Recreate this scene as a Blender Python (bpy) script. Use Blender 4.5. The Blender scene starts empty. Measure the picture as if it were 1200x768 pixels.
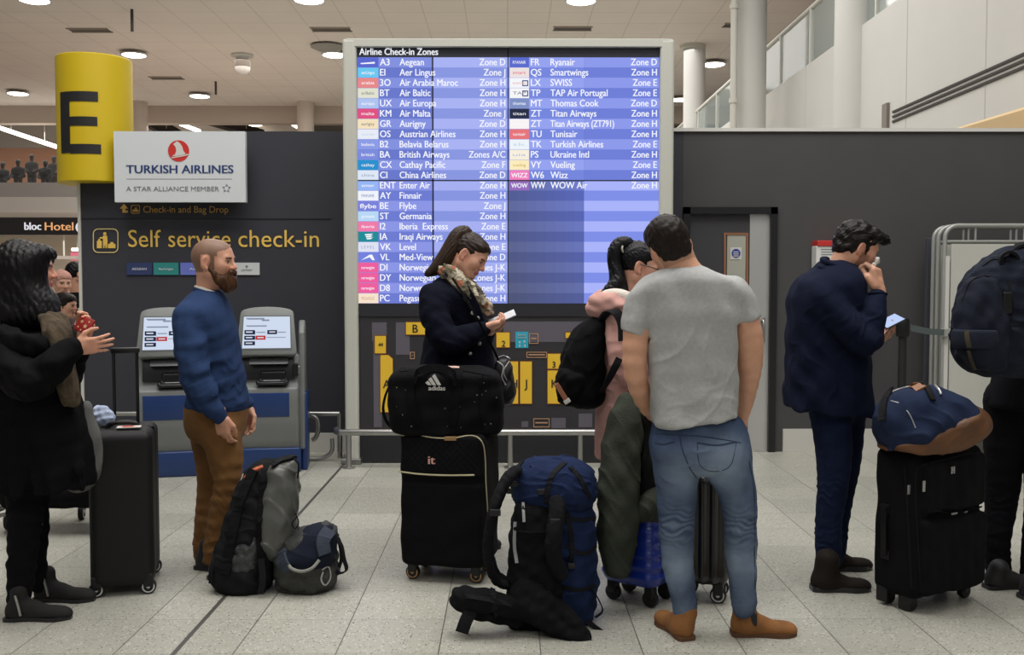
import bpy, bmesh, math, random
import numpy as np
from mathutils import Vector, Matrix
PI = math.pi
SC = bpy.context.scene
COL = SC.collection
random.seed(7)
RNG = np.random.RandomState(11)

# ---------------------------------------------------------------- camera, world, light, exposure
F = 35.0 / 36.0 * 1200.0
EYE = np.array([0.0, 0.0, 1.5])
PITCH = math.atan(53.0 / F)
YAW = math.atan(5.0 / F)
cam_d = bpy.data.cameras.new('camera')
cam_d.lens = 35.0
cam_d.sensor_width = 36.0
cam_d.clip_end = 300
cam = bpy.data.objects.new('camera', cam_d)
COL.objects.link(cam)
cam.location = EYE
cam.rotation_euler = (PI / 2 - PITCH, 0, -YAW)
SC.camera = cam
_R = np.array(cam.rotation_euler.to_matrix())
CR, CU, CF = _R[:, 0], _R[:, 1], -_R[:, 2]

world = bpy.data.worlds.new('hall_light')
SC.world = world
world.use_nodes = True
wb = world.node_tree.nodes['Background']
wb.inputs[0].default_value = (1.0, 0.985, 0.965, 1)
wb.inputs[1].default_value = 0.19
SC.view_settings.view_transform = 'Standard'
SC.view_settings.look = 'None'
SC.view_settings.exposure = 0.0
SC.view_settings.gamma = 1.0
SC.view_settings.use_curve_mapping = False


def area(name, loc, sx, sy, power, rot=(0, 0, 0), color=(1, 0.988, 0.965)):
    l = bpy.data.lights.new(name, 'AREA')
    l.shape = 'RECTANGLE'
    l.size, l.size_y, l.energy, l.color = sx, sy, power, color
    o = bpy.data.objects.new(name, l)
    COL.objects.link(o)
    o.location, o.rotation_euler = loc, rot
    o['kind'] = 'helper'
    return o


area('ceiling_light_bank', (0.0, 4.6, 9.0), 10, 5, 1000)
area('ceiling_light_bank', (0, -5, 9.0), 14, 8, 480)
area('ceiling_light_bank', (-1, 16, 9.0), 12, 7, 800)
area('ceiling_light_bank', (-2, 32, 9.0), 16, 14, 1900)


# ---------------------------------------------------------------- pixel -> place
def ray(x, y):
    return CR * ((x - 600.0) / F) + CF + CU * ((384.0 - y) / F)


def at(x, y, Y):
    d = ray(x, y)
    return EYE + d * (Y / d[1])


def ground(x, y, z=0.0):
    d = ray(x, y)
    return EYE + d * ((z - EYE[2]) / d[2])


def mpp(Y):
    return Y / F


# ---------------------------------------------------------------- materials
def lin(c):
    return tuple((v / 255.0 / 12.92) if v <= 10.3 else ((v / 255.0 + 0.055) / 1.055) ** 2.4 for v in c)


MATS = {}


def mat(name, rgb, rough=0.6, metal=0.0, var=0.0, vscale=6.0, bump=0.0, bscale=60.0, emit=0.0, sheen=0.0,
        spec=0.5, stretch=None, attr=False, alpha=None, coat=0.0, turn=0):
    if name in MATS:
        return MATS[name]
    m = bpy.data.materials.new(name)
    m.use_nodes = True
    nt = m.node_tree
    b = nt.nodes['Principled BSDF']
    c = lin(rgb) + (1,)
    b.inputs['Base Color'].default_value = c
    b.inputs['Roughness'].default_value = rough
    b.inputs['Metallic'].default_value = metal
    b.inputs['Specular IOR Level'].default_value = spec
    if sheen:
        b.inputs['Sheen Weight'].default_value = sheen
        b.inputs['Sheen Roughness'].default_value = 0.5
    if coat:
        b.inputs['Coat Weight'].default_value = coat
    if emit:
        b.inputs['Emission Color'].default_value = c
        b.inputs['Emission Strength'].default_value = emit
    if alpha is not None:
        b.inputs['Alpha'].default_value = alpha
    L = nt.links.new
    tc = nt.nodes.new('ShaderNodeTexCoord')
    vec = tc.outputs['Object']
    if stretch:
        mp = nt.nodes.new('ShaderNodeMapping')
        mp.inputs['Scale'].default_value = stretch
        if turn:
            mq = nt.nodes.new('ShaderNodeMapping')
            mq.inputs['Rotation'].default_value = (0, math.radians(turn), 0)
            L(vec, mq.inputs['Vector'])
            vec = mq.outputs['Vector']
        L(vec, mp.inputs['Vector'])
        vec = mp.outputs['Vector']
    col = None
    if attr:
        a = nt.nodes.new('ShaderNodeAttribute')
        a.attribute_name = 'Col'
        col = a.outputs['Color']
        L(col, b.inputs['Base Color'])
    if var:
        n = nt.nodes.new('ShaderNodeTexNoise')
        n.inputs['Scale'].default_value = vscale
        n.inputs['Detail'].default_value = 4
        L(vec, n.inputs['Vector'])
        mr = nt.nodes.new('ShaderNodeMapRange')
        mr.inputs['From Min'].default_value = 0.3
        mr.inputs['From Max'].default_value = 0.7
        mr.inputs['To Min'].default_value = 1 - var
        mr.inputs['To Max'].default_value = 1 + var
        L(n.outputs['Fac'], mr.inputs['Value'])
        mx = nt.nodes.new('ShaderNodeMix')
        mx.data_type = 'RGBA'
        mx.blend_type = 'MULTIPLY'
        mx.inputs[0].default_value = 1
        mx.inputs[6].default_value = c
        if col is not None:
            L(col, mx.inputs[6])
        L(mr.outputs[0], mx.inputs[7])
        L(mx.outputs[2], b.inputs['Base Color'])
    if bump:
        n2 = nt.nodes.new('ShaderNodeTexNoise')
        n2.inputs['Scale'].default_value = bscale
        n2.inputs['Detail'].default_value = 3
        L(vec, n2.inputs['Vector'])
        bp = nt.nodes.new('ShaderNodeBump')
        bp.inputs['Strength'].default_value = bump
        bp.inputs['Distance'].default_value = 0.01
        L(n2.outputs['Fac'], bp.inputs['Height'])
        L(bp.outputs['Normal'], b.inputs['Normal'])
    MATS[name] = m
    return m


def glow(name, rgb, s):
    """a surface that gives off light: lamps and screens"""
    if name in MATS:
        return MATS[name]
    m = bpy.data.materials.new(name)
    m.use_nodes = True
    nt = m.node_tree
    nt.nodes.remove(nt.nodes['Principled BSDF'])
    e = nt.nodes.new('ShaderNodeEmission')
    e.inputs[0].default_value = lin(rgb) + (1,)
    e.inputs[1].default_value = s
    nt.links.new(e.outputs[0], nt.nodes['Material Output'].inputs[0])
    MATS[name] = m
    return m


# ---------------------------------------------------------------- objects
ORG = {}


def reg(o, loc):
    ORG[o.name] = np.array(loc, float)


def tag(o, label=None, cat=None, group=None, kind=None):
    if label:
        o['label'] = label
    if cat:
        o['category'] = cat
    if group:
        o['group'] = group
    if kind:
        o['kind'] = kind
    return o


def empty(name, loc, label, cat, group=None):
    o = bpy.data.objects.new(name, None)
    o.empty_display_size = 0.1
    COL.objects.link(o)
    o.location = loc
    reg(o, loc)
    return tag(o, label, cat, group)


def mesh(name, V, Fc, m, parent=None, origin=None, smooth=False, colors=None):
    """ONE mesh object from world-space vertices"""
    V = np.asarray(V, float)
    if parent is not None:
        org = ORG[parent.name]
    else:
        org = np.array(origin if origin is not None else (0, 0, 0), float)
    me = bpy.data.meshes.new(name)
    if isinstance(Fc, np.ndarray):
        Vl = (V - org).astype(np.float32)
        n, k = len(Fc), Fc.shape[1]
        me.vertices.add(len(Vl))
        me.vertices.foreach_set('co', Vl.ravel())
        me.loops.add(n * k)
        me.loops.foreach_set('vertex_index', Fc.astype(np.int32).ravel())
        me.polygons.add(n)
        me.polygons.foreach_set('loop_start', np.arange(0, n * k, k, dtype=np.int32))
        me.update(calc_edges=True)
        me.validate()
    else:
        me.from_pydata((V - org).tolist(), [], [list(f) for f in Fc])
        me.update()
    if smooth:
        me.polygons.foreach_set('use_smooth', np.ones(len(me.polygons), bool))
    if colors is not None:
        ca = me.color_attributes.new('Col', 'FLOAT_COLOR', 'POINT')
        c4 = np.ones((len(V), 4), np.float32)
        c4[:, :3] = colors
        ca.data.foreach_set('color', c4.ravel())
    if m is not None:
        me.materials.append(m)
    o = bpy.data.objects.new(name, me)
    COL.objects.link(o)
    if parent is not None:
        o.parent = parent
    else:
        o.location = org
    reg(o, org)
    return o


class MB:
    """collects shapes for one mesh"""

    def __init__(s):
        s.V, s.F = [], []

    def add(s, V, Fc):
        n = len(s.V)
        s.V.extend([tuple(v) for v in V])
        s.F.extend([tuple(i + n for i in f) for f in Fc])
        return s

    def box(s, lo, hi, bev=0.0, M=None, seg=2):
        lo, hi = np.array(lo, float), np.array(hi, float)
        bm = bmesh.new()
        bmesh.ops.create_cube(bm, size=1.0)
        for v in bm.verts:
            v.co = Vector((lo + hi) / 2 + np.array(v.co) * (hi - lo))
        if bev:
            bmesh.ops.bevel(bm, geom=bm.edges[:], offset=bev, segments=seg, affect='EDGES', profile=0.5)
        return s.bm(bm, M)

    def bm(s, bm, M=None):
        bm.verts.ensure_lookup_table()
        bm.verts.index_update()
        V = [np.array(v.co) for v in bm.verts]
        if M is not None:
            M = np.asarray(M)
            V = [M[:3, :3] @ v + M[:3, 3] for v in V]
        s.add(V, [[v.index for v in f.verts] for f in bm.faces])
        bm.free()
        return s

    def tube(s, pts, r, n=10, cap=True):
        """tube along a polyline; r one radius or one per point"""
        pts = [np.array(p, float) for p in pts]
        m = len(pts)
        rs = [r] * m if np.isscalar(r) else list(r)
        t0 = pts[1] - pts[0]
        t0 = t0 / (np.linalg.norm(t0) + 1e-9)
        ref = np.array([0, 0, 1.0]) if abs(t0[2]) < 0.9 else np.array([1.0, 0, 0])
        u = np.cross(t0, ref)
        u /= np.linalg.norm(u)
        V = []
        for i, p in enumerate(pts):
            a = pts[max(0, i - 1)]
            b = pts[min(m - 1, i + 1)]
            t = (b - a) / (np.linalg.norm(b - a) + 1e-9)
            u = u - t * np.dot(u, t)
            u /= np.linalg.norm(u) + 1e-9
            w = np.cross(t, u)
            for k in range(n):
                a_ = 2 * PI * k / n
                V.append(p + rs[i] * (u * math.cos(a_) + w * math.sin(a_)))
        Fc = []
        for i in range(m - 1):
            for k in range(n):
                k2 = (k + 1) % n
                Fc.append((i * n + k, i * n + k2, (i + 1) * n + k2, (i + 1) * n + k))
        if cap:
            Fc.append(tuple(range(n - 1, -1, -1)))
            Fc.append(tuple((m - 1) * n + k for k in range(n)))
        return s.add(V, Fc)

    def lathe(s, prof, c, axis='z', n=24):
        """prof: list of (radius, height)"""
        V, Fc = [], []
        for (r, h) in prof:
            for k in range(n):
                a_ = 2 * PI * k / n
                x, y, z = r * math.cos(a_), r * math.sin(a_), h
                if axis == 'x':
                    x, y, z = z, x, y
                elif axis == 'y':
                    x, y, z = x, -z, y
                V.append(np.array(c) + (x, y, z))
        m = len(prof)
        for i in range(m - 1):
            for k in range(n):
                k2 = (k + 1) % n
                Fc.append((i * n + k, i * n + k2, (i + 1) * n + k2, (i + 1) * n + k))
        Fc.append(tuple(range(n - 1, -1, -1)))
        Fc.append(tuple((m - 1) * n + k for k in range(n)))
        return s.add(V, Fc)

    def prism(s, pts2, Y0, Y1):
        """polygon given in (X,Z) pushed from Y0 back to Y1"""
        n = len(pts2)
        V = [(p[0], Y0, p[1]) for p in pts2] + [(p[0], Y1, p[1]) for p in pts2]
        Fc = [tuple(range(n)), tuple(range(2 * n - 1, n - 1, -1))]
        for i in range(n):
            j = (i + 1) % n
            Fc.append((i, i + n, j + n, j))
        return s.add(V, Fc)

    def strap(s, pts, w, t, side):
        """flat webbing along a polyline; side = width direction"""
        pts = [np.array(p, float) for p in pts]
        V, Fc = [], []
        m = len(pts)
        for i, p in enumerate(pts):
            a, b = pts[max(0, i - 1)], pts[min(m - 1, i + 1)]
            tg = (b - a) / (np.linalg.norm(b - a) + 1e-9)
            sd = np.array(side(i) if callable(side) else side, float)
            sd = sd - tg * np.dot(sd, tg)
            sd /= np.linalg.norm(sd) + 1e-9
            nn = np.cross(tg, sd)
            for (q, e) in ((-1, -1), (1, -1), (1, 1), (-1, 1)):
                V.append(p + sd * w / 2 * q + nn * t / 2 * e)
        for i in range(m - 1):
            for k in range(4):
                k2 = (k + 1) % 4
                Fc.append((i * 4 + k, i * 4 + k2, i * 4 + 4 + k2, i * 4 + 4 + k))
        Fc.append((3, 2, 1, 0))
        e = (m - 1) * 4
        Fc.append((e, e + 1, e + 2, e + 3))
        return s.add(V, Fc)

    def build(s, name, m, parent=None, origin=None, smooth=False):
        if not s.V:
            print('EMPTY', name, parent)
            return None
        o = mesh(name, s.V, s.F, m, parent, origin)
        bm = bmesh.new()
        bm.from_mesh(o.data)
        bmesh.ops.recalc_face_normals(bm, faces=bm.faces[:])
        bm.to_mesh(o.data)
        bm.free()
        if smooth:
            o.data.polygons.foreach_set('use_smooth', np.ones(len(o.data.polygons), bool))
            o.data.set_sharp_from_angle(angle=math.radians(40))
        return o


def spline(pts, n=8):
    """Catmull-Rom through points"""
    P = [np.array(p, float) for p in pts]
    P = [2 * P[0] - P[1]] + P + [2 * P[-1] - P[-2]]
    out = []
    for i in range(1, len(P) - 2):
        for k in range(n):
            t = k / n
            a, b, c, d = P[i - 1], P[i], P[i + 1], P[i + 2]
            out.append(0.5 * (2 * b + (c - a) * t + (2 * a - 5 * b + 4 * c - d) * t * t + (3 * b - a - 3 * c + d) * t ** 3))
    out.append(P[-2])
    return out


def pbox(x0, y0, x1, y1, Y, depth, bev=0.0, mb=None):
    """box whose front face at depth Y covers the pixel rectangle, running back by depth"""
    a, b = at(x0, y1, Y), at(x1, y0, Y)
    mb = mb or MB()
    return mb.box((a[0], Y, a[2]), (b[0], Y + depth, b[2]), bev)


_H = [None]


def text_geo(s, size, sx=1.0):
    cu = bpy.data.curves.new('t', 'FONT')
    cu.body = s
    cu.size = size
    cu.extrude = 0.0012
    cu.resolution_u = 3
    o = bpy.data.objects.new('t', cu)
    me = bpy.data.meshes.new_from_object(o)
    V = np.array([v.co[:] for v in me.vertices]) if len(me.vertices) else np.zeros((0, 3))
    Fc = [tuple(p.vertices) for p in me.polygons]
    bpy.data.objects.remove(o)
    bpy.data.curves.remove(cu)
    bpy.data.meshes.remove(me)
    if len(V):
        V[:, 0] *= sx
    return V, Fc


def put_text(mb, s, x, y, h, Y, align='L', w=None, sx=0.92, bold=0.0):
    """text with its baseline at pixel (x, y), capitals h pixels tall, standing on the plane Y"""
    if _H[0] is None:
        V, _ = text_geo('H', 1.0)
        _H[0] = V[:, 1].max() - V[:, 1].min()
    k = mpp(Y)
    V, Fc = text_geo(s, h * k / _H[0], sx)
    if not len(V):
        return mb
    x0, x1 = V[:, 0].min(), V[:, 0].max()
    if w is not None:
        V[:, 0] = (V[:, 0] - x0) * (w * k / (x1 - x0))
        x0, x1 = 0, w * k
    p = at(x, y, Y)
    off = {'L': -x0, 'R': -x1, 'C': -(x0 + x1) / 2}[align]
    for dx in ((0,) if not bold else (0, bold * k)):
        W = np.stack([V[:, 0] + off + p[0] + dx, np.full(len(V), Y) - V[:, 2] - 0.002 - dx * 0.02, V[:, 1] + p[2]], 1)
        mb.add(W, Fc)
    return mb


def disc_geo(mb, x, y, r, Y, t=0.004, n=28, x_r=None):
    p = at(x, y, Y)
    k = mpp(Y)
    pts = [(p[0] + (x_r or r) * k * math.cos(2 * PI * i / n), p[2] + r * k * math.sin(2 * PI * i / n)) for i in range(n)]
    return mb.prism(pts, Y - t, Y)


def poly_geo(mb, pix, Y, t=0.004):
    pts = [(at(x, y, Y)[0], at(x, y, Y)[2]) for x, y in pix]
    return mb.prism(pts, Y - t, Y)


def rrect(x0, y0, x1, y1, r, n=5):
    out = []
    for cx, cy, a0 in ((x1 - r, y0 + r, -90), (x1 - r, y1 - r, 0), (x0 + r, y1 - r, 90), (x0 + r, y0 + r, 180)):
        for i in range(n + 1):
            a = math.radians(a0 + 90 * i / n)
            out.append((cx + r * math.cos(a), cy + r * math.sin(a)))
    return out


def ring_geo(mb, outer, inner, Y, t=0.004):
    """frame between two outlines of the same point count (pixels)"""
    n = len(outer)
    O = [at(x, y, Y) for x, y in outer]
    I = [at(x, y, Y) for x, y in inner]
    V = [(p[0], Y - t, p[2]) for p in O] + [(p[0], Y - t, p[2]) for p in I] + [(p[0], Y, p[2]) for p in O] + [(p[0], Y, p[2]) for p in I]
    Fc = []
    for i in range(n):
        j = (i + 1) % n
        Fc += [(i, j, n + j, n + i), (2 * n + j, 2 * n + i, 3 * n + i, 3 * n + j), (i, 2 * n + i, 2 * n + j, j), (n + j, 3 * n + j, 3 * n + i, n + i)]
    return mb.add(V, Fc)


def copy_tree(o, parent=None):
    c = o.copy()
    COL.objects.link(c)
    ORG[c.name] = ORG[o.name].copy()
    if parent is not None:
        c.parent = parent
    for ch in list(o.children):
        copy_tree(ch, c)
    return c


# ---------------------------------------------------------------- solid modelling by distance fields
def smin(a, b, k):
    if k <= 0:
        return np.minimum(a, b)
    h = np.maximum(k - np.abs(a - b), 0) / k
    return np.minimum(a, b) - h * h * (k * 0.25)


class S:
    """a body grown from smoothly joined shapes; poly() skins it as one surface"""

    def __init__(s, k=0.02):
        s.k = k
        s.it = []
        s.mods = []

    def _put(s, fn, lo, hi, op, k):
        s.it.append((fn, np.array(lo, float), np.array(hi, float), op, s.k if k is None else k))
        return s

    def cap(s, a, b, ra, rb=None, k=None, op='+'):
        a, b = np.array(a, float), np.array(b, float)
        rb = ra if rb is None else rb
        ba = b - a
        L = float(ba @ ba) + 1e-12

        def fn(P):
            pa = P - a
            h = np.clip((pa @ ba) / L, 0, 1)
            q = pa - h[:, None] * ba
            return np.sqrt(np.einsum('ij,ij->i', q, q)) - (ra + (rb - ra) * h)
        R = max(ra, rb)
        return s._put(fn, np.minimum(a, b) - R, np.maximum(a, b) + R, op, k)

    def chain(s, pts, rs, k=None, n=0, op='+'):
        pts = [np.array(p, float) for p in pts]
        if n:
            idx = np.linspace(0, len(pts) - 1, (len(pts) - 1) * n + 1)
            rs = np.interp(idx, range(len(pts)), rs if not np.isscalar(rs) else [rs] * len(pts))
            pts = spline(pts, n)
        elif np.isscalar(rs):
            rs = [rs] * len(pts)
        for i in range(len(pts) - 1):
            s.cap(pts[i], pts[i + 1], rs[i], rs[i + 1], k if (i == 0 or k is None) else min(k, 0.012), op)
        return s

    def ell(s, c, r, R=None, k=None, op='+'):
        c, r = np.array(c, float), np.array(r, float)
        R = None if R is None else np.array(R, float)

        def fn(P):
            q = P - c
            if R is not None:
                q = q @ R
            k0 = np.sqrt(np.sum((q / r) ** 2, 1))
            k1 = np.sqrt(np.sum((q / (r * r)) ** 2, 1)) + 1e-9
            return k0 * (k0 - 1) / k1
        m = r.max()
        return s._put(fn, c - m, c + m, op, k)

    def box(s, c, h, rad=0.02, R=None, k=None, op='+'):
        c, h = np.array(c, float), np.array(h, float)
        R = None if R is None else np.array(R, float)

        def fn(P):
            q = P - c
            if R is not None:
                q = q @ R
            q = np.abs(q) - (h - rad)
            return np.sqrt(np.sum(np.maximum(q, 0) ** 2, 1)) + np.minimum(q.max(1), 0) - rad
        m = np.linalg.norm(h) if R is not None else h
        return s._put(fn, c - m, c + m, op, k)

    def loft(s, secs, n=2.2, k=None, op='+', rnd=0.03, R=None, c0=None):
        """stack of sections (z, cx, cy, rx, ry), joined smoothly"""
        A = np.array(sorted(secs, key=lambda q: q[0]), float)
        R = None if R is None else np.array(R, float)
        c0 = np.zeros(3) if c0 is None else np.array(c0, float)
        zs = A[:, 0]
        zz = np.linspace(zs[0], zs[-1], 160)
        T = []
        for j in range(1, 5):
            m = np.gradient(A[:, j], zs) if len(zs) > 2 else np.full(len(zs), (A[-1, j] - A[0, j]) / (zs[-1] - zs[0]))
            i = np.clip(np.searchsorted(zs, zz, 'right') - 1, 0, len(zs) - 2)
            h = zs[i + 1] - zs[i]
            t = (zz - zs[i]) / h
            T.append((2 * t ** 3 - 3 * t ** 2 + 1) * A[i, j] + (t ** 3 - 2 * t ** 2 + t) * h * m[i] + (-2 * t ** 3 + 3 * t ** 2) * A[i + 1, j] + (t ** 3 - t ** 2) * h * m[i + 1])

        def fn(P):
            q = P - c0
            if R is not None:
                q = q @ R
            z = q[:, 2]
            cx, cy, rx, ry = (np.interp(z, zz, t) for t in T)
            x, y = np.abs(q[:, 0] - cx) / rx, np.abs(q[:, 1] - cy) / ry
            k0 = (x ** n + y ** n) ** (1.0 / n) + 1e-9
            gx, gy = (x / k0) ** (n - 1) / rx, (y / k0) ** (n - 1) / ry
            d2 = (k0 - 1) / (np.sqrt(gx * gx + gy * gy) + 1e-9)
            d2 = np.maximum(d2, -0.5 * np.minimum(rx, ry))
            dz = np.maximum(zs[0] - z, z - zs[-1])
            a, b = d2 + rnd, dz + rnd
            return np.minimum(np.maximum(a, b), 0) + np.sqrt(np.maximum(a, 0) ** 2 + np.maximum(b, 0) ** 2) - rnd
        ext = np.array([max(np.abs(A[:, 1] + A[:, 3]).max(), np.abs(A[:, 1] - A[:, 3]).max()), max(np.abs(A[:, 2] + A[:, 4]).max(), np.abs(A[:, 2] - A[:, 4]).max())])
        if R is None:
            lo = c0 + [(A[:, 1] - A[:, 3]).min() - .02, (A[:, 2] - A[:, 4]).min() - .02, zs[0]]
            hi = c0 + [(A[:, 1] + A[:, 3]).max() + .02, (A[:, 2] + A[:, 4]).max() + .02, zs[-1]]
        else:
            m = math.sqrt(ext[0] ** 2 + ext[1] ** 2 + max(abs(zs[0]), abs(zs[-1])) ** 2)
            lo, hi = c0 - m, c0 + m
        return s._put(fn, lo, hi, op, k)

    def half(s, p, nrm, k=0.01):
        """cut away everything on the side nrm points to"""
        p, nrm = np.array(p, float), np.array(nrm, float) / np.linalg.norm(nrm)
        return s._put(lambda P: -((P - p) @ nrm), [-1e3] * 3, [1e3] * 3, '-', k)

    def sub(s, o, k=None, op='+'):
        lo, hi = o.bounds()
        return s._put(lambda P: o.ev(P), lo, hi, op, k)

    def mod(s, fn):
        s.mods.append(fn)
        return s

    def hit(s, x, y, Y0, Y1=None, lift=0.0):
        """first surface point met along the ray through pixel (x, y) from depth Y0 on, and its normal"""
        p, e = at(x, y, Y0), at(x, y, Y1 or Y0 + 1.0)
        L = np.linalg.norm(e - p)
        d = (e - p) / L
        t, best, bt = 0.0, 9.0, 0.0
        for _ in range(70):
            v = float(s.ev((p + d * t)[None])[0])
            if v < best:
                best, bt = v, t
            if v < 0.0008 or t > L:
                break
            t += max(v * .75, .002)
        s.miss = best > .012
        q = p + d * bt
        g = np.array([float(s.ev((q + o)[None])[0] - s.ev((q - o)[None])[0]) for o in np.eye(3) * .004])
        g = unit(g + 1e-9)
        return q + g * lift, g

    def bounds(s):
        L = [i for i in s.it if i[3] == '+']
        return np.min([i[1] for i in L], 0), np.max([i[2] for i in L], 0)

    def ev(s, P, cull=False):
        d = np.full(len(P), 0.3, P.dtype)
        if cull:
            lo, hi = P.min(0), P.max(0)
        for fn, a, b, op, k in s.it:
            if cull and op != '&' and (np.any(a - 0.09 - k > hi) or np.any(b + 0.09 + k < lo)):
                continue
            v = fn(P)
            d = smin(d, v, k) if op == '+' else (-smin(-d, v, k) if op == '-' else -smin(-d, -v, k))
        for fn in s.mods:
            d = d + fn(P)
        return d

    def poly(s, res=0.006, B=8):
        lo, hi = s.bounds()
        lo = lo - 4 * res - 0.02
        hi = hi + 4 * res + 0.02
        nb = np.ceil((hi - lo) / (res * B)).astype(int) + 1
        g = np.stack(np.meshgrid(*[np.arange(n) for n in nb], indexing='ij'), -1).reshape(-1, 3)
        cen = lo + (g + 0.5) * (res * B)
        d = s.ev(cen)
        g = g[np.abs(d) < res * B * 1.25 + 0.012]
        # coherent order, so that far shapes can be skipped for a whole batch
        g = g[np.lexsort((g[:, 0] // 2, g[:, 1] // 2, g[:, 2] // 2))]
        o = np.stack(np.meshgrid(*[np.arange(B + 1)] * 3, indexing='ij'), -1).reshape(-1, 3)
        VID, VP, EDG = [], [], []
        N = nb * B + 2
        mul = np.array([1, N[0], N[0] * N[1]], np.int64)
        for c0 in range(0, len(g), 24):
            gg = g[c0:c0 + 24]
            I = gg[:, None, :] * B + o[None]
            P = (lo + I * res).reshape(-1, 3)
            D = s.ev(P, True).reshape(len(gg), B + 1, B + 1, B + 1)
            sg = D < 0
            n = sg[:, :-1, :-1, :-1].astype(np.int8)
            cnt = sum(sg[:, i:B + i, j:B + j, k_:B + k_].astype(np.int8) for i in (0, 1) for j in (0, 1) for k_ in (0, 1))
            bi, ci, cj, ck = np.nonzero((cnt > 0) & (cnt < 8))
            if not len(bi):
                continue
            acc = np.zeros((len(bi), 3))
            num = np.zeros(len(bi))
            for ax in range(3):
                for u in (0, 1):
                    for w in (0, 1):
                        off = [0, 0, 0]
                        oth = [a for a in range(3) if a != ax]
                        off[oth[0]], off[oth[1]] = u, w
                        d0 = D[bi, ci + off[0], cj + off[1], ck + off[2]]
                        o1 = list(off)
                        o1[ax] = 1
                        d1 = D[bi, ci + o1[0], cj + o1[1], ck + o1[2]]
                        cr = (d0 < 0) != (d1 < 0)
                        t = np.where(cr, d0 / np.where(np.abs(d0 - d1) < 1e-12, 1, d0 - d1), 0)
                        p = np.zeros((len(bi), 3))
                        p[:, oth[0]], p[:, oth[1]] = u, w
                        p[:, ax] = t
                        acc += np.where(cr[:, None], p, 0)
                        num += cr
                        if u == 0 and w == 0 and np.any(cr):
                            gi = gg[bi[cr]] * B + np.stack([ci[cr], cj[cr], ck[cr]], 1)
                            EDG.append(np.concatenate([gi, np.full((len(gi), 1), ax), (d0[cr] < 0)[:, None].astype(int)], 1))
            cell = gg[bi] * B + np.stack([ci, cj, ck], 1)
            VID.append(cell @ mul)
            VP.append(lo + (cell + acc / num[:, None]) * res)
        VID, VP, EDG = np.concatenate(VID), np.concatenate(VP), np.concatenate(EDG)
        order = np.argsort(VID)
        VID, VP = VID[order], VP[order]
        Q = []
        for ax in range(3):
            e = EDG[EDG[:, 3] == ax]
            u, w = [(1, 2), (2, 0), (0, 1)][ax]
            eu, ew = np.zeros(3, int), np.zeros(3, int)
            eu[u] = 1
            ew[w] = 1
            ids = np.stack([(e[:, :3] + q) @ mul for q in (-eu - ew, -ew, 0 * eu, -eu)], 1)
            pos = np.searchsorted(VID, ids)
            pos = np.minimum(pos, len(VID) - 1)
            ok = np.all(VID[pos] == ids, 1)
            pos, ins = pos[ok], e[ok][:, 4]
            pos[ins == 0] = pos[ins == 0][:, ::-1]
            Q.append(pos)
        return VP, np.concatenate(Q)

    def build(s, name, m, parent=None, res=0.006, origin=None, color=None, relax=1):
        V, Q = s.poly(res)
        for _ in range(relax):
            acc = np.zeros_like(V)
            cnt = np.zeros(len(V))
            for a, b in ((0, 1), (1, 2), (2, 3), (3, 0)):
                np.add.at(acc, Q[:, a], V[Q[:, b]])
                np.add.at(acc, Q[:, b], V[Q[:, a]])
                np.add.at(cnt, Q[:, a], 1)
                np.add.at(cnt, Q[:, b], 1)
            V = V * 0.5 + 0.5 * acc / np.maximum(cnt, 1)[:, None]
        c = color(V) if color else None
        return mesh(name, V, Q, m, parent, origin, True, c)


def strap_on(mb, s, pix, Y0, w=.025, t=.005, n=6, lift=.002):
    """webbing laid on a surface along a pixel path"""
    P = spline([(x, y, 0) for x, y in pix], n)
    H = []
    for p in P:
        r_ = s.hit(p[0], p[1], Y0, lift=lift)
        if not s.miss:
            H.append(r_)
    pts = [q for q, _ in H]
    if len(pts) < 3:
        return mb
    for _ in range(2):
        pts = [pts[0]] + [(pts[i - 1] + 2 * pts[i] + pts[i + 1]) / 4 for i in range(1, len(pts) - 1)] + [pts[-1]]

    def side(i):
        a, b = pts[max(0, i - 1)], pts[min(len(pts) - 1, i + 1)]
        return np.cross(b - a, H[i][1])
    return mb.strap(pts, w, t, side)


def tube_on(mb, s, pix, Y0, r=.004, n=6, lift=.001, closed=False):
    P = spline([(x, y, 0) for x, y in pix], n)
    pts = []
    for p in P:
        q = s.hit(p[0], p[1], Y0, lift=lift)[0]
        if not s.miss:
            pts.append(q)
    if len(pts) < 3:
        return mb
    pts = [pts[0]] + [(pts[i - 1] + 2 * pts[i] + pts[i + 1]) / 4 for i in range(1, len(pts) - 1)] + [pts[-1]]
    return mb.tube(pts, r, 6)


def waves(amp, wl, seed=0, stretch=(1, 1, 1), n=7, mask=None):
    """gentle cloth folds: a sum of plane waves of wavelengths around wl"""
    r = np.random.RandomState(seed)
    K = r.normal(size=(n, 3))
    K = K / np.linalg.norm(K, axis=1)[:, None] * (2 * PI / (wl * r.uniform(0.6, 1.7, n)))[:, None] * np.array(stretch)
    ph = r.uniform(0, 6.28, n)

    def fn(P):
        v = np.zeros(len(P))
        for i in range(n):
            v += np.sin(P @ K[i] + ph[i])
        v *= amp / math.sqrt(n)
        return v if mask is None else v * mask(P)
    return fn


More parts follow.
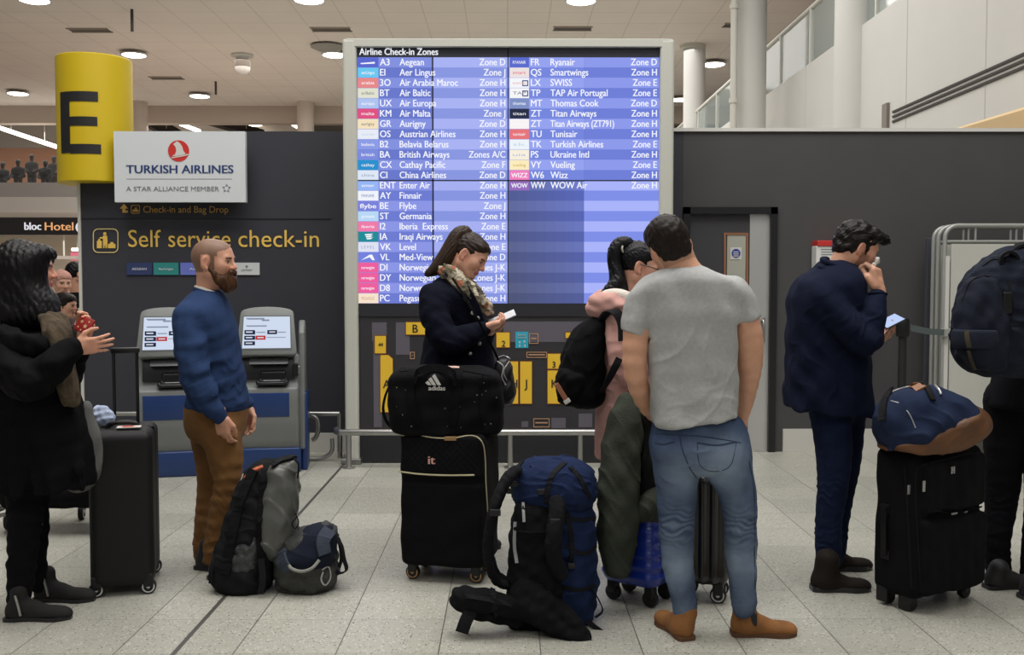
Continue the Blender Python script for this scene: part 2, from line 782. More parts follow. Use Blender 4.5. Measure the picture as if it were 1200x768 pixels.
def strands(amp, wl, d, seed=0, n=7, mask=None, wander=.12):
    """grooves running along the direction d (hair locks, gathered cloth)"""
    r = np.random.RandomState(seed)
    d = unit(d)
    e1 = unit(np.cross(d, (0.3, 0.5, 0.81)))
    e2 = np.cross(d, e1)
    A = r.uniform(0, 2 * PI, n)
    w = 2 * PI / (wl * r.uniform(.6, 1.7, n))
    K = np.outer(np.cos(A) * w, e1) + np.outer(np.sin(A) * w, e2) + np.outer(w * wander * r.normal(size=n), d)
    ph = r.uniform(0, 6.28, n)

    def fn(P):
        v = np.zeros(len(P))
        for i in range(n):
            v += np.sin(P @ K[i] + ph[i])
        v *= amp / math.sqrt(n)
        return v if mask is None else v * mask(P)
    return fn


def creases(amp, wl, d, seed=0, mask=None):
    """sharp-crested folds crossing the direction d, as on a bent sleeve or trouser leg"""
    r = np.random.RandomState(seed)
    k = unit(d) * 2 * PI / wl
    K2 = r.normal(size=(4, 3)) * 2 * PI / (wl * 3.2)
    ph = r.uniform(0, 6.28, 5)

    def fn(P):
        wv = sum(np.sin(P @ K2[i] + ph[i]) for i in range(4))
        t = P @ k + 1.5 * wv + ph[4]
        g = .5 + .5 * np.sin(P @ K2[0] * 1.3 + ph[2])
        v = -amp * ((1 - np.abs(np.sin(t * .5))) ** 2) * (.35 + .65 * g)
        return v if mask is None else v * mask(P)
    return fn


def near(p, r):
    p = np.array(p, float)
    return lambda P: np.exp(-np.sum((P - p) ** 2, 1) / (r * r))


def unit(v):
    v = np.array(v, float)
    return v / np.linalg.norm(v)


def rotmat(axis, a):
    return np.array(Matrix.Rotation(a, 3, Vector(axis)))
# ================================================================ the hall
def floor_mat():
    m = bpy.data.materials.new('terrazzo_tiles')
    m.use_nodes = True
    nt = m.node_tree
    N, L = nt.nodes.new, nt.links.new
    b = nt.nodes['Principled BSDF']
    geo = N('ShaderNodeNewGeometry')
    sep = N('ShaderNodeSeparateXYZ')
    L(geo.outputs['Position'], sep.inputs[0])

    def math_(op, a, c=None, d=None):
        n = N('ShaderNodeMath')
        n.operation = op
        for i, v in enumerate((a, c, d)):
            if v is None:
                continue
            if isinstance(v, (int, float)):
                n.inputs[i].default_value = v
            else:
                L(v, n.inputs[i])
        return n.outputs[0]
    X, Y = sep.outputs[0], sep.outputs[1]
    left = math_('LESS_THAN', X, -1.35)
    u = math_('ADD', math_('ADD', X, 1.110), math_('MULTIPLY', left, 0.482))
    u = math_('DIVIDE', u, 0.4144)
    v = math_('DIVIDE', math_('SUBTRACT', Y, 4.372), 0.406)

    def edge(q, half):
        f = math_('FRACT', q)
        d = math_('MINIMUM', f, math_('SUBTRACT', 1.0, f))
        return math_('LESS_THAN', d, half)
    cut = math_('GREATER_THAN', math_('ABSOLUTE', math_('ADD', X, 1.351)), 0.19)
    lx = math_('MULTIPLY', edge(u, 0.0062), cut)
    first = math_('LESS_THAN', math_('MINIMUM', math_('ABSOLUTE', math_('ADD', X, 1.110)), math_('ABSOLUTE', math_('ADD', X, 1.592))), 0.0026)
    lx = math_('MAXIMUM', lx, first)
    ly = edge(v, 0.0052)
    joint = math_('LESS_THAN', math_('ABSOLUTE', math_('ADD', X, 1.351)), 0.011)
    grout = math_('MAXIMUM', math_('MULTIPLY', lx, 0.85), math_('MULTIPLY', ly, 0.42))
    # one tint per slab
    cmb = N('ShaderNodeCombineXYZ')
    L(math_('FLOOR', u), cmb.inputs[0])
    L(math_('FLOOR', v), cmb.inputs[1])
    wn = N('ShaderNodeTexWhiteNoise')
    wn.noise_dimensions = '2D'
    L(cmb.outputs[0], wn.inputs['Vector'])
    tint = N('ShaderNodeMapRange')
    tint.inputs['To Min'].default_value = 0.88
    tint.inputs['To Max'].default_value = 1.06
    L(wn.outputs['Value'], tint.inputs['Value'])
    # chips
    vo = N('ShaderNodeTexVoronoi')
    vo.inputs['Scale'].default_value = 85
    L(geo.outputs['Position'], vo.inputs['Vector'])
    sepc = N('ShaderNodeSeparateColor')
    L(vo.outputs['Color'], sepc.inputs[0])
    dark = math_('MULTIPLY', math_('LESS_THAN', vo.outputs['Distance'], 0.33), math_('LESS_THAN', sepc.outputs[0], 0.30))
    pale = math_('MULTIPLY', math_('LESS_THAN', vo.outputs['Distance'], 0.4), math_('GREATER_THAN', sepc.outputs[1], 0.75))
    nz = N('ShaderNodeTexNoise')
    nz.inputs['Scale'].default_value = 1.3
    nz.inputs['Detail'].default_value = 5
    L(geo.outputs['Position'], nz.inputs['Vector'])
    wear = N('ShaderNodeMapRange')
    wear.inputs['From Min'].default_value = 0.3
    wear.inputs['From Max'].default_value = 0.7
    wear.inputs['To Min'].default_value = 0.93
    wear.inputs['To Max'].default_value = 1.05
    L(nz.outputs[0], wear.inputs['Value'])

    def mix(fac, a, c):
        n = N('ShaderNodeMix')
        n.data_type = 'RGBA'
        if isinstance(fac, float):
            n.inputs[0].default_value = fac
        else:
            L(fac, n.inputs[0])
        for i, q in ((6, a), (7, c)):
            if isinstance(q, tuple):
                n.inputs[i].default_value = q + (1,)
            else:
                L(q, n.inputs[i])
        return n.outputs[2]
    c = mix(math_('MULTIPLY', dark, 0.8), lin((168, 167, 156)), lin((62, 61, 57)))
    c = mix(math_('MULTIPLY', pale, 0.5), c, lin((226, 224, 214)))
    sc = N('ShaderNodeVectorMath')
    sc.operation = 'SCALE'
    L(c, sc.inputs[0])
    L(math_('MULTIPLY', tint.outputs[0], wear.outputs[0]), sc.inputs['Scale'])
    c = mix(grout, sc.outputs[0], lin((70, 68, 62)))
    c = mix(joint, c, lin((78, 77, 73)))
    L(c, b.inputs['Base Color'])
    rr = math_('ADD', math_('MULTIPLY', nz.outputs[0], 0.22), 0.27)
    L(rr, b.inputs['Roughness'])
    b.inputs['Specular IOR Level'].default_value = 0.45
    return m


def ceil_mat():
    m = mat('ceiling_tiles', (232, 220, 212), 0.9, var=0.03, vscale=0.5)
    nt = m.node_tree
    b = nt.nodes['Principled BSDF']
    br = nt.nodes.new('ShaderNodeTexBrick')
    br.inputs['Scale'].default_value = 1
    br.offset = 0
    br.inputs['Brick Width'].default_value = 1.2
    br.inputs['Row Height'].default_value = 1.2
    br.inputs['Mortar Size'].default_value = 0.012
    base = b.inputs['Base Color'].links[0].from_socket
    br.inputs['Mortar'].default_value = lin((206, 193, 184)) + (1,)
    g = nt.nodes.new('ShaderNodeNewGeometry')
    nt.links.new(g.outputs['Position'], br.inputs['Vector'])
    nt.links.new(base, br.inputs['Color1'])
    nt.links.new(base, br.inputs['Color2'])
    nt.links.new(br.outputs['Color'], b.inputs['Base Color'])
    return m


W = 8.75            # front face of the dark partition
CZ = 9.2            # ceiling of the check-in hall
M_floor = floor_mat()
M_ceil = ceil_mat()
M_dark = mat('dark_partition', (48, 48, 56), 0.75, var=0.05, vscale=3)
M_darkr = mat('dark_partition_warm', (66, 65, 65), 0.75, var=0.05, vscale=3)
M_white = mat('white_plaster', (204, 202, 197), 0.8, var=0.02, vscale=1)
M_offw = mat('off_white_paint', (205, 203, 194), 0.55)
M_frame = mat('board_frame', (190, 190, 180), 0.45)
M_steel = mat('brushed_steel', (172, 172, 170), 0.38, 1.0)
M_paint = mat('pale_skirting', (196, 194, 186), 0.6)
M_blk = mat('matt_black', (22, 22, 24), 0.6)
M_blk2 = mat('satin_black', (24, 24, 27), 0.35)
M_yel = mat('sign_yellow', (200, 172, 14), 0.5)
M_ylet = mat('yellow_lettering', (236, 196, 92), 0.5)
M_glass = mat('balustrade_glass', (176, 190, 188), 0.08, alpha=0.32)
M_gold = mat('pale_gold', (226, 205, 140), 0.5)


def slab(name, lo, hi, m, kind='structure', parent=None, bev=0.0):
    o = MB().box(lo, hi, bev).build(name, m, parent)
    if kind and parent is None:
        o['kind'] = kind
    return o


slab('floor', (-26, -6, -0.2), (16, 60, 0.0), M_floor)
slab('ceiling', (-26, -6, CZ), (16, 44, CZ + 0.3), M_ceil)
slab('trim_1', (-26, 43.9, 8.45), (16, 44.5, CZ), mat('beam_paint', (196, 180, 168), 0.8))
# dark partition: left part, part behind the board, part with the doorway
pl, pr = at(96, 300, W)[0], at(404, 300, W)[0]
zt = at(300, 154, W)[2]
slab('wall_front_left', (pl, W, 0), (pr + 0.1, W + 0.3, zt), M_dark)
slab('trim_2', (pl - 0.025, W - 0.015, 0), (pl, W + 0.31, zt), M_paint)
dl, dr = at(800, 300, W)[0], at(910, 300, W)[0]
dt = at(850, 243, W)[2]
slab('wall_front_middle', (pr + 0.1, W, 0), (dl, W + 0.3, zt), M_dark)
slab('wall_front_upper', (dl, W, dt), (dr, W + 0.3, zt), M_darkr)
slab('wall_front_right', (dr, W, 0), (6.4, W + 0.3, zt), M_darkr)
slab('trim_3', (at(789, 154, W)[0], W - 0.02, zt), (6.4, W + 0.32, zt + 0.03), M_white)
# pale kick boards along its foot
sk = at(600, 503, W)[2]
slab('baseboard_right', (at(917, 510, W)[0], W - 0.02, 0), (6.4, W, sk), M_paint)
slab('baseboard_left', (pl, W - 0.02, 0), (pr + 0.1, W, 0.17), M_paint)
slab('trim_4', (pl, W - 0.006, at(200, 256, W)[2] - 0.006), (at(388, 256, W)[0], W, at(200, 256, W)[2]), M_blk)

# doorway -------------------------------------------------------------
fr = MB()
fr.box((dl, W - 0.03, 0), (dl + 0.06, W + 0.2, dt))
fr.box((dr - 0.06, W - 0.03, 0), (dr, W + 0.2, dt))
fr.box((dl, W - 0.03, dt - 0.06), (dr, W + 0.2, dt))
tag(fr.build('door_1_frame', M_blk2), kind='structure')
door = MB().box((dl + 0.06, W + 0.02, 0.01), (dr - 0.06, W + 0.07, dt - 0.06)).build('door_1', mat('door_leaf', (56, 56, 60), 0.6), origin=(dl, W, 0))
door['kind'] = 'structure'
mb = pbox(876, 246, 905, 529, W + 0.012, 0.008)
mb.build('steel_plate', mat('steel_plate', (205, 205, 203), 0.42, 0.75, var=0.06, vscale=2, stretch=(1, 1, 0.3)), door)
mb = MB()
ring_geo(mb, [(848, 273), (876.5, 273), (876.5, 470), (848, 470)], [(850.5, 275.5), (874, 275.5), (874, 467), (850.5, 467)], W + 0.02, 0.012)
mb.build('vision_panel_frame', mat('oak_bead', (140, 96, 66), 0.5), door)
pbox(850.5, 275.5, 874, 467, W + 0.014, 0.006).build('vision_panel', mat('vision_pane', (168, 168, 156), 0.25), door)
mb = pbox(856, 290, 869, 304, W + 0.01, 0.003)
nt_ = mb.build('fire_door_notice', M_white, door)
disc_geo(MB(), 862.5, 297, 5.2, W + 0.01, 0.003).build('notice_disc', mat('notice_blue', (38, 62, 140), 0.5), nt_)
mb = MB()
for y in (295, 297.3, 299.6):
    poly_geo(mb, [(859.5, y), (865.5, y), (865.5, y + 1), (859.5, y + 1)], W + 0.006, 0.001)
mb.build('notice_lettering', M_white, nt_)
a, b_ = at(893, 376, W), at(893, 398, W)
mb = MB().tube([(a[0], W + 0.01, a[2]), (a[0], W - 0.05, a[2]), (a[0], W - 0.06, a[2] - 0.015), (b_[0], W - 0.06, b_[2] + 0.015), (b_[0], W - 0.05, b_[2]), (b_[0], W + 0.01, b_[2])], 0.0095)
mb.box((a[0] - 0.03, W + 0.004, b_[2] - 0.03), (a[0] + 0.03, W + 0.014, a[2] + 0.03), 0.003)
mb.build('pull_handle', M_steel, door, smooth=True)
pbox(802, 247.2, 813, 249, W + 0.0, 0.02).build('door_tag', M_white, door)

# ---------------------------------------------------------------- right side: upper gallery on a long white wall
RX = 6.0
GZ = 5.85
slab('wall_right', (RX, 9.4, 0), (RX + 0.35, 60, GZ), M_white)
slab('floor_upper', (RX + 0.35, 9.4, GZ - 0.4), (16, 60, GZ), M_offw)
slab('wall_rear_right', (11.0, 9.4, GZ), (11.3, 60, CZ), mat('gallery_wall', (168, 168, 166), 0.8))
for i, Yj in enumerate((12.6, 15.1, 20.2, 24.8)):
    slab('trim_5', (RX - 0.006, Yj, 0), (RX, Yj + 0.02, GZ), mat('joint_line', (197, 195, 190), 0.8))  # joint lines of the white wall, slightly darker than the plaster
for px, Yc, top, nm in ((812, 32.7, CZ, 'second white column from the dark door, beside the board'), (876.5, 22.0, CZ, 'white column'), (998.5, 17.4, CZ, '')):
    p = at(px, 300, Yc)
    MB().lathe([(0.35, 0), (0.35, top)], (p[0], Yc, 0), n=40).build('column', M_white, smooth=True)['kind'] = 'structure'
p = at(812, 31, 32.7)
MB().lathe([(0.40, 0), (0.40, 0.12)], (p[0], 32.7, CZ - 0.12), n=40).build('column_collar', M_offw, smooth=True)['kind'] = 'structure'
for px, Yc in ((163, 43.0), (358, 43.0)):
    p = at(px, 140, Yc)
    MB().lathe([(0.36, 0), (0.36, CZ)], (p[0], Yc, 0), n=32).build('column', mat('far_column', (206, 192, 180), 0.8), smooth=True)['kind'] = 'structure'
p = at(860, 80, 21.6)
MB().tube([(p[0], 21.6, 0), (p[0], 21.6, CZ)], 0.075, 16).build('drain_pipe', M_offw, smooth=True)
tag(bpy.data.objects['drain_pipe'], 'thin white drain pipe running up beside a round column', 'pipe')
for zc in (0.28, 0.55):
    pass
mb = MB()
for z in (5.4, 7.4):
    mb.lathe([(0.10, -0.05), (0.10, 0.05)], (p[0], 21.6, z), n=16)
mb.build('pipe_clip', M_offw, bpy.data.objects['drain_pipe'], smooth=True)
# balustrade
bal = empty('balustrade', (RX + 0.1, 9.5, GZ), 'glass balustrade with pale handrail along the upper gallery edge', 'balustrade')
MB().tube([(RX + 0.1, 9.5, GZ + 1.16), (RX + 0.1, 58, GZ + 1.16)], 0.05, 12).build('handrail', M_offw, bal, smooth=True)
Ys = [11.2, 13.0, 14.8, 16.6, 18.4, 20.2, 22.4, 24.2, 26.6, 29.2, 32, 35, 38, 42, 46]
for i, Yp in enumerate(Ys):
    MB().box((RX + 0.06, Yp - 0.03, GZ), (RX + 0.14, Yp + 0.03, GZ + 1.15)).build('baluster', M_offw, bal)
    if i:
        MB().box((RX + 0.09, Ys[i - 1] + 0.06, GZ + 0.06), (RX + 0.105, Yp - 0.06, GZ + 1.08)).build('glass_pane', M_glass, bal)
# gallery things seen over the rail
sb = MB().box((8.0, 20.5, GZ), (8.9, 23.5, GZ + 2.3), 0.02).build('gallery_kiosk', mat('gallery_white', (200, 198, 196), 0.7))
tag(sb, 'pale boxy unit standing on the upper gallery behind the glass', 'kiosk')
ob = MB().box((9.0, 27.0, GZ), (10.2, 28.2, GZ + 2.0), 0.02).build('gallery_poster', mat('gallery_orange', (178, 110, 66), 0.7))
tag(ob, 'orange-brown panel on the upper gallery beside a white column', 'panel')
# dark window frame at the top edge of the picture
p = at(1022, 10, 14.6)
slab('window_1', (RX + 0.5, 11.0, GZ + 0.02), (RX + 0.56, 14.9, CZ), mat('dark_pane', (74, 76, 82), 0.2))
MB().box((RX + 0.42, 14.85, GZ), (RX + 0.56, 15.05, CZ)).build('window_1_frame', mat('grey_mullion', (110, 110, 112), 0.5))['kind'] = 'structure'
# wall grille of three dark slots, conduit, little hook
gr = empty('linear_wall_grille', (RX, 10, 4.05), 'long dark three-slot air grille running along the white wall', 'grille')
for dz in (0, 0.075, 0.15):
    MB().box((RX - 0.02, 9.5, 3.98 + dz), (RX, 15.6, 4.014 + dz)).build('slot', mat('slot_dark', (52, 48, 44), 0.7), gr)
cd = MB().box((RX - 0.05, 15.75, 2.9), (RX, 15.95, 4.32)).build('wall_conduit', mat('conduit', (124, 116, 108), 0.6))
tag(cd, 'short vertical grey conduit at the end of the wall grille', 'conduit')
hk = MB().box((RX - 0.06, 18.2, 3.85), (RX, 18.3, 4.15)).build('wall_bracket', M_offw)
tag(hk, 'small white bracket low on the white wall beside a column', 'bracket')
# sloping peach canopy whose top shows over the partition
a = at(1100, 156, 10.2)
e = MB()
V = [(4.45, 10.2, 2.7), (5.9, 10.2, 2.7), (5.9, 10.2, 3.45), (4.45, 10.2, 3.02), (4.45, 11.3, 2.7), (5.9, 11.3, 2.7), (5.9, 11.3, 3.5), (4.45, 11.3, 3.05)]
e.add(V, [(0, 1, 2, 3), (4, 7, 6, 5), (0, 3, 7, 4), (1, 5, 6, 2), (3, 2, 6, 7), (0, 4, 5, 1)])
tag(e.build('desk_canopy', mat('peach_panel', (226, 196, 150), 0.7)), 'sloping peach canopy showing above the dark partition at the white wall', 'canopy')

# ---------------------------------------------------------------- ceiling fittings
M_lamp = glow('lamp_white', (255, 250, 238), 9.0)


def downlight(x, y, lab):
    dz = CZ - 0.16
    d = ray(x, y)
    p = EYE + d * ((dz - EYE[2]) / d[2])
    t = empty('ceiling_downlight', p, lab, 'ceiling light', 'round ceiling downlights')
    MB().lathe([(0.02, 0.0), (0.30, 0.0), (0.40, 0.035), (0.40, 0.05), (0.02, 0.05)], p, n=32).build('diffuser', M_lamp, t, smooth=True)
    MB().lathe([(0.40, 0.03), (0.44, 0.03), (0.44, 0.07), (0.40, 0.07)], p, n=32).build('rim', M_white, t, smooth=True)
    MB().tube([p + (0, 0, 0.05), p + (0, 0, 0.16)], 0.05).build('stem', M_white, t)


for x, y, lab in ((40, 2, 'ceiling downlight cut by the top edge above the yellow letter sign'),
                  (362, 2, 'ceiling downlight above the top left corner of the departure board'),
                  (681, 3, 'ceiling downlight above the middle of the departure board'),
                  (157, 66, 'ceiling downlight just above and behind the yellow letter sign'),
                  (234, 114, 'ceiling downlight above the white airline sign'),
                  (21, 111, 'ceiling downlight beside the yellow letter sign, above the gallery'),
                  (392, 66, 'ceiling downlight half hidden behind the board frame by the grey dish'),
                  (836, 77, 'far ceiling light in the gap between two white columns'),
                  (797, 118, 'far ceiling light low beside the board frame and slim white column')):
    downlight(x, y, lab)


def onceil(x, y, dz=0.0):
    d = ray(x, y)
    return EYE + d * ((CZ - dz - EYE[2]) / d[2])


for (x, y, w, lab) in ((105, 35, 45, 'dark ceiling slot above the yellow letter sign'), (195, 91, 36, 'dark ceiling slot above the white airline sign'),
                       (388, 34, 44, 'dark ceiling slot above the left corner of the board'), (671, 33, 43, 'dark ceiling slot above the right half of the board'),
                       (867, 29, 36, 'dark ceiling slot at the white columns')):
    p = onceil(x, y)
    k = w * p[1] / F / 2
    v = empty('ceiling_slot_vent', p, lab, 'ceiling vent', 'linear ceiling slots')
    MB().box((p[0] - k, p[1] - 0.2, CZ - 0.03), (p[0] + k, p[1] + 0.2, CZ - 0.01)).build('slot', mat('vent_dark', (92, 84, 78), 0.8), v)
    ring = MB()
    for s_ in (-1, 1):
        ring.box((p[0] - k - 0.03, p[1] + s_ * 0.22 - 0.02, CZ - 0.035), (p[0] + k + 0.03, p[1] + s_ * 0.22 + 0.02, CZ))
    ring.build('flange', mat('vent_flange', (170, 156, 145), 0.7), v)
# dome camera
p = onceil(284, 64)
c_ = empty('dome_camera', p, 'white dome security camera hanging from the ceiling', 'camera')
MB().lathe([(0.36, 0), (0.38, -0.06), (0.2, -0.1), (0.2, -0.2)], p).build('mount', M_white, c_, smooth=True)
MB().lathe([(0.2, -0.18), (0.26, -0.22), (0.26, -0.4), (0.22, -0.5)], p).build('housing', mat('cam_grey', (130, 118, 106), 0.5), c_, smooth=True)
MB().lathe([(0.25, -0.4), (0.25, -0.5), (0.2, -0.6), (0.1, -0.66), (0.02, -0.68)], p).build('dome', mat('cam_dome', (220, 212, 204), 0.2), c_, smooth=True)
# grey dish
p = onceil(384, 60, 0.2)
dsh = empty('ceiling_dish', p, 'grey saucer-shaped fitting hung from the ceiling at the board corner', 'fitting')
MB().lathe([(0.02, 0.0), (0.35, 0.03), (0.55, 0.12), (0.55, 0.15), (0.02, 0.15)], p).build('dish', mat('dish_grey', (150, 146, 140), 0.5), dsh, smooth=True)
MB().tube(spline([p + (0.1, 0, 0.12), p + (0.5, 0, 0.3), p + (0.75, 0, 0.2)], 6), 0.03).build('hanger', M_offw, dsh, smooth=True)
for x, y, l in ((155, 37, 'thin dark rod hanging from the ceiling over the letter sign'), (253, 111, 'thin dark rod hanging from the ceiling by the far downlight')):
    p = onceil(x, y, 0.62 if x < 200 else 0.5)
    r_ = MB().tube([p, (p[0], p[1], CZ)], 0.045, 8).build('ceiling_rod', mat('rod_dark', (70, 62, 56), 0.6))
    tag(r_, l, 'rod')

# ---------------------------------------------------------------- beyond: second hall, mezzanine with people, shop sign
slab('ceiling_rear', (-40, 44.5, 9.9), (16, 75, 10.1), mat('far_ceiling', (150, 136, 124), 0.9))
slab('wall_rear', (-40, 75, 0), (16, 75.3, 12), mat('far_wall', (196, 178, 164), 0.9))
M_strip = glow('strip_white', (255, 248, 235), 7.0)
for i, (x0, y0, x1, y1, lab) in enumerate(((0, 150, 66, 172, 'long strip light over the mezzanine, left of the yellow sign'),
                                          (203, 142, 234, 154, 'diagonal strip light above the white airline sign'),
                                          (337, 142, 352, 151, 'short diagonal strip light above the dark partition near the board'))):
    a, b_ = at(x0, y0, 46 if i == 0 else 49.6), at(x1, y1, 44.6 if i == 0 else 48.4)
    o = MB().tube([a, b_], 0.09, 8).build('strip_light', M_strip)
    for e_ in (a * .8 + b_ * .2, a * .2 + b_ * .8):
        MB().tube([e_, (e_[0], e_[1], 9.88)], .02, 6).build('suspension_rod', M_offw, o)
    tag(o, lab, 'strip light', 'strip lights in the far hall')
for x0, x1, lab in ((176, 200, 'dark sloping duct beside the pale column over the airline sign'), (246, 300, 'dark sloping duct over the dark partition, right of the airline sign')):
    a, b_ = at(x0, 141, 47.6), at(x1, 156, 45.2)
    o = MB().strap([a, b_], 0.9, 0.16, (1, 0, 0)).build('far_duct', mat('duct_dark', (60, 54, 50), 0.8))
    for e_ in (a * .8 + b_ * .2, a * .2 + b_ * .8):
        MB().tube([e_, (e_[0], e_[1], 9.88)], .02, 6).build('suspension_rod', M_offw, o)
    tag(o, lab, 'duct')
p = at(295, 147, 50)
o = MB().lathe([(0.02, 0), (0.5, 0.02), (0.5, 0.1), (0.02, 0.1)], p).build('far_lamp', M_strip)
MB().tube([p + (0, 0, .1), (p[0], p[1], 9.88)], .02, 6).build('suspension_rod', M_offw, o)
tag(o, 'far round lamp seen over the dark partition', 'lamp')
# mezzanine
slab('wall_1', (-40, 40.0, at(40, 232, 40)[2]), (at(96, 230, 40)[0] + 1, 40.5, at(40, 214, 40)[2]), mat('mezz_grey', (186, 184, 184), 0.6))
slab('floor_rear_upper', (-40, 40.3, at(40, 222, 40)[2]), (-10, 52, at(40, 214, 40)[2]), M_offw)
slab('wall_2', (-40, 51, 5), (-10, 51.3, 8.3), mat('salmon_wall', (196, 142, 112), 0.8))
slab('wall_3', (-40, 50.8, 8.3), (-10, 51.2, 9.9), mat('mezz_upper', (176, 166, 156), 0.8))
slab('wall_4', (-30, 31, at(40, 255, 31)[2]), (at(96, 240, 31)[0] + 1.0, 31.4, at(40, 231, 31)[2]), mat('fascia_white', (226, 216, 208), 0.6))
rail = MB()
zr = at(40, 172, 40)[2]
rail.box((-40, 40.0, at(40, 214, 40)[2]), (-13, 40.03, zr))
tag(rail.build('mezzanine_glass', mat('mezz_glass', (200, 204, 204), .1, alpha=.05)), 'clear glass guard along the far mezzanine edge', 'glass guard')
area('mezzanine_fill', (-21, 45, 8.2), 12, 4, 420)  # added fill to brighten the dim mezzanine, not one of its fittings
# hotel sign
Yh = 30.6
hs = pbox(-160, 255, 97, 275, Yh, 0.35).build('hotel_sign', mat('sign_dark', (40, 36, 38), 0.6))
tag(hs, 'dark overhead shop sign with a pale and orange hotel name', 'sign')
mb = MB()
put_text(mb, 'bloc', 28.5, 269.5, 8.6, Yh, w=19, bold=0.8)
mb.build('white_lettering', glow('sign_white', (235, 235, 240), 0.9), hs)
mb = MB()
put_text(mb, 'Hotel', 52.5, 270, 9.2, Yh, w=33, bold=0.5)
mb.build('orange_lettering', glow('sign_orange', (240, 176, 120), 0.9), hs)
mb = MB()
put_text(mb, '(', 88.5, 269.5, 8.6, Yh, w=4, bold=0.8)
mb.build('bracket_lettering', glow('sign_white', (235, 235, 240), 0.9), hs)
# shop behind the sign
slab('ceiling_1', (-40, 30.9, at(40, 255, 31)[2]), (-8, 44, at(40, 255, 31)[2] + 0.15), mat('shop_ceiling', (222, 208, 194), 0.8))
slab('wall_5', (-40, 44, 0), (-8, 44.2, 5), mat('shop_wall', (234, 218, 200), 0.8))
area('shop_light', (-17, 36, 3.1), 9, 8, 420)
ps = pbox(83, 296, 95, 305, 43.92, 0.08).build('shop_poster', glow('pink_sign', (236, 120, 140), 0.9))
tag(ps, 'small pink lit sign in the shop beside the partition edge', 'sign')
sl = pbox(84, 291, 96, 294, 41, 0.1).build('shop_strip_light', M_strip)
shz = at(40, 255, 31)[2]
q_ = at(90, 291, 41)
MB().tube([(q_[0], 41.05, q_[2]), (q_[0], 41.05, shz)], 0.02, 6).build('suspension_rod', M_offw, sl)
tag(sl, 'bright strip light in the shop above the pink sign', 'strip light')
pbd = pbox(56, 300, 90, 304, 38, 0.3).build('shop_bulkhead', mat('bulkhead', (170, 158, 148), 0.8))
q_ = at(73, 300, 38)
MB().tube([(q_[0], 38.15, q_[2]), (q_[0], 38.15, shz)], 0.03, 6).build('suspension_rod', M_offw, pbd)
tag(pbd, 'grey bulkhead hanging in the shop behind the woman in black', 'bulkhead')

# ---------------------------------------------------------------- yellow letter sign
p = at(106, 140, W)
rE = 42 * mpp(W)
z0, z1 = at(106, 215, W)[2], at(106, 67, W)[2]
cyE = W + 0.10
es = empty('letter_sign', (p[0], cyE, z0), 'tall rounded yellow sign with black letter E on the end of the dark partition', 'sign')
mb = MB()
mb.lathe([(rE - 0.008, z0), (rE, z0 + 0.008), (rE, z1 - 0.008), (rE - 0.008, z1)], (p[0], cyE, 0), n=64)
mb.build('yellow_drum', M_yel, es, smooth=True)
# the letter wraps round the drum
mb = MB()


def on_drum(u, z, r):
    th = u / rE
    return (p[0] + r * math.sin(th), cyE - r * math.cos(th), z)


def px2u(x):
    s_ = max(-0.999, min(0.999, (x - 106) / 42.0))
    return rE * math.asin(s_)


zk = lambda y: at(106, y, W - 0.3)[2]
for x0, y0, x1, y1 in ((81, 104.5, 94, 177.5), (94, 104.5, 125, 116.5), (94, 134.5, 124, 145.5), (94, 167, 127, 178.5)):
    n = 8
    for i in range(n):
        ua, ub = [px2u(x0) + (px2u(x1) - px2u(x0)) * q / n for q in (i, i + 1)]
        V = [on_drum(ua, zk(y1), rE + 0.004), on_drum(ub, zk(y1), rE + 0.004), on_drum(ub, zk(y0), rE + 0.004), on_drum(ua, zk(y0), rE + 0.004)]
        mb.add(V, [(0, 1, 2, 3)])
mb.build('letter', M_blk, es)

# ---------------------------------------------------------------- airline sign
Ys_ = W - 0.20
ts = pbox(134.5, 154, 287, 237, Ys_, 0.055).build('airline_sign', mat('sign_white_panel', (206, 210, 212), 0.5))
tag(ts, 'white airline sign with red bird roundel and blue lettering on the partition', 'sign')
pbox(170, 170, 280, 225, Ys_ + 0.055, 0.145).build('mounting_block', M_blk, ts)
M_navy = mat('navy_ink', (38, 58, 112), 0.5)
M_red = mat('red_ink', (196, 44, 40), 0.5)
M_grey = mat('grey_ink', (120, 124, 130), 0.5)
mb = MB()
put_text(mb, 'TURKISH AIRLINES', 148, 203, 9.2, Ys_, w=124, bold=0.7)
mb.build('airline_lettering', M_navy, ts)
mb = MB()
put_text(mb, 'A STAR ALLIANCE MEMBER', 148, 224, 5.2, Ys_, w=108)
poly_geo(mb, [(148, 209.6), (272, 209.6), (272, 210.3), (148, 210.3)], Ys_, 0.001)
for i in range(5):
    an = math.radians(-90 + 72 * i)
    tip = (265.5 + 5.6 * math.cos(an), 221 + 5.6 * math.sin(an))
    b1 = (265.5 + 2.6 * math.cos(an - 0.7), 221 + 2.6 * math.sin(an - 0.7))
    b2 = (265.5 + 3.4 * math.cos(an + 0.62), 221 + 3.4 * math.sin(an + 0.62))
    poly_geo(mb, [tip, b2, b1], Ys_, 0.001)
mb.build('alliance_lettering', M_grey, ts)
disc_geo(MB(), 209.3, 177, 12.3, Ys_, 0.003, 40).build('roundel', M_red, ts)
mb = MB()
poly_geo(mb, [(203, 169), (207.5, 165.6), (211, 168), (213.5, 172), (215, 177), (217.5, 180.2), (214, 181.6), (206, 183), (201.5, 183.2), (205.5, 180.6), (206.6, 176), (205.6, 172)], Ys_ - 0.003, 0.002)
poly_geo(mb, [(200.5, 184.6), (210, 182.8), (220.6, 180.3), (220.4, 182), (211, 184), (201.5, 185.6)], Ys_ - 0.003, 0.002)
mb.build('bird', M_white, ts)

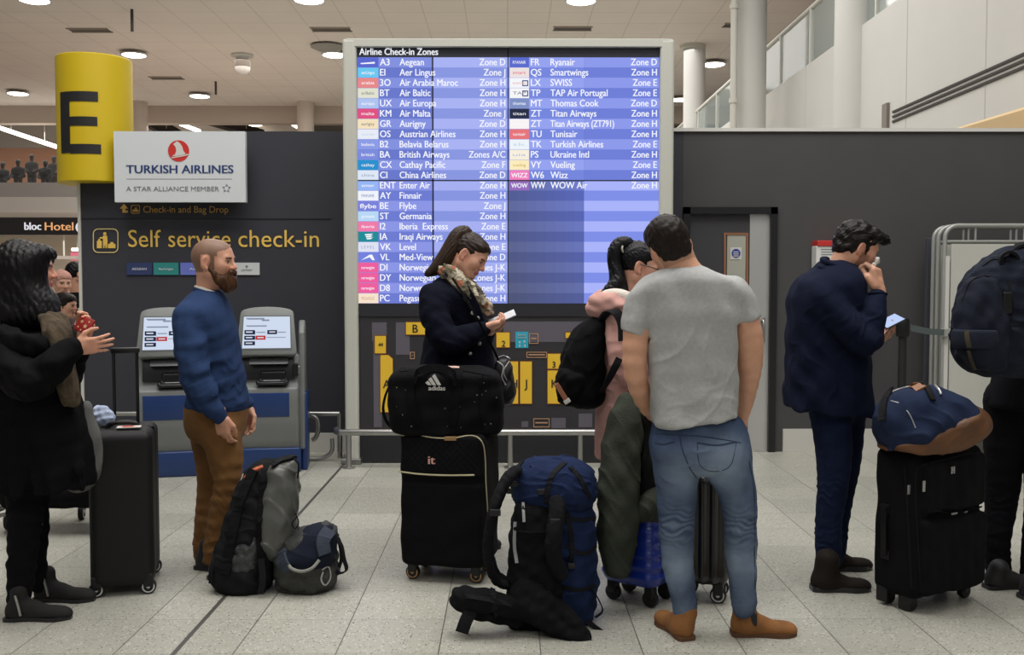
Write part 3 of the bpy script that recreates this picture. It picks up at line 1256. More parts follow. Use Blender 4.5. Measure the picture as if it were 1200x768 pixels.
# lettering on the dark wall ------------------------------------------
Yw = W - 0.004
M_dg = mat('dim_gold', (206, 164, 84), 0.5)
o = empty('direction_line', at(168, 249, Yw), 'small yellow check-in and bag drop line with arrow under the airline sign', 'lettering')
put_text(MB(), 'Check-in and Bag Drop', 168, 249.3, 7.6, Yw, w=99).build('line_lettering', M_dg, o)
wl = MB()
poly_geo(wl, [(140.5, 244.6), (145.4, 239), (150.4, 244.6), (147.2, 244.6), (147.2, 246.8), (150, 246.8), (150, 249.4), (143.6, 249.4), (143.6, 244.6)], Yw, 0.003)
wl.build('arrow', M_dg, o)
wl = MB()
ring_geo(wl, rrect(153.5, 240.5, 164, 250.5, 2), rrect(154.2, 241.2, 163.3, 249.8, 1.6), Yw, 0.003)
wl.build('icon_border', M_dg, o)
wl = MB()
poly_geo(wl, [(155.5, 248.4), (155.5, 245.6), (157.6, 245.6), (158.4, 243.2), (160.6, 243.2), (160.6, 245.6), (162.3, 245.6), (162.3, 248.4)], Yw, 0.003)
wl.build('bag_icon', M_dg, o)
o = empty('wall_lettering', at(150, 290, Yw), 'large yellow self service check-in lettering on the dark partition', 'lettering')
for s_, x_, w_ in (('Self', 150.5, 38), ('service', 197.5, 72.5), ('check-in', 279.5, 94)):
    put_text(MB(), s_, x_, 289.5, 19.6, Yw, w=w_).build('word_lettering', M_ylet, o)
ic = MB()
ring_geo(ic, rrect(109, 268, 138.8, 296.5, 6), rrect(110, 269, 137.8, 295.5, 5.2), Yw, 0.003)
ib = ic.build('check_in_pictogram', M_gold, origin=at(124, 282, Yw))
tag(ib, 'yellow boxed pictogram of a traveller with suitcases before the big lettering', 'pictogram')
ic = MB()
disc_geo(ic, 123, 274, 1.9, Yw)
poly_geo(ic, [(121, 276.3), (125.6, 276.3), (126.2, 283), (125.2, 291), (123.8, 291), (123.4, 284.5), (122.4, 291), (121.2, 291), (120.8, 280), (117.2, 279.6), (116.8, 278.2), (120.4, 278)], Yw)
ic.build('traveller', M_ylet, ib)
ic = MB()
poly_geo(ic, [(113.8, 291), (113.8, 282.6), (115.4, 282), (115.4, 280), (117.6, 280), (117.6, 282), (119.4, 282.6), (119.4, 291)], Yw)
ic.build('upright_case', M_ylet, ib)
ic = MB()
poly_geo(ic, [(126.6, 291), (126.6, 286.2), (129, 285.6), (129.8, 283.8), (132.6, 283.8), (133.4, 285.6), (135.4, 286.2), (135.4, 291)], Yw)
ic.build('flat_case', M_ylet, ib)
for x0, x1, c, s_, lab in ((148.5, 178, (44, 56, 100), 'Aegean', 'navy airline plate, leftmost of the row under the big lettering'),
                           (180, 209, (40, 132, 128), 'Aer Lingus', 'teal airline plate in the row under the big lettering'),
                           (211.5, 240.5, (104, 116, 196), 'Air', 'periwinkle airline plate half behind the bearded head'),
                           (275, 304, (204, 206, 206), 'CATHAY', 'pale airline plate in front of the bearded face')):
    pp = pbox(x0, 308, x1, 322.3, Yw - 0.008, 0.012).build('airline_plate', mat('plate_%d' % x0, c, 0.5))
    tag(pp, lab, 'sign', 'airline plates on the partition')
    mb = MB()
    if x0 > 270:
        disc_geo(mb, 289, 312.5, 1.5, Yw - 0.008, 0.002)
        put_text(mb, 'CATHAY', 289.5, 317.6, 1.9, Yw - 0.008, 'C', w=13)
        mb.build('plate_lettering', M_grey, pp)
    else:
        put_text(mb, {'Aegean': 'AEGEAN', 'Aer Lingus': 'AerLingus', 'Air': 'Air'}[s_], (x0 + x1) / 2, 316.6, 2.6, Yw - 0.008, 'C', w=17 if x0 < 200 else 8)
        mb.build('plate_lettering', mat('plate_ink', (214, 218, 226), 0.5), pp)

# wall box, red and white ---------------------------------------------
wbx = empty('wall_dispenser', at(985, 420, W), 'white and red box on the wall behind the navy-coated man', 'box')
pbox(955, 288, 1016, 420, W - 0.14, 0.14, 0.01).build('body', mat('box_white', (214, 214, 210), 0.5), wbx)
pbox(958, 282, 1014, 288.5, W - 0.15, 0.15, 0.005).build('red_top', mat('box_red', (190, 44, 40), 0.5), wbx)
pbox(998, 318, 1015, 332, W - 0.145, 0.01).build('red_label', mat('box_red', (190, 44, 40), 0.5), wbx)
mb = MB()
for y in (292, 295, 298):
    poly_geo(mb, [(962, y), (986, y), (986, y + 1), (962, y + 1)], W - 0.14, 0.002)
mb.build('small_print', M_grey, wbx)
# ================================================================ departure board
YB = 8.15
bd = empty('departure_board', at(596, 548, YB), 'large lit airline check-in zones board in a pale steel portal frame', 'display board')
bd.location = (at(596, 400, YB)[0], YB, 0)
reg(bd, bd.location)
zt_b = at(596, 45, YB)[2]
xl0, xl1, xr0, xr1 = at(402.5, 300, YB)[0], at(419, 300, YB)[0], at(772.5, 300, YB)[0], at(789, 300, YB)[0]
zin = at(596, 54.5, YB)[2]
fm = MB()
fm.box((xl0, YB, 0), (xl1, YB + 0.3, zt_b), 0.025, seg=3)
fm.box((xr0, YB, 0), (xr1, YB + 0.3, zt_b), 0.025, seg=3)
fm.box((xl0 + 0.03, YB + 0.002, zin), (xr1 - 0.03, YB + 0.3, zt_b - 0.001), 0.004)
fm.build('portal_frame', M_frame, bd)
MB().box((xl1, YB + 0.07, 0.0), (xr0, YB + 0.28, zin)).build('backing', M_blk, bd)
MB().box((xl0 - 0.03, YB - 0.02, 0), (xl1 + 0.02, YB + 0.32, 0.05), 0.008).build('foot_plate', M_steel, bd)
MB().box((xr0 - 0.02, YB - 0.02, 0), (xr1 + 0.03, YB + 0.32, 0.05), 0.008).build('foot_plate', M_steel, bd)
YS = YB + 0.05


def screen_mat():
    """rows of light and darker blue over a wall of monitors, each with its own tint"""
    m = bpy.data.materials.new('monitor_wall')
    m.use_nodes = True
    nt = m.node_tree
    nt.nodes.remove(nt.nodes['Principled BSDF'])
    N, L = nt.nodes.new, nt.links.new
    a = N('ShaderNodeAttribute')
    a.attribute_name = 'Col'
    e = N('ShaderNodeEmission')
    e.inputs[1].default_value = 1.0
    L(a.outputs['Color'], e.inputs[0])
    L(e.outputs[0], nt.nodes['Material Output'].inputs[0])
    return m


MS = screen_mat()
Vs, Fs, Cs = [], [], []


def quad(x0, y0, x1, y1, c, Y=YS):
    n = len(Vs)
    for (x, y) in ((x0, y1), (x1, y1), (x1, y0), (x0, y0)):
        q = at(x, y, Y)
        Vs.append((q[0], Y, q[2]))
        Cs.append(lin(c))
    Fs.append((n, n + 1, n + 2, n + 3))


top0, rowh = 67.0, 12.03
cols = [(419, 507.4), (507.4, 595.3), (595.3, 684.4), (684.4, 772.5)]
tint = {0: ((132, 146, 224), (106, 121, 204)), 1: ((170, 180, 244), (138, 152, 226)),
        2: ((150, 163, 240), (118, 135, 222)), 3: ((142, 155, 236), (112, 128, 216))}
for r in range(24):
    y0, y1 = top0 + rowh * r, top0 + rowh * (r + 1)
    for ci, (x0, x1) in enumerate(cols):
        c = np.array(tint[ci][r % 2], float)
        if r >= 12:
            c = np.array(((140, 150, 230), (110, 124, 210))[r % 2], float)
            if ci == 1:
                c = np.array(((166, 176, 242), (136, 150, 226))[r % 2], float)
            if ci == 3:
                c = np.array(((170, 180, 250), (128, 144, 232))[r % 2], float)
            if ci == 2:
                # this monitor is dimmer, and fades towards its lower left corner
                n = 8
                for i in range(n):
                    f = 0.30 + 0.60 * (0.55 * (i + 0.5) / n + 0.45 * (1 - (r - 12) / 11.0))
                    cc = np.array(((116, 132, 220), (92, 108, 200))[r % 2], float) * f + np.array((74, 76, 84)) * (1 - f)
                    quad(x0 + (x1 - x0) * i / n, y0, x0 + (x1 - x0) * (i + 1) / n, y1, cc)
                continue
        quad(x0, y0, x1, y1, c)
scr = mesh('screen', Vs, Fs, MS, bd, colors=np.array(Cs))
pbox(419, 54.5, 772.5, top0, YS - 0.004, 0.03).build('header_bar', mat('header_dark', (42, 46, 58), 0.4), bd)
sm_ = MB()
for x in (507.4, 684.4):
    pbox(x - 0.45, 67, x + 0.45, 356, YS - 0.004, 0.004, mb=sm_)
pbox(594.7, 55, 595.9, 356, YS - 0.004, 0.004, mb=sm_)
pbox(419, 211.0, 772.5, 212.4, YS - 0.004, 0.004, mb=sm_)
sm_.build('monitor_seam', mat('seam_dark', (34, 38, 66), 0.5), bd)
pbox(419, 356, 772.5, 371, YB + 0.03, 0.05).build('lower_bezel', mat('bezel_dark', (40, 41, 46), 0.4), bd)
MT = glow('screen_white', (246, 248, 255), 1.0)
hb = MB()
put_text(hb, 'Airline Check-in Zones', 421, 64.4, 7.6, YS - 0.006, w=91, bold=0.35)
hb.build('header_lettering', MT, bd)

LEFT = [('A3', 'Aegean', 'Zone D', (92, 106, 206), 'A'), ('EI', 'Aer Lingus', 'Zone J', (110, 200, 240), 'aerLingus'),
        ('3O', 'Air Arabia Maroc', 'Zone H', (232, 138, 136), 'arabia'), ('BT', 'Air Baltic', 'Zone H', (226, 226, 208), 'airBaltic'),
        ('UX', 'Air Europa', 'Zone H', (176, 196, 240), 'europa'), ('KM', 'Air Malta', 'Zone J', (224, 84, 130), 'malta'),
        ('GR', 'Aurigny', 'Zone D', (244, 226, 190), 'aurigny'), ('OS', 'Austrian Airlines', 'Zone H', (232, 236, 246), 'austrian'),
        ('B2', 'Belavia Belarus', 'Zone H', (140, 156, 230), 'belavia'), ('BA', 'British Airways', 'Zones A/C', (124, 140, 222), 'british'),
        ('CX', 'Cathay Pacific', 'Zone F', (44, 146, 206), 'cathay'), ('CI', 'China Airlines', 'Zone D', (222, 232, 246), 'china'),
        ('ENT', 'Enter Air', 'Zone H', (150, 182, 246), 'enter'), ('AY', 'Finnair', 'Zone H', (240, 244, 250), 'FINNAIR'),
        ('BE', 'Flybe', 'Zone J', (122, 130, 220), 'flybe'), ('ST', 'Germania', 'Zone H', (184, 216, 246), 'germania'),
        ('I2', 'Iberia  Express', 'Zone E', (240, 124, 170), 'iberia'), ('IA', 'Iraqi Airways', 'Zone H', (36, 140, 150), 'IA'),
        ('VK', 'Level', 'Zone E', (222, 226, 242), 'L E V E L'), ('VL', 'Med-View', 'Zone D', (116, 130, 222), 'med'),
        ('DI', 'Norwegian', 'Zones J-K', (238, 96, 158), 'norwegian'), ('DY', 'Norwegian', 'Zones J-K', (238, 96, 158), 'norwegian'),
        ('D8', 'Norwegian', 'Zones J-K', (238, 96, 158), 'norwegian'), ('PC', 'Pegasus', 'Zone H', (248, 226, 204), 'PEGASUS')]
RIGHT = [('FR', 'Ryanair', 'Zone D', (92, 108, 206), 'RYANAIR'), ('QS', 'Smartwings', 'Zone H', (238, 226, 226), 'smart'),
         ('LX', 'SWISS', 'Zone E', (244, 246, 250), 'swiss'), ('TP', 'TAP Air Portugal', 'Zone E', (246, 246, 246), 'TAP'),
         ('MT', 'Thomas Cook', 'Zone D', (128, 146, 196), 'thomas'), ('ZT', 'Titan Airways', 'Zone H', (44, 50, 72), 'titan'),
         ('ZT', 'Titan Airways (ZT791)', 'Zone H', (248, 244, 244), 'titan'), ('TU', 'Tunisair', 'Zone H', (232, 118, 122), 'tunisair'),
         ('TK', 'Turkish Airlines', 'Zone E', (238, 244, 250), 'tk'), ('PS', 'Ukraine Intl', 'Zone H', (248, 240, 220), 'uia'),
         ('VY', 'Vueling', 'Zone E', (252, 236, 190), 'vueling'), ('W6', 'Wizz', 'Zone H', (242, 130, 190), 'WIZZ'),
         ('WW', 'WOW Air', 'Zone H', (150, 108, 190), 'WOW')]
LOGO = {'PEGASUS': (196, 160, 130), 'airBaltic': (120, 130, 120), 'aurigny': (110, 110, 110), 'L E V E L': (130, 140, 190), 'FINNAIR': (120, 130, 190),
        'vueling': (206, 170, 70), 'swiss': (230, 180, 180), 'TAP': (120, 120, 150), 'austrian': (200, 214, 240), 'china': (150, 160, 190), 'uia': (170, 190, 230),
        'tk': (190, 215, 235), 'smart': (224, 80, 110)}
lm = {}
for side, rows, xs in (('L', LEFT, (419, 443.4, 445.3, 468.3, 592)), ('R', RIGHT, (597, 620, 622, 645, 769.5))):
    for r, (code, nm, zone, lc, lt) in enumerate(rows):
        yb = top0 + rowh * r + 9.6
        put_text(MB(), code, xs[2], yb, 7.6, YS - 0.003, bold=0.3, sx=0.72 if code == 'WW' else 0.9).build('code_lettering', MT, bd)
        rw = MB()
        put_text(rw, nm, xs[3], yb, 7.6, YS - 0.003, bold=0.3, sx=0.86 if len(nm) < 18 else 0.72)
        rw.build('airline_lettering', MT, bd)
        put_text(MB(), zone, xs[4], yb, 7.6, YS - 0.003, 'R', bold=0.3, sx=0.86).build('zone_lettering', MT, bd)
        y0 = top0 + rowh * r
        lg = pbox(xs[0] + 0.3, y0 + 0.3, xs[1], y0 + rowh - 0.2, YS - 0.003, 0.003).build('airline_logo', glow('logo_%d_%d_%d' % lc, lc, 1.0), bd)
        mb = MB()
        cx = (xs[0] + xs[1]) / 2
        if lt == 'IA':
            for q in range(3):
                poly_geo(mb, [(cx - 4 + q, y0 + 3 + 2.3 * q), (cx + 6, y0 + 2.4 + 2.3 * q), (cx + 3, y0 + 4.4 + 2.3 * q), (cx - 3 + q, y0 + 4.6 + 2.3 * q)], YS - 0.006, 0.001)
        elif lt == 'A':
            poly_geo(mb, [(cx - 9, y0 + 7), (cx + 8, y0 + 5.5), (cx + 8, y0 + 7.6), (cx - 8, y0 + 8.2)], YS - 0.006, 0.001)
        elif lt == 'med':
            poly_geo(mb, [(cx - 8, y0 + 9.5), (cx + 2, y0 + 3), (cx + 5, y0 + 3), (cx + 8, y0 + 9.5), (cx + 5, y0 + 9.5), (cx + 2, y0 + 6)], YS - 0.006, 0.001)
        else:
            big = lt in ('flybe', 'WOW', 'WIZZ')
            put_text(mb, lt, cx, y0 + (8.8 if big else 7.8), 5.2 if big else 3.4, YS - 0.003, 'C', w=min(20, 15 if not big else 19), bold=0.3 if big else 0.0)
        mb.build('logo_lettering', glow('ink_%d_%d_%d' % LOGO[lt], LOGO[lt], 1.0) if lt in LOGO else MT, lg)
        if lt == 'TAP' or lt == 'swiss':
            mb = MB()
            ring_geo(mb, [(612, y0 + 3), (619, y0 + 3), (619, y0 + 10), (612, y0 + 10)], [(613.3, y0 + 4.3), (617.7, y0 + 4.3), (617.7, y0 + 8.7), (613.3, y0 + 8.7)], YS - 0.004, 0.001)
            mb.build('logo_square', glow('ink_navy', (70, 84, 130), 1.0), lg)

# zone map under the screen ------------------------------------------
YM = YB + 0.04
mp = pbox(422, 370, 772.5, 503, YM, 0.03).build('zone_map', mat('map_dark', (44, 43, 46), 0.5), bd)
pbox(421, 369.2, 772.5, 370.4, YM - 0.008, 0.03).build('map_edge', mat('map_edge', (78, 76, 80), 0.4), bd)
M_mapy = mat('map_yellow', (228, 186, 50), 0.5)
M_mapg = mat('map_grey', (92, 88, 98), 0.5)
M_mapo = mat('map_outline', (110, 52, 36), 0.5)
for x0, y0, x1, y1 in ((436, 378, 453, 400), (438, 400, 447, 501), (464, 378, 480, 416), (590, 377, 702, 401), (700, 377, 760, 430), (611, 494, 619, 501), (646, 490, 663, 502), (678, 485, 694, 501)):
    pbox(x0, y0, x1, y1, YM - 0.002, 0.002).build('map_building', M_mapg, mp)


def block(pix, s=None, tx=0, ty=0, th=0, m=None):
    o = poly_geo(MB(), pix, YM - 0.004, 0.003).build('map_zone', m or M_mapy, mp)
    mb = MB()
    ring_geo(mb, pix, [(x + (0.8 if x < np.mean([q[0] for q in pix]) else -0.8), y + (0.8 if y < np.mean([q[1] for q in pix]) else -0.8)) for x, y in pix], YM - 0.007, 0.0005)
    mb.build('map_outline', M_mapo, mp)
    if s:
        mb = MB()
        put_text(mb, s, tx, ty, th, YM - 0.007, 'C', bold=0.3)
        mb.build('map_lettering', M_blk, mp)


block([(438.5, 393), (453, 393), (453, 415), (438.5, 415)], '44', 446, 406, 4)
block([(445, 415.5), (456, 415.5), (461, 420), (461, 484), (445, 484)], 'A', 453, 455, 9.5)
block([(475, 377), (500, 377), (500, 393), (475, 393)], 'B', 486.5, 390, 9.5)
block([(581, 389), (598, 389), (598, 408), (581, 408)], '2', 590, 406.5, 7)
block([(592, 423), (608, 423), (608, 474), (592, 474)], 'H', 602.5, 454.5, 9.5)
block([(608.8, 423), (624, 423), (624, 474), (608.8, 474)], 'J', 616, 454.5, 9.5)
block([(641, 414), (660, 414), (660, 433), (641, 433)], '3', 649, 431, 7)
block([(641, 433.5), (660, 433.5), (660, 474), (641, 474)], 'K', 650, 454.5, 9.5)
block([(662, 389), (669, 389), (669, 397), (662, 397)])
o = pbox(604, 389, 619, 408, YM - 0.004, 0.003).build('map_facilities', mat('map_cyan', (40, 164, 190), 0.5), mp)
mb = MB()
put_text(mb, 'Special', 611.5, 393.5, 2.2, YM - 0.005, 'C', w=9)
put_text(mb, 'assistance', 611.5, 396.5, 2.0, YM - 0.005, 'C', w=11)
for x, y in ((608, 401), (613.5, 400), (608, 405), (614, 405)):
    poly_geo(mb, [(x, y), (x + 1.6, y - 1.4), (x + 2, y + 1.2), (x + 0.6, y + 1.6)], YM - 0.004, 0.002)
mb.build('facilities_lettering', M_white, mp)
for x0, y0, x1, y1 in ((617, 412.5, 641, 419.5), (625, 490.5, 644, 501), (620, 391, 631, 403), (480.5, 412.5, 486, 421)):
    mb = MB()
    ring_geo(mb, [(x0, y0), (x1, y0), (x1, y1), (x0, y1)], [(x0 + .9, y0 + .9), (x1 - .9, y0 + .9), (x1 - .9, y1 - .9), (x0 + .9, y1 - .9)], YM - 0.003, 0.002)
    poly_geo(mb, [(x0 + 2.4, (y0 + y1) / 2 - 0.9), (x1 - 2.4, (y0 + y1) / 2 - 0.9), (x1 - 2.4, (y0 + y1) / 2 + 0.7), (x0 + 2.4, (y0 + y1) / 2 + 0.7)], YM - 0.003, 0.002)
    mb.build('map_frame', mat('map_frame_tan', (176, 138, 108), 0.5), mp)
pbox(422, 503, 772.5, 547, YB + 0.055, 0.02).build('lower_panel', mat('lower_dark', (30, 30, 34), 0.5), bd)

# ---------------------------------------------------------------- guard rails
YR = 8.0


def rail(name, x0, x1, y, posts, lab, Y):
    t = empty(name, (at((x0 + x1) / 2, y, Y)[0], Y, 0), lab, 'guard rail')
    z = at(x0, y, Y)[2]
    a, b_ = at(x0, y, Y)[0], at(x1, y, Y)[0]
    r = 0.026
    MB().tube([(a, Y + 0.14, z), (a + 0.015, Y + 0.04, z), (a + 0.06, Y, z), (b_ - 0.06, Y, z), (b_ - 0.015, Y + 0.04, z), (b_, Y + 0.14, z)], r, 14).build('rail', M_steel, t, smooth=True)
    for px in posts:
        x = at(px, y, Y)[0]
        MB().tube([(x, Y, 0.01), (x, Y, z - 0.01)], 0.022, 12).build('post', M_steel, t, smooth=True)
        MB().lathe([(0.05, 0), (0.05, 0.012), (0.026, 0.02)], (x, Y, 0)).build('floor_flange', M_steel, t, smooth=True)
    return t


rail('guard_rail', 391, 800, 507, (408.5, 598, 680, 765), 'long low steel guard rail in front of the departure board', 7.98)
t = empty('looped_guard_rail', (at(370, 500, 8.45)[0], 8.45, 0), 'low steel rail with looped pipe end between right kiosk and board', 'guard rail')
Yq = 8.45
z1 = at(370, 485, Yq)[2]
q = lambda x, y, Y=Yq: at(x, y, Y)
MB().tube([q(90, 485), q(398, 485)], 0.02, 12).build('rail', M_steel, t, smooth=True)
MB().tube(spline([q(356, 486), q(366, 487), q(372.5, 493), q(373, 504), q(370, 513), q(366, 516)], 5), 0.02, 12).build('loop', M_steel, t, smooth=True)
MB().tube(spline([q(389, 514, 8.3), q(389, 528, 8.3), q(383, 535, 8.3), q(372, 538, 8.3), q(358, 538, 8.3)], 5), 0.018, 12).build('lower_loop', M_steel, t, smooth=True)
x_ = q(398, 485)[0]
MB().tube([(x_, Yq, 0), (x_, Yq, z1)], 0.022).build('post', M_steel, t, smooth=True)

# ---------------------------------------------------------------- self-service kiosks
M_kg = mat('kiosk_grey', (114, 117, 115), 0.45, var=0.03)
M_kd = mat('kiosk_dark_grey', (92, 95, 96), 0.45)
M_kb = mat('kiosk_blue', (28, 54, 104), 0.4)
M_scr = glow('kiosk_screen', (214, 226, 246), 0.92)


def bez(mb, pix, Y):
    return poly_geo(mb, pix, Y, 0.002)


def kiosk(cx, cy, lab, yaw):
    """local: x across, y back from the front, z up"""
    t = empty('check_in_kiosk', (cx, cy, 0), lab, 'kiosk', 'self-service check-in kiosks')
    base = np.array((cx, cy, 0))

    def ext(name, prof, w0, m, x_off=0.0, bev=0.02, wtop=None, par=t):
        bm = bmesh.new()
        n = len(prof)
        A, B = [], []
        for (y, z) in prof:
            A.append(bm.verts.new((base[0] + x_off - w0 / 2, base[1] + y, z)))
            B.append(bm.verts.new((base[0] + x_off + w0 / 2, base[1] + y, z)))
        bm.faces.new(A)
        bm.faces.new(B[::-1])
        for i in range(n):
            j = (i + 1) % n
            bm.faces.new((A[i], B[i], B[j], A[j]))
        bmesh.ops.recalc_face_normals(bm, faces=bm.faces[:])
        if bev:
            bmesh.ops.bevel(bm, geom=bm.edges[:], offset=bev, segments=3, affect='EDGES', profile=0.5, clamp_overlap=True)
        mb = MB()
        mb.bm(bm)
        return mb.build(name, m, par, smooth=True)
    ext('plinth', [(0.06, 0), (0.42, 0), (0.42, 0.2), (0.04, 0.2)], 0.50, M_kb, bev=0.015)
    ext('body', [(0.07, 0.17), (0.4, 0.17), (0.4, 0.93), (0.16, 0.93), (0.12, 0.70), (0.005, 0.68), (0.0, 0.60), (0.012, 0.40), (0.04, 0.25)], 0.475, M_kg, bev=0.02)
    ext('side_spine', [(0.12, 0.17), (0.44, 0.17), (0.44, 1.14), (0.3, 1.20), (0.2, 1.1), (0.15, 0.6)], 0.05, M_kg, 0.255, 0.015)
    ext('blue_spine', [(0.14, 0.0), (0.46, 0.0), (0.46, 0.62), (0.17, 0.62)], 0.045, M_kb, 0.275, 0.012)
    ext('blue_panel', [(-0.004, 0.64), (0.02, 0.64), (0.03, 0.45), (0.006, 0.45)], 0.36, M_kb, -0.01, 0.003)
    ext('recess', [(0.10, 0.74), (0.17, 0.74), (0.2, 0.90), (0.135, 0.90)], 0.40, M_blk2, 0.0, 0.004)
    ext('printer_hood', [(0.05, 0.86), (0.15, 0.85), (0.17, 0.90), (0.12, 0.905)], 0.30, M_kd, 0.01, 0.008)
    tr = S(0.01)
    tr.box(base + (0.04, 0.06, 0.72), (0.125, 0.075, 0.022), 0.02)
    tr.box(base + (0.04, 0.02, 0.745), (0.10, 0.08, 0.02), 0.012, op='-')
    tr.box(base + (0.04, 0.12, 0.76), (0.10, 0.03, 0.045), 0.02)
    tray = tr.build('ticket_tray', M_blk2, t, res=0.006)
    MB().box(base + (-0.03, 0.035, 0.728), base + (0.10, 0.06, 0.736), 0.003).build('tray_lip', M_steel, tray)
    MB().box(base + (0.195, 0.085, 0.76), base + (0.235, 0.15, 0.86), 0.006).build('card_reader', M_blk2, t)
    MB().box(base + (0.225, 0.09, 0.78), base + (0.25, 0.12, 0.84), 0.006).build('reader_light', M_steel, t)
    # head: arched outline, tipped back
    hw, n = 0.222, 12
    out = [(-hw - 0.012, 0.0), (hw + 0.012, 0.0)] + [(hw - 0.01 - 0.02 * (i / n), 0.33 + 0.0 * i) for i in range(1)]
    arch = [(hw * 0.93 * math.cos(PI * i / n), 0.33 + 0.055 * math.sin(PI * i / n) ** 0.8) for i in range(n + 1)]
    outline = [(-hw - 0.012, 0.01), (-hw + 0.005, -0.01), (hw - 0.005, -0.01), (hw + 0.012, 0.01)] + arch
    tilt = math.radians(16)
    M = np.eye(4)
    M[:3, :3] = rotmat((1, 0, 0), -tilt)
    M[:3, 3] = base + (-0.005, 0.05, 0.94)

    def hd(pts, y0, y1, bev):
        bm = bmesh.new()
        A = [bm.verts.new((x, y0, z)) for x, z in pts]
        B = [bm.verts.new((x * 0.92, y1, z * 0.95 + 0.005)) for x, z in pts]
        k = len(pts)
        bm.faces.new(A)
        bm.faces.new(B[::-1])
        for i in range(k):
            j = (i + 1) % k
            bm.faces.new((A[i], B[i], B[j], A[j]))
        bmesh.ops.recalc_face_normals(bm, faces=bm.faces[:])
        if bev:
            bmesh.ops.bevel(bm, geom=bm.edges[:], offset=bev, segments=2, affect='EDGES', profile=0.5, clamp_overlap=True)
        return MB().bm(bm, M)
    h = hd(outline, 0.0, 0.13, 0.012).build('head', M_kg, t, smooth=True)
    sw, s0, s1 = 0.185, 0.045, 0.30
    hd([(-sw - .012, s0 - .012), (sw + .012, s0 - .012), (sw + .0, s1 + .012), (-sw - .0, s1 + .012)], -0.003, 0.01, 0.002).build('screen_bezel', M_kd, t)
    sc_ = hd([(-sw, s0), (sw, s0), (sw - .008, s1), (-sw + .008, s1)], -0.006, 0.008, 0).build('touch_screen', M_scr, t)

    def lay(x0, z0, x1, z1, m, nm, d=-0.0085):
        hd([(x0, z0), (x1, z0), (x1, z1), (x0, z1)], d, -0.006, 0).build(nm, m, sc_)
    for i, (c, x) in enumerate((((34, 44, 78), -0.17), ((34, 44, 78), -0.17), ((40, 50, 84), -0.17))):
        z = 0.175 - i * 0.045
        lay(x, z - 0.016, x + 0.075, z + 0.016, glow('tile_navy', (40, 50, 84), 0.8), 'airline_button')
        lay(x + 0.012, z - 0.004, x + 0.06, z + 0.005, glow('tile_text', (235, 238, 246), 0.8), 'button_lettering', -0.0095)
    lay(-0.085, 0.114, -0.008, 0.146, glow('tile_red', (204, 60, 66), 0.8), 'airline_button')
    lay(-0.07, 0.126, -0.022, 0.134, glow('tile_text', (235, 238, 246), 0.8), 'button_lettering', -0.0095)
    lay(0.005, 0.16, 0.08, 0.19, glow('tile_navy', (40, 50, 84), 0.8), 'airline_button')
    lay(0.02, 0.171, 0.066, 0.179, glow('tile_text', (235, 238, 246), 0.8), 'button_lettering', -0.0095)
    for z, x0, x1 in ((0.285, -0.16, -0.02), (0.272, -0.04, 0.02), (0.225, -0.16, 0.0), (0.172, -0.08, -0.01), (0.172, 0.09, 0.15), (0.13, 0.0, 0.15)):
        lay(x0, z, x1, z + 0.004, glow('tile_grey', (150, 160, 180), 0.8), 'screen_lettering')
    t.rotation_euler = (0, 0, yaw)
    return t


k1 = ground(318, 553)
kiosk(k1[0] - 0.0, 7.72, 'grey and blue check-in kiosk between the bearded man and the board', math.radians(8))
kiosk(at(201, 500, 7.6)[0], 7.55, 'grey and blue check-in kiosk half hidden behind the bearded man', math.radians(14))
# ================================================================ figure kit
def make_head():
    s = S(0.02)
    s.ell((0, -.020, .028), (.077, .096, .088))
    s.ell((0, .034, .040), (.060, .056, .060), k=.03)
    s.ell((0, .036, -.030), (.060, .055, .080), k=.03)
    s.ell((0, .066, -.094), (.026, .022, .021), k=.035)
    for q in (-1, 1):
        s.cap((q * .053, -.002, -.055), (q * .024, .062, -.094), .021, .018, k=.03)
        s.ell((q * .043, .062, -.020), (.022, .024, .026), k=.03)
    s.cap((-.034, .079, .021), (.034, .079, .021), .012, k=.022)
    for q in (-1, 1):
        s.ell((q * .033, .098, .004), (.019, .014, .012), k=.016, op='-')
    s.cap((0, .086, .018), (0, .109, -.024), .0075, .0115, k=.014)
    for q in (-1, 1):
        s.ell((q * .0125, .098, -.028), (.0095, .012, .009), k=.008)
        s.ell((q * .032, .075, .004), (.0135, .0135, .0125), k=.004)
        s.cap((q * .021, .085, .0125), (q * .044, .079, .011), .0036, k=.006)
    s.ell((0, .090, -.055), (.024, .0115, .0065), k=.007)
    s.ell((0, .088, -.066), (.020, .0115, .0072), k=.007)
    s.cap((-.02, .103, -.0605), (.02, .103, -.0605), .002, k=.004, op='-')
    for q in (-1, 1):
        Re = rotmat((0, 0, 1), q * 0.35) @ rotmat((1, 0, 0), -0.18)
        s.ell((q * .079, -.012, -.004), (.0085, .020, .034), R=Re, k=.008)
        s.ell((q * .088, -.006, .000), (.007, .011, .019), R=Re, k=.006, op='-')
        s.ell((q * .078, -.002, -.033), (.007, .009, .010), k=.006)
    return s


HEAD = make_head()


class Head:
    def __init__(h, c, fwd, up, s=1.0):
        f = unit(fwd)
        u = np.array(up, float)
        u = unit(u - f * (u @ f))
        l = np.cross(u, f)          # towards the figure's left ... right-handed with f forward
        h.R = np.stack([-l, f, u], 1)
        h.c, h.s = np.array(c, float), s

    def w(h, l, f, u):
        return h.c + h.R @ (np.array((l, f, u)) * h.s)

    def loc(h, P):
        return (P - h.c) @ h.R / h.s

    def join(h, sd, shape, k=0.02, rad=0.17, op='+'):
        sd._put(lambda P: shape.ev((P - h.c) @ h.R / h.s) * h.s, h.c - rad * h.s, h.c + rad * h.s, op, k)


SKIN = (208, 162, 138)


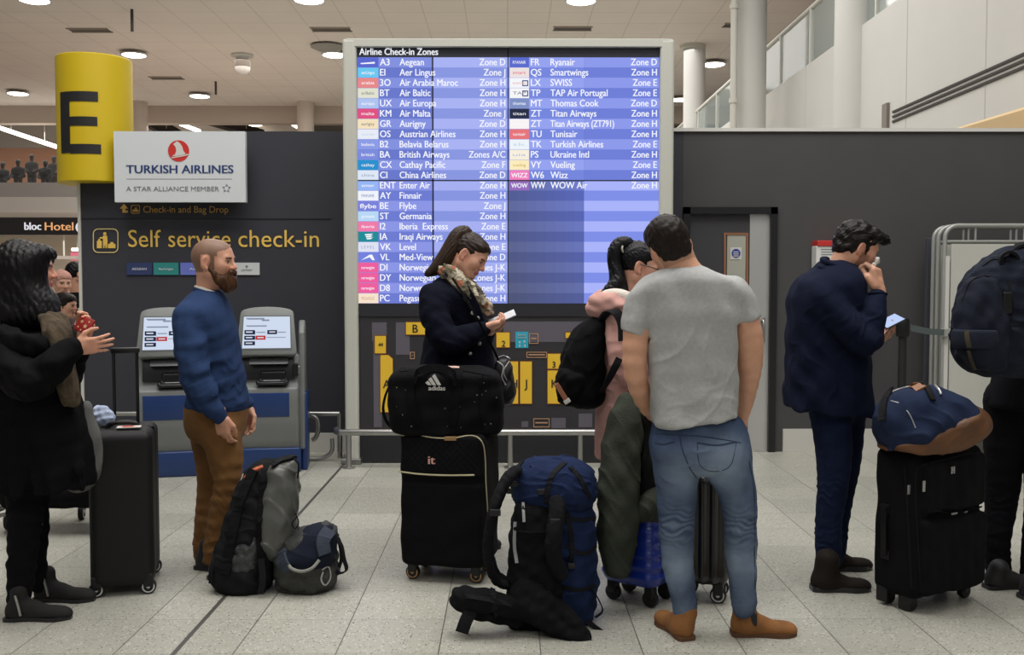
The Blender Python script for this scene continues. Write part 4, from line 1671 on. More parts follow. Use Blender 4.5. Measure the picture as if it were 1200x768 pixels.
def skin_color(heads, base, lips=(170, 92, 84), brow=(50, 36, 28), stubble=None, hairline=None, nails=None):
    B = np.array(lin(base))

    def fn(V):
        C = np.tile(B, (len(V), 1))
        for h in heads:
            q = h.loc(V)
            inn = np.linalg.norm(q, axis=1) < .18
            x, y, z = np.abs(q[:, 0]), q[:, 1], q[:, 2]

            def put(m, c, a=1.0):
                m = m & inn
                C[m] = C[m] * (1 - a) + np.array(lin(c)) * a
            put((x > .062) & (z < .04) & (z > -.045) & (y < .03) & (y > -.04), tuple(np.array(base) * (1.0, .94, .93)), .7)
            put((z < -.015) & (z > -.04) & (y > .085), tuple(np.array(base) * (1.0, .9, .88)), .7)
            if stubble is not None:
                put((z < -.035 - .55 * (x - .02)) & (y > .0) & (z > -.125) | (z < -.02) & (x > .045) & (y > -.005) & (y < .05) & (z > -.1), stubble, .62)
            put((z < -.0485) & (z > -.073) & (x < .025) & (y > .083), lips, .8)
            put((np.abs(z - .0215 + .06 * (x - .03) ** 2 / .03) < .0048) & (x > .012) & (x < .05) & (y > .05), brow, .9)
            e = (x - .032) ** 2 / .0125 ** 2 + (z - .004) ** 2 / .0062 ** 2 < 1
            put(e & (y > .072), (176, 150, 136))
            put(((x - .032) ** 2 + (z - .004) ** 2 < .0072 ** 2) & (y > .074), (46, 30, 22))
            put((np.abs((x - .032) ** 2 / .0145 ** 2 + (z - .0045) ** 2 / .0078 ** 2 - 1.12) < .2) & (z > .004) & (y > .068), (40, 26, 22))
            if hairline is not None:
                hairline(q, x, y, z, put)
        return C
    return fn


def hand(sd, w, d, n, t, curl=(.35, .45, .3), thumb=(.55, .5), s=1.0, curls=None, spread=.04):
    """w wrist, d along the hand, n out of the palm, t towards the thumb"""
    d = unit(d)
    n = unit(np.array(n, float) - d * np.dot(n, d))
    t0 = np.cross(d, n)
    t = t0 if np.dot(t0, t) > 0 else -t0
    w = np.array(w, float)
    P = lambda a, b, c: w + s * (d * a + t * b + n * c)
    R = np.stack([t, d, n], 1)
    hd = S(.012)
    hd.cap(P(-.03, 0, 0), P(.03, 0, 0), .027 * s, .022 * s)
    hd.box(P(.052, -.001, 0), np.array((.040, .046, .0145)) * s, .0135 * s, R, k=.02)
    hd.ell(P(.045, .024, .010), np.array((.017, .032, .013)) * s, R, k=.012)
    hd.ell(P(.05, -.026, .008), np.array((.014, .036, .011)) * s, R, k=.012)
    for i in range(4):
        c = curls[i] if curls else curl
        p = P((.090, .096, .092, .083)[i], (.029, .010, -.010, -.029)[i], 0)
        L = (.074, .082, .076, .060)[i] * s
        r = (.0092, .0095, .0090, .0080)[i] * s
        a = 0
        fs = S(.004)
        fs.cap(p - d * .02 * s, p, r * 1.02, r * 1.02)
        for j, (fr, cu) in enumerate(zip((.46, .30, .25), c)):
            a += cu
            dr = d * math.cos(a) + n * math.sin(a) + t * spread * (1.5 - i) * math.cos(a)
            q = p + unit(dr) * L * fr
            fs.cap(p, q, r * (1 - .07 * j), r * (.95 - .09 * j), k=.003)
            p = q
        hd.sub(fs, k=.005)
    ta, tb = thumb
    p = P(.022, .026, .006)
    d1 = unit(d * (.75 - .2 * tb) + t * ta + n * .35 * tb)
    p1 = p + d1 * .045 * s
    d2 = unit(d * .9 + t * (ta - .45) + n * .55 * tb)
    p2 = p1 + d2 * .034 * s
    d3 = unit(d * .9 + t * (ta - .75) + n * .6 * tb)
    p3 = p2 + d3 * .027 * s
    ths = S(.005)
    ths.cap(p, p1, .0155 * s, .0125 * s)
    ths.cap(p1, p2, .0118 * s, .0108 * s, k=.003)
    ths.cap(p2, p3, .0108 * s, .0086 * s, k=.003)
    hd.sub(ths, k=.012)
    sd.sub(hd, k=.012)
    return lambda a, b, c: P(a, b, c)


class Fig:
    def __init__(f, Y, x, y=None):
        f.Y = Y
        f.k = Y / F
        f.base = np.array((at(x, 384, Y)[0], Y, 0.0))

    def J(f, x, y, dv=0.0):
        return at(x, y, f.Y + dv)

    def r(f, px):
        return px * f.k

    def rows(f, rows):
        """silhouette rows (y, x left, x right, half depth, depth offset) -> loft sections"""
        out = []
        for r_ in rows:
            y, a, b, ry = r_[:4]
            dv = r_[4] if len(r_) > 4 else 0.0
            p = f.J((a + b) / 2.0, y, dv)
            out.append((p[2], p[0], p[1], (b - a) / 2.0 * (f.Y + dv) / F, ry))
        return out


def shoe(sd, heel, toe_dir, L=.28, wd=.095, h=.075, ankle=None, boot=0.0, ra=.045):
    """footwear standing on the floor: heel = point under the back of the heel"""
    d = np.array((toe_dir[0], toe_dir[1], 0.0))
    d = unit(d)
    sdv = np.array((-d[1], d[0], 0))
    u = np.array((0, 0, 1.0))
    h0 = np.array((heel[0], heel[1], 0.0))
    R = np.stack([sdv, d, u], 1)
    P = lambda a, b, c: h0 + d * a * L + sdv * b * wd + u * c
    sd.loft([(-.5 * 1, 0, 0, 1, 1)] * 0 or [(0.0, 0, 0, .01, .01), (1, 0, 0, .01, .01)], k=.0) if False else None
    sd.ell(P(.13, 0, .040), (wd * .38, L * .14, .050), R, k=.025)
    sd.ell(P(.36, 0, .040), (wd * .42, L * .27, .050), R, k=.03)
    sd.ell(P(.70, 0.02, .026), (wd * .48, L * .27, .036), R, k=.025)
    sd.ell(P(.88, 0, .022), (wd * .36, L * .13, .026), R, k=.025)
    if boot:
        a = np.array(ankle if ankle is not None else P(.2, 0, boot))
        sd.cap(P(.22, 0, .055), a, ra * .9, ra * .92, k=.028)
    sd.half((0, 0, .012), (0, 0, -1), .004)
    return P, R


def sole(P, wd, L, t=.02, heel=.0, grow=1.0):
    """flat sole outline under a shoe"""
    mb = MB()
    prof = [(-.01, .30), (.03, .40), (.15, .42), (.35, .36), (.5, .40), (.68, .52), (.82, .50), (.93, .34), (1.0, .12)]
    out = [P(a, b * grow, 0) for a, b in prof] + [P(a, -b * grow, 0) for a, b in prof[::-1]]
    n = len(out)
    V = [tuple(p[:2]) + (0.001,) for p in out] + [tuple(p[:2]) + (t,) for p in out]
    Fc = [tuple(range(n)), tuple(range(2 * n - 1, n - 1, -1))] + [(i, (i + 1) % n, (i + 1) % n + n, i + n) for i in range(n)]
    mb.add(V, Fc)
    return mb


def hair_mat(name, rgb, stretch=(70, 70, 7), rough=.42, turn=0):
    m = mat(name, rgb, rough, var=.4, vscale=1.0, turn=turn, bump=.4, bscale=1.0, stretch=stretch, spec=.2)
    return m


M_skin = mat('skin', SKIN, .52, attr=True, var=.05, vscale=40, bump=.06, bscale=300, spec=.4)
M_hblk = hair_mat('hair_black', (20, 17, 17))
M_hbrn = hair_mat('hair_dark_brown', (40, 30, 25))


def person(name, b, lab, origin, color, res=.0045, group=None):
    o = b.build('person', M_skin, None, res, origin, color)
    tag(o, lab, 'person', group)
    return o


def leg_core(b, pts, r=(.06, .045, .03)):
    b.chain(pts, r, k=.03)


PEOPLE = {}


# ---------------------------------------------------------------- bearded man in blue sweater
def bearded_man():
    f = Fig(5.22, 245)
    J, r = f.J, f.r
    h = Head(J(251, 307.5, 0), (.98, -.16, -.03), (-.02, 0, 1), 1.06)
    b = S(.03)
    h.join(b, HEAD)
    b.cap(h.w(0, -.03, -.06), J(242, 356, 0), .058, .056, k=.04)
    b.loft(f.rows([(352, 222, 262, .13), (375, 212, 268, .16), (430, 216, 276, .12), (480, 222, 282, .12), (500, 222, 280, .12)]), k=.05)
    b.chain([J(224, 375, -.15), J(229, 440, -.215), J(258, 487, -.2)], [.05, .045, .029], k=.03)
    b.chain([J(240, 375, .15), J(268, 440, .24), J(289, 476, .2)], [.05, .045, .029], k=.03)
    hand(b, J(259, 488, -.2), (.12, .1, -1), (.35, .9, 0.1), (.9, -.3, .2), curls=[(.35, .5, .35), (.4, .6, .4), (.45, .6, .4), (.5, .6, .4)], thumb=(.35, .7), s=1.02)
    hand(b, J(289, 477, .2), (.18, -.05, -1), (-.3, -.9, .1), (.9, -.3, .2), curls=[(.45, .6, .4)] * 4, thumb=(.4, .7), s=1.02)
    n1, n2 = J(254, 500, -.09), J(248, 500, .09)
    leg_core(b, [n1, J(263, 570, -.11), J(248, 640, -.1)])
    leg_core(b, [n2, J(243, 570, .1), J(236, 640, .05)])
    bc = (92, 62, 40)

    def shaved(q, x, y, z, put):
        top = (z > .052 + .35 * (y - .05)) & (y < .082 - .25 * np.maximum(x - .02, 0))
        back = (y < -.022) & (z > -.052)
        side = (z > .030) & (y < .045)
        burn = (x > .05) & (y > .006) & (y < .034) & (z > -.035)
        ear = (x > .071) & (z < .034) & (z > -.045) & (y > -.036) & (y < .014)
        nz = .006 * np.sin(q[:, 0] * 310 + 2) * np.sin(q[:, 2] * 290)
        edge = np.clip(np.minimum(np.minimum(z - (.045 + .35 * (y - .05)) + nz, .088 - y) / .02, 1), 0, 1)
        put((top | back | side | burn) & ~ear, (92, 74, 60), .78)

    o = person('p', b, 'person with cropped hair and full brown beard in blue sweater and brown trousers', f.base, skin_color([h], (205, 152, 126), hairline=shaved, brow=(90, 62, 44)))
    # beard
    d = S(.02)
    bl = S(.02)
    bl.ell((0, .070, -.082), (.050, .045, .050))
    bl.ell((0, .078, -.112), (.036, .034, .036), k=.03)
    for q in (-1, 1):
        bl.cap((q * .064, .008, -.030), (q * .050, .05, -.085), .013, .024, k=.03)
    bl.cap((-.026, .098, -.045), (.026, .098, -.045), .011, k=.012)
    bl.ell((0, .110, -.0615), (.018, .012, .007), k=.006, op='-')
    h.join(d, bl, 0, .2)
    d.mod(waves(.0022, .014, 3, (1, 1, .5)))
    d.build('beard', hair_mat('beard_brown', (78, 52, 34), (70, 70, 20)), o, .0042, relax=1)
    # sweater
    s = S(.035)
    s.loft(f.rows([(339.5, 228, 258, .072), (348, 221, 263, .125), (360, 211, 267, .19), (378, 207, 274, .205), (405, 210, 279, .185), (432, 214, 284, .17),
                   (458, 219, 288, .165), (474, 220, 290, .165), (480, 222, 288, .155)]), n=2.3, rnd=.02)
    s.chain([J(221, 374, -.15), J(224, 408, -.2), J(229, 440, -.225), J(240, 464, -.225), J(257, 489, -.2)], [r(17.5), r(17.5), r(16), r(14.5), r(9)], k=.035, n=3)
    s.chain([J(236, 374, .15), J(258, 432, .22), J(288, 474, .2)], [.075, .065, .042], k=.035)
    s.mod(waves(.0045, .09, 1, (1, 1, 1.4), mask=lambda P: .35 + .9 * near(J(232, 440, -.2), .2)(P) + .6 * near(J(255, 462, 0), .25)(P)))
    s.mod(creases(.009, .055, (.55, 0, -.83), 4, lambda P: near(J(236, 446, -.22), .13)(P) + .8 * near(J(254, 484, -.2), .07)(P) + .35 * near(J(222, 385, -.18), .08)(P)))
    s.mod(creases(.008, .07, (.6, 0, .8), 6, lambda P: .8 * near(J(265, 455, -.1), .16)(P)))
    M_sw = mat('sweater_blue', (42, 60, 95), .95, var=.10, vscale=30, bump=.35, bscale=260, spec=.12, stretch=(1, 1, .4))
    so = s.build('sweater', M_sw, o, .0058)
    c = S(.02)
    c.loft(f.rows([(471, 219, 291, .172), (481, 221.5, 289, .164)]), rnd=.012)
    c.build('ribbed_hem', M_sw, so, .006)
    mb = MB()
    ring = [J(243.5 + 15 * math.cos(a), 344 + 5 * math.cos(a), .068 * math.sin(a)) for a in np.linspace(0, 2 * PI, 25)]
    mb.tube(ring, .012, 8, cap=False)
    mb.build('neckband', M_sw, so, smooth=True)
    mb = MB()
    ring = [J(243.5 + 14 * math.cos(a), 340.8 + 4.6 * math.cos(a), .063 * math.sin(a)) for a in np.linspace(0, 2 * PI, 25)]
    mb.tube(ring, .009, 8, cap=False)
    mb.build('undershirt_edge', mat('undershirt', (206, 202, 194), .9), o, smooth=True)
    # trousers
    t = S(.04)
    t.loft(f.rows([(466, 220, 288, .155), (485, 217, 289, .165), (503, 219, 287, .16), (516, 226, 284, .15)]), n=2.2, rnd=.03)
    t.chain([J(258, 505, -.085), J(265, 540, -.1), J(264, 572, -.115), J(255, 612, -.11), J(248, 654, -.1)], [r(23), r(19), r(13.5), r(11.5), r(9.5)], k=.035, n=3)
    t.chain([J(243, 505, .085), J(246, 545, .1), J(243, 575, .1), J(238, 610, .07), J(235.5, 650, .05)], [r(21), r(16), r(11.5), r(9.5), r(8.5)], k=.03, n=3)
    t.mod(creases(.008, .05, (.15, 0, -1), 14, lambda P: .9 * near(J(262, 575, -.1), .11)(P) + near(J(250, 640, -.1), .1)(P) + .9 * near(J(237, 635, .05), .1)(P) + .8 * near(J(268, 505, -.12), .10)(P)))
    t.mod(waves(.004, .07, 5, mask=lambda P: .3 + near(J(262, 572, -.1), .12)(P) + .9 * near(J(246, 645, -.1), .1)(P) + .7 * near(J(236, 640, .05), .1)(P)))
    t.build('trousers', mat('trousers_tan', (112, 76, 36), .9, var=.12, vscale=14, bump=.25, bscale=200), o, .0058)
    # shoes
    for i, (hx, hy, dirv) in enumerate(((231, 666, (.95, -.3)), (246, 678, (.97, -.22)))):
        g = ground(hx, hy)
        q = S(.02)
        P, R = shoe(q, g, dirv, .27, .095, ankle=(g[0] + .055, g[1], .12), boot=.11, ra=.046)
        sh = q.build('shoe', M_blk, o, .006)
        sole(P, .095, .27, .02).build('sole', M_blk2, sh)
    PEOPLE['beard'] = o
    return f


# ---------------------------------------------------------------- woman in black coat, left edge
def coat_woman():
    f = Fig(4.47, 35)
    J, r = f.J, f.r
    h = Head(J(34, 317, .05), (.92, .36, -.02), (-.03, 0, 1), 1.0)
    b = S(.03)
    h.join(b, HEAD)
    b.cap(h.w(0, -.03, -.06), J(24, 392, .06), .05, .045, k=.04)
    b.loft(f.rows([(398, 4, 44, .09), (430, -4, 56, .10), (520, -10, 66, .11), (556, -10, 66, .11)]), k=.05)
    b.chain([J(8, 405, -.12), J(34, 445, -.26), J(88, 409, -.20)], [.05, .042, .027], k=.03)
    b.chain([J(50, 410, .16), J(78, 440, .2), J(98, 394, -.02)], [.05, .042, .027], k=.03)
    # near hand: open, fingers pointing right, back to the camera; far hand closed round the red case
    hand(b, J(88, 407, -.20), (.96, .30, .10), (-.05, .9, .2), (0, .1, 1), curls=[(.25, .3, .15), (.18, .28, .15), (.15, .25, .15), (.12, .25, .15)], thumb=(.8, .45), s=.90, spread=.09)
    hand(b, J(99, 395, -.02), (.35, -.28, .75), (-.35, -.75, .1), (-.8, .1, .35), curls=[(.5, .6, .4), (.5, .65, .4), (.5, .7, .4), (.55, .7, .4)], thumb=(.4, .6), s=.90)
    leg_core(b, [J(28, 560, -.06), J(28, 640, -.07), J(22, 705, -.07)])
    leg_core(b, [J(46, 560, .12), J(46, 640, .14), J(45, 690, .14)], (.035, .028, .022))
    o = person('p', b, 'person with long black hair and black coat, holding a red case to her chest', f.base, skin_color([h], (204, 148, 122)))
    # hair: long, wavy
    s = S(.03)
    hl = S(.03)
    hl.ell((0, -.028, .036), (.092, .112, .100))
    hl.ell((0, .045, .078), (.07, .055, .042), k=.03)
    hl.ell((0, .125, -.012), (.072, .075, .088), k=.02, op='-')
    h.join(s, hl, 0, .2)
    s.loft([(J(0, 292)[2], J(25, 300)[0], 4.53, r(27), .10), (J(0, 310)[2], J(23, 300)[0], 4.52, r(31), .115), (J(0, 332)[2], J(22, 330)[0], 4.50, r(33), .125), (J(0, 355)[2], J(28, 355)[0], 4.49, r(36), .12),
            (J(0, 374)[2], J(33, 378)[0], 4.46, r(34), .10), (J(0, 387)[2], J(36, 388)[0], 4.45, r(25), .07)], n=2.1, k=.06)
    s.ell(h.w(.0, .135, -.02), (.085, .075, .10), h.R, k=.02, op='-')
    s.mod(waves(.007, .11, 21, (1, 1, .6)))
    s.mod(strands(.0028, .018, (.2, 0, -1), 22))
    s.build('hair', hair_mat('hair_jet', (11, 10, 11), (55, 55, 9)), o, .006)
    # coat
    c = S(.05)
    c.loft(f.rows([(383, -4, 58, .12, .05), (396, -16, 70, .19, .03), (425, -24, 80, .21), (465, -26, 88, .20), (505, -28, 98, .20), (545, -30, 106, .21), (600, -31, 112, .22)]), n=2.3, rnd=.025)
    c.chain([J(4, 408, -.14), J(14, 432, -.22), J(33, 447, -.27), J(60, 431, -.25), J(87, 408, -.20)], [r(23), r(22), r(20), r(17), r(12)], k=.04, n=3)
    c.chain([J(54, 408, .14), J(80, 440, .18), J(96, 402, 0)], [.075, .065, .042], k=.04)
    c.mod(waves(.007, .11, 8, mask=lambda P: .5 + near(J(34, 440, -.25), .2)(P)))
    c.mod(creases(.014, .09, (.8, 0, .5), 12, lambda P: near(J(40, 440, -.25), .15)(P)))
    c.mod(strands(.010, .09, (.1, 0, -1), 13, mask=lambda P: np.clip((J(0, 465)[2] - P[:, 2]) / .3, 0, 1)))
    c.half(J(40, 571), (0.02, 0, -1), .012)
    c.loft(f.rows([(563, -22, 100, .19), (590, -22, 102, .2)]), k=.006, op='-', rnd=.01)
    M_c = mat('coat_black', (9, 9, 12), .8, var=.2, vscale=8, bump=.2, bscale=120, spec=.10)
    co = c.build('coat', M_c, o, .007)
    hd = S(.03)
    hd.chain(spline([J(-8, 392, -.14), J(18, 402, -.2), J(42, 408, -.17), J(60, 402, -.04)], 4), .045)
    hd.mod(waves(.006, .07, 18))
    hd.build('coat_hood', M_c, co, .007)
    # scarf
    q = S(.025)
    q.loft(f.rows([(366, 46, 72, .06, -.03), (384, 52, 80, .08, -.07), (412, 60, 84, .07, -.10), (440, 66, 88, .06, -.10), (468, 75, 92, .05, -.09), (477, 80, 91, .04, -.08)]), n=2.2, k=.03, rnd=.02)
    q.mod(strands(.005, .035, (.3, 0, -1), 30))
    q.build('scarf', mat('scarf_olive', (74, 62, 46), .95, var=.35, vscale=30, bump=.5, bscale=160), o, .0055)
    # trousers, boots
    t = S(.04)
    t.chain([J(24, 555, -.05), J(29, 600, -.07), J(27, 645, -.07), J(22, 705, -.07)], [r(21), r(19), r(16.5), r(12.5)], k=.03, n=3)
    t.chain([J(44, 555, .12), J(46, 605, .14), J(46, 650, .14), J(45, 688, .14)], [r(15), r(11), r(9.5), r(8)], k=.03, n=3)
    t.cap(J(25, 556, -.05), J(46, 556, .12), .09, k=.04)
    t.mod(waves(.004, .06, 9))
    t.build('trousers', mat('trousers_black', (13, 13, 17), .9, bump=.2, bscale=150, spec=.12), o, .0065)
    M_b = mat('boot_suede', (16, 15, 16), .8, bump=.15, bscale=200)
    for (hx, hy, dv, ak) in ((7, 727, (1, .06), (22, 700, -.07)), (41, 704, (.98, -.02), (45, 686, .14))):
        g = ground(hx, hy)
        q = S(.02)
        P, R = shoe(q, g, dv, .285, .092, ankle=(g[0] + .06, g[1], .13), boot=.12, ra=.040)
        bo = q.build('boot', M_b, o, .006)
        sole(P, .092, .285, .018).build('sole', M_blk2, bo)
        side = np.cross(unit((dv[0], dv[1], 0)), (0, 0, 1))
        z0 = np.array((g[0] + .075, g[1], 0)) + side * .048
        MB().strap([z0 + (.012, 0.0, .035), z0 + (.0, 0.004, .08), z0 + (-.012, 0.004, .125)], .010, .008, (1, 0, 0)).build('zip', M_steel, bo)
    PEOPLE['coat'] = o
    return f


# ---------------------------------------------------------------- woman with phone in front of the board
def phone_woman():
    f = Fig(5.45, 535)
    J, r = f.J, f.r
    h = Head(J(550, 300, -.01), (.80, -.25, -.52), (.52, 0, .85), .98)
    b = S(.03)
    h.join(b, HEAD)
    b.cap(h.w(0, -.035, -.05), J(524, 345, 0), .052, .06, k=.04)
    b.loft(f.rows([(335, 510, 538, .09), (370, 510, 550, .09), (430, 508, 560, .10), (480, 506, 562, .11)]), k=.05)
    b.chain([J(511, 347, -.14), J(526, 400, -.24), J(566, 386, -.2)], [.042, .036, .025], k=.02)
    b.chain([J(540, 345, .15), J(560, 400, .18), J(574, 388, -.06)], [.05, .042, .026], k=.03)
    hand(b, J(567, 385, -.2), (.85, .18, .22), (.1, .35, .8), (-.1, .9, .35), curls=[(.5, .7, .5), (.55, .75, .5), (.6, .8, .5), (.6, .8, .5)], thumb=(.35, .8), s=.92)
    hand(b, J(572, 388, -.05), (.75, -.35, .28), (.0, -.4, .8), (-.2, -.8, .35), curls=[(.5, .7, .5), (.55, .75, .5), (.6, .8, .5), (.6, .8, .5)], thumb=(.35, .8), s=.92)
    leg_core(b, [J(526, 475, -.08), J(526, 575, -.08), J(524, 646, -.06)])
    leg_core(b, [J(540, 475, .09), J(541, 575, .1), J(540, 640, .1)])
    o = person('p', b, 'person with high ponytail in dark navy coat, head bent over a phone', f.base, skin_color([h], (212, 160, 136)))
    s = S(.02)
    hl = S(.02)
    hl.ell((0, -.024, .034), (.084, .103, .094))
    hl.ell((0, .042, .070), (.066, .05, .036), k=.03)
    hl.ell((0, .115, -.02), (.077, .1, .098), k=.010, op='-')
    hl.ell((0, -.03, -.115), (.09, .10, .055), k=.02, op='-')
    for q in (-1, 1):
        hl.ell((q * .084, .004, -.014), (.022, .024, .036), k=.008, op='-')
    h.join(s, hl, 0, .2)
    s.mod(strands(.0016, .012, (-.6, 0, .5), 40))
    M_h = hair_mat('hair_brown_pony', (44, 33, 28), turn=50)
    ho = s.build('hair', M_h, o, .0045)
    p = S(.025)
    p.chain(spline([J(550, 277, 0), J(544, 272.5, 0), J(537, 277, -.01), J(530, 290, -.02), J(521, 304, -.03), J(511, 315, -.04), J(499, 322, -.05)], 5),
            list(np.interp(np.linspace(0, 6, 31), range(7), [.018, .024, .034, .040, .036, .024, .005])))
    p.mod(strands(.0022, .016, (-.55, 0, -.8), 41, wander=.05))
    p.build('ponytail', hair_mat('hair_pony', (52, 39, 31), turn=-35), ho, .005)
    MB().tube([J(545 + 3.6 * math.cos(a), 273 + 5.5 * math.sin(a), .03 * math.cos(a)) for a in np.linspace(0, 2 * PI, 17)], .008, 8, cap=False).build('hair_tie', M_blk, ho, smooth=True)
    # coat
    c = S(.045)
    c.loft(f.rows([(322, 518, 546, .075), (331, 507, 552, .14), (343, 499, 558, .195), (360, 497, 566, .195), (385, 499, 572, .175), (410, 496, 577, .185), (435, 491, 581, .21), (470, 488, 584, .22), (500, 488, 584, .215)]), n=2.3, rnd=.025)
    c.chain([J(508, 349, -.15), J(511, 375, -.21), J(524, 399, -.245), J(545, 394, -.235), J(566, 386, -.2)], [r(17), r(16), r(15), r(12.5), r(9)], k=.035, n=3)
    c.chain([J(545, 349, .15), J(565, 396, .17), J(571, 390, -.03)], [.07, .062, .042], k=.035)
    c.mod(waves(.0045, .09, 44, mask=lambda P: .4 + near(J(522, 392, -.2), .2)(P)))
    c.mod(creases(.012, .07, (.7, 0, .6), 45, lambda P: near(J(532, 396, -.24), .12)(P) + .5 * near(J(512, 360, -.2), .1)(P)))
    M_c = mat('coat_navy', (15, 18, 31), .9, var=.12, vscale=20, bump=.25, bscale=180, spec=.10)
    co = c.build('coat', M_c, o, .006)
    lp = MB()
    lp.strap(spline([J(533, 322, -.13), J(545, 340, -.195), J(556, 360, -.2), J(562, 378, -.19)], 4), .055, .012, lambda i: (1, -.2, .55)).build('lapel', M_c, co)
    for (x, y, dv) in ((541, 405, -.2), (553, 401.5, -.195), (562, 403, -.19), (551, 415, -.21), (554, 367, -.215), (560, 373, -.2)):
        p_ = J(x, y, dv)
        MB().lathe([(.011, -.006), (.011, .004), (.006, .007)], p_ + (0, 0, 0), 'y', 12).build('button', M_steel, co, smooth=True)
    # scarf
    q = S(.02)
    q.chain(spline([J(520, 318, -.06), J(530, 322, -.12), J(541, 334, -.16), J(553, 349, -.17)], 4), list(np.linspace(.036, .034, 13)))
    q.chain(spline([J(546, 334, -.10), J(558, 346, -.13), J(566, 356, -.13), J(572, 364, -.11)], 4), list(np.linspace(.034, .030, 13)), k=.01)
    q.chain(spline([J(522, 316, .08), J(540, 328, .06), J(556, 342, -.04)], 4), .034, k=.015)
    q.mod(waves(.006, .030, 47, (1, 1, 1)))
    m = mat('scarf_pattern', (150, 138, 118), .95, bump=.4, bscale=160)
    nt = m.node_tree
    vo = nt.nodes.new('ShaderNodeTexVoronoi')
    vo.inputs['Scale'].default_value = 28
    tc = nt.nodes.new('ShaderNodeTexCoord')
    nt.links.new(tc.outputs['Object'], vo.inputs['Vector'])
    sp = nt.nodes.new('ShaderNodeSeparateColor')
    nt.links.new(vo.outputs['Color'], sp.inputs[0])
    rp = nt.nodes.new('ShaderNodeValToRGB')
    rp.color_ramp.interpolation = 'CONSTANT'
    els = rp.color_ramp.elements
    els[0].color = lin((96, 88, 70)) + (1,)
    els[1].position = .35
    els[1].color = lin((176, 166, 146)) + (1,)
    for pos, cc in ((.62, (70, 66, 60)), (.8, (150, 92, 66)), (.9, (120, 112, 92))):
        e = els.new(pos)
        e.color = lin(cc) + (1,)
    nt.links.new(sp.outputs[0], rp.inputs[0])
    nt.links.new(rp.outputs[0], nt.nodes['Principled BSDF'].inputs['Base Color'])
    q.build('scarf', m, o, .0048)
    # trousers and boots (behind the luggage)
    t = S(.04)
    t.chain([J(526, 470, -.08), J(526, 570, -.08), J(524, 643, -.06)], [.095, .065, .045], k=.03, n=3)
    t.chain([J(541, 470, .09), J(541, 570, .1), J(540, 640, .1)], [.095, .065, .045], k=.03, n=3)
    t.build('trousers', mat('trousers_black', (20, 20, 24), .9), o, .008)
    for x, y_, dv in ((517, 0, -.06), (533, 0, .1)):
        g = np.array((J(x, 640, dv)[0], f.Y + dv, 0))
        q = S(.02)
        P, R = shoe(q, g, (1, 0), .26, .09, ankle=(g[0] + .05, g[1], .14), boot=.13)
        sole(P, .09, .26, .018).build('sole', M_blk2, q.build('boot', M_blk, o, .008))
    PEOPLE['phone'] = o
    # phone in her hands
    ph = S(0)
    a, b_ = J(574, 379, -.13), J(603, 366.5, -.13)
    ax = unit(b_ - a)
    wv = unit(np.cross(ax, (0.25, -.35, .9)))
    nn = np.cross(ax, wv)
    pm = MB().box((-.036, -.075, -.004), (.036, .075, .004), .0035, np.vstack([np.column_stack([wv, ax, nn, (a + b_) / 2]), (0, 0, 0, 1)]))
    po = pm.build('mobile_phone', mat('phone_silver', (196, 198, 202), .35), None, (a + b_) / 2, smooth=True)
    tag(po, 'silver phone in the hands of the ponytailed woman in navy', 'phone')
    MB().box((-.032, -.066, .0035), (.032, .066, .0046), .0, np.vstack([np.column_stack([wv, ax, nn, (a + b_) / 2]), (0, 0, 0, 1)])).build('phone_glass', glow('phone_lit', (150, 170, 200), .5), po)
    return f


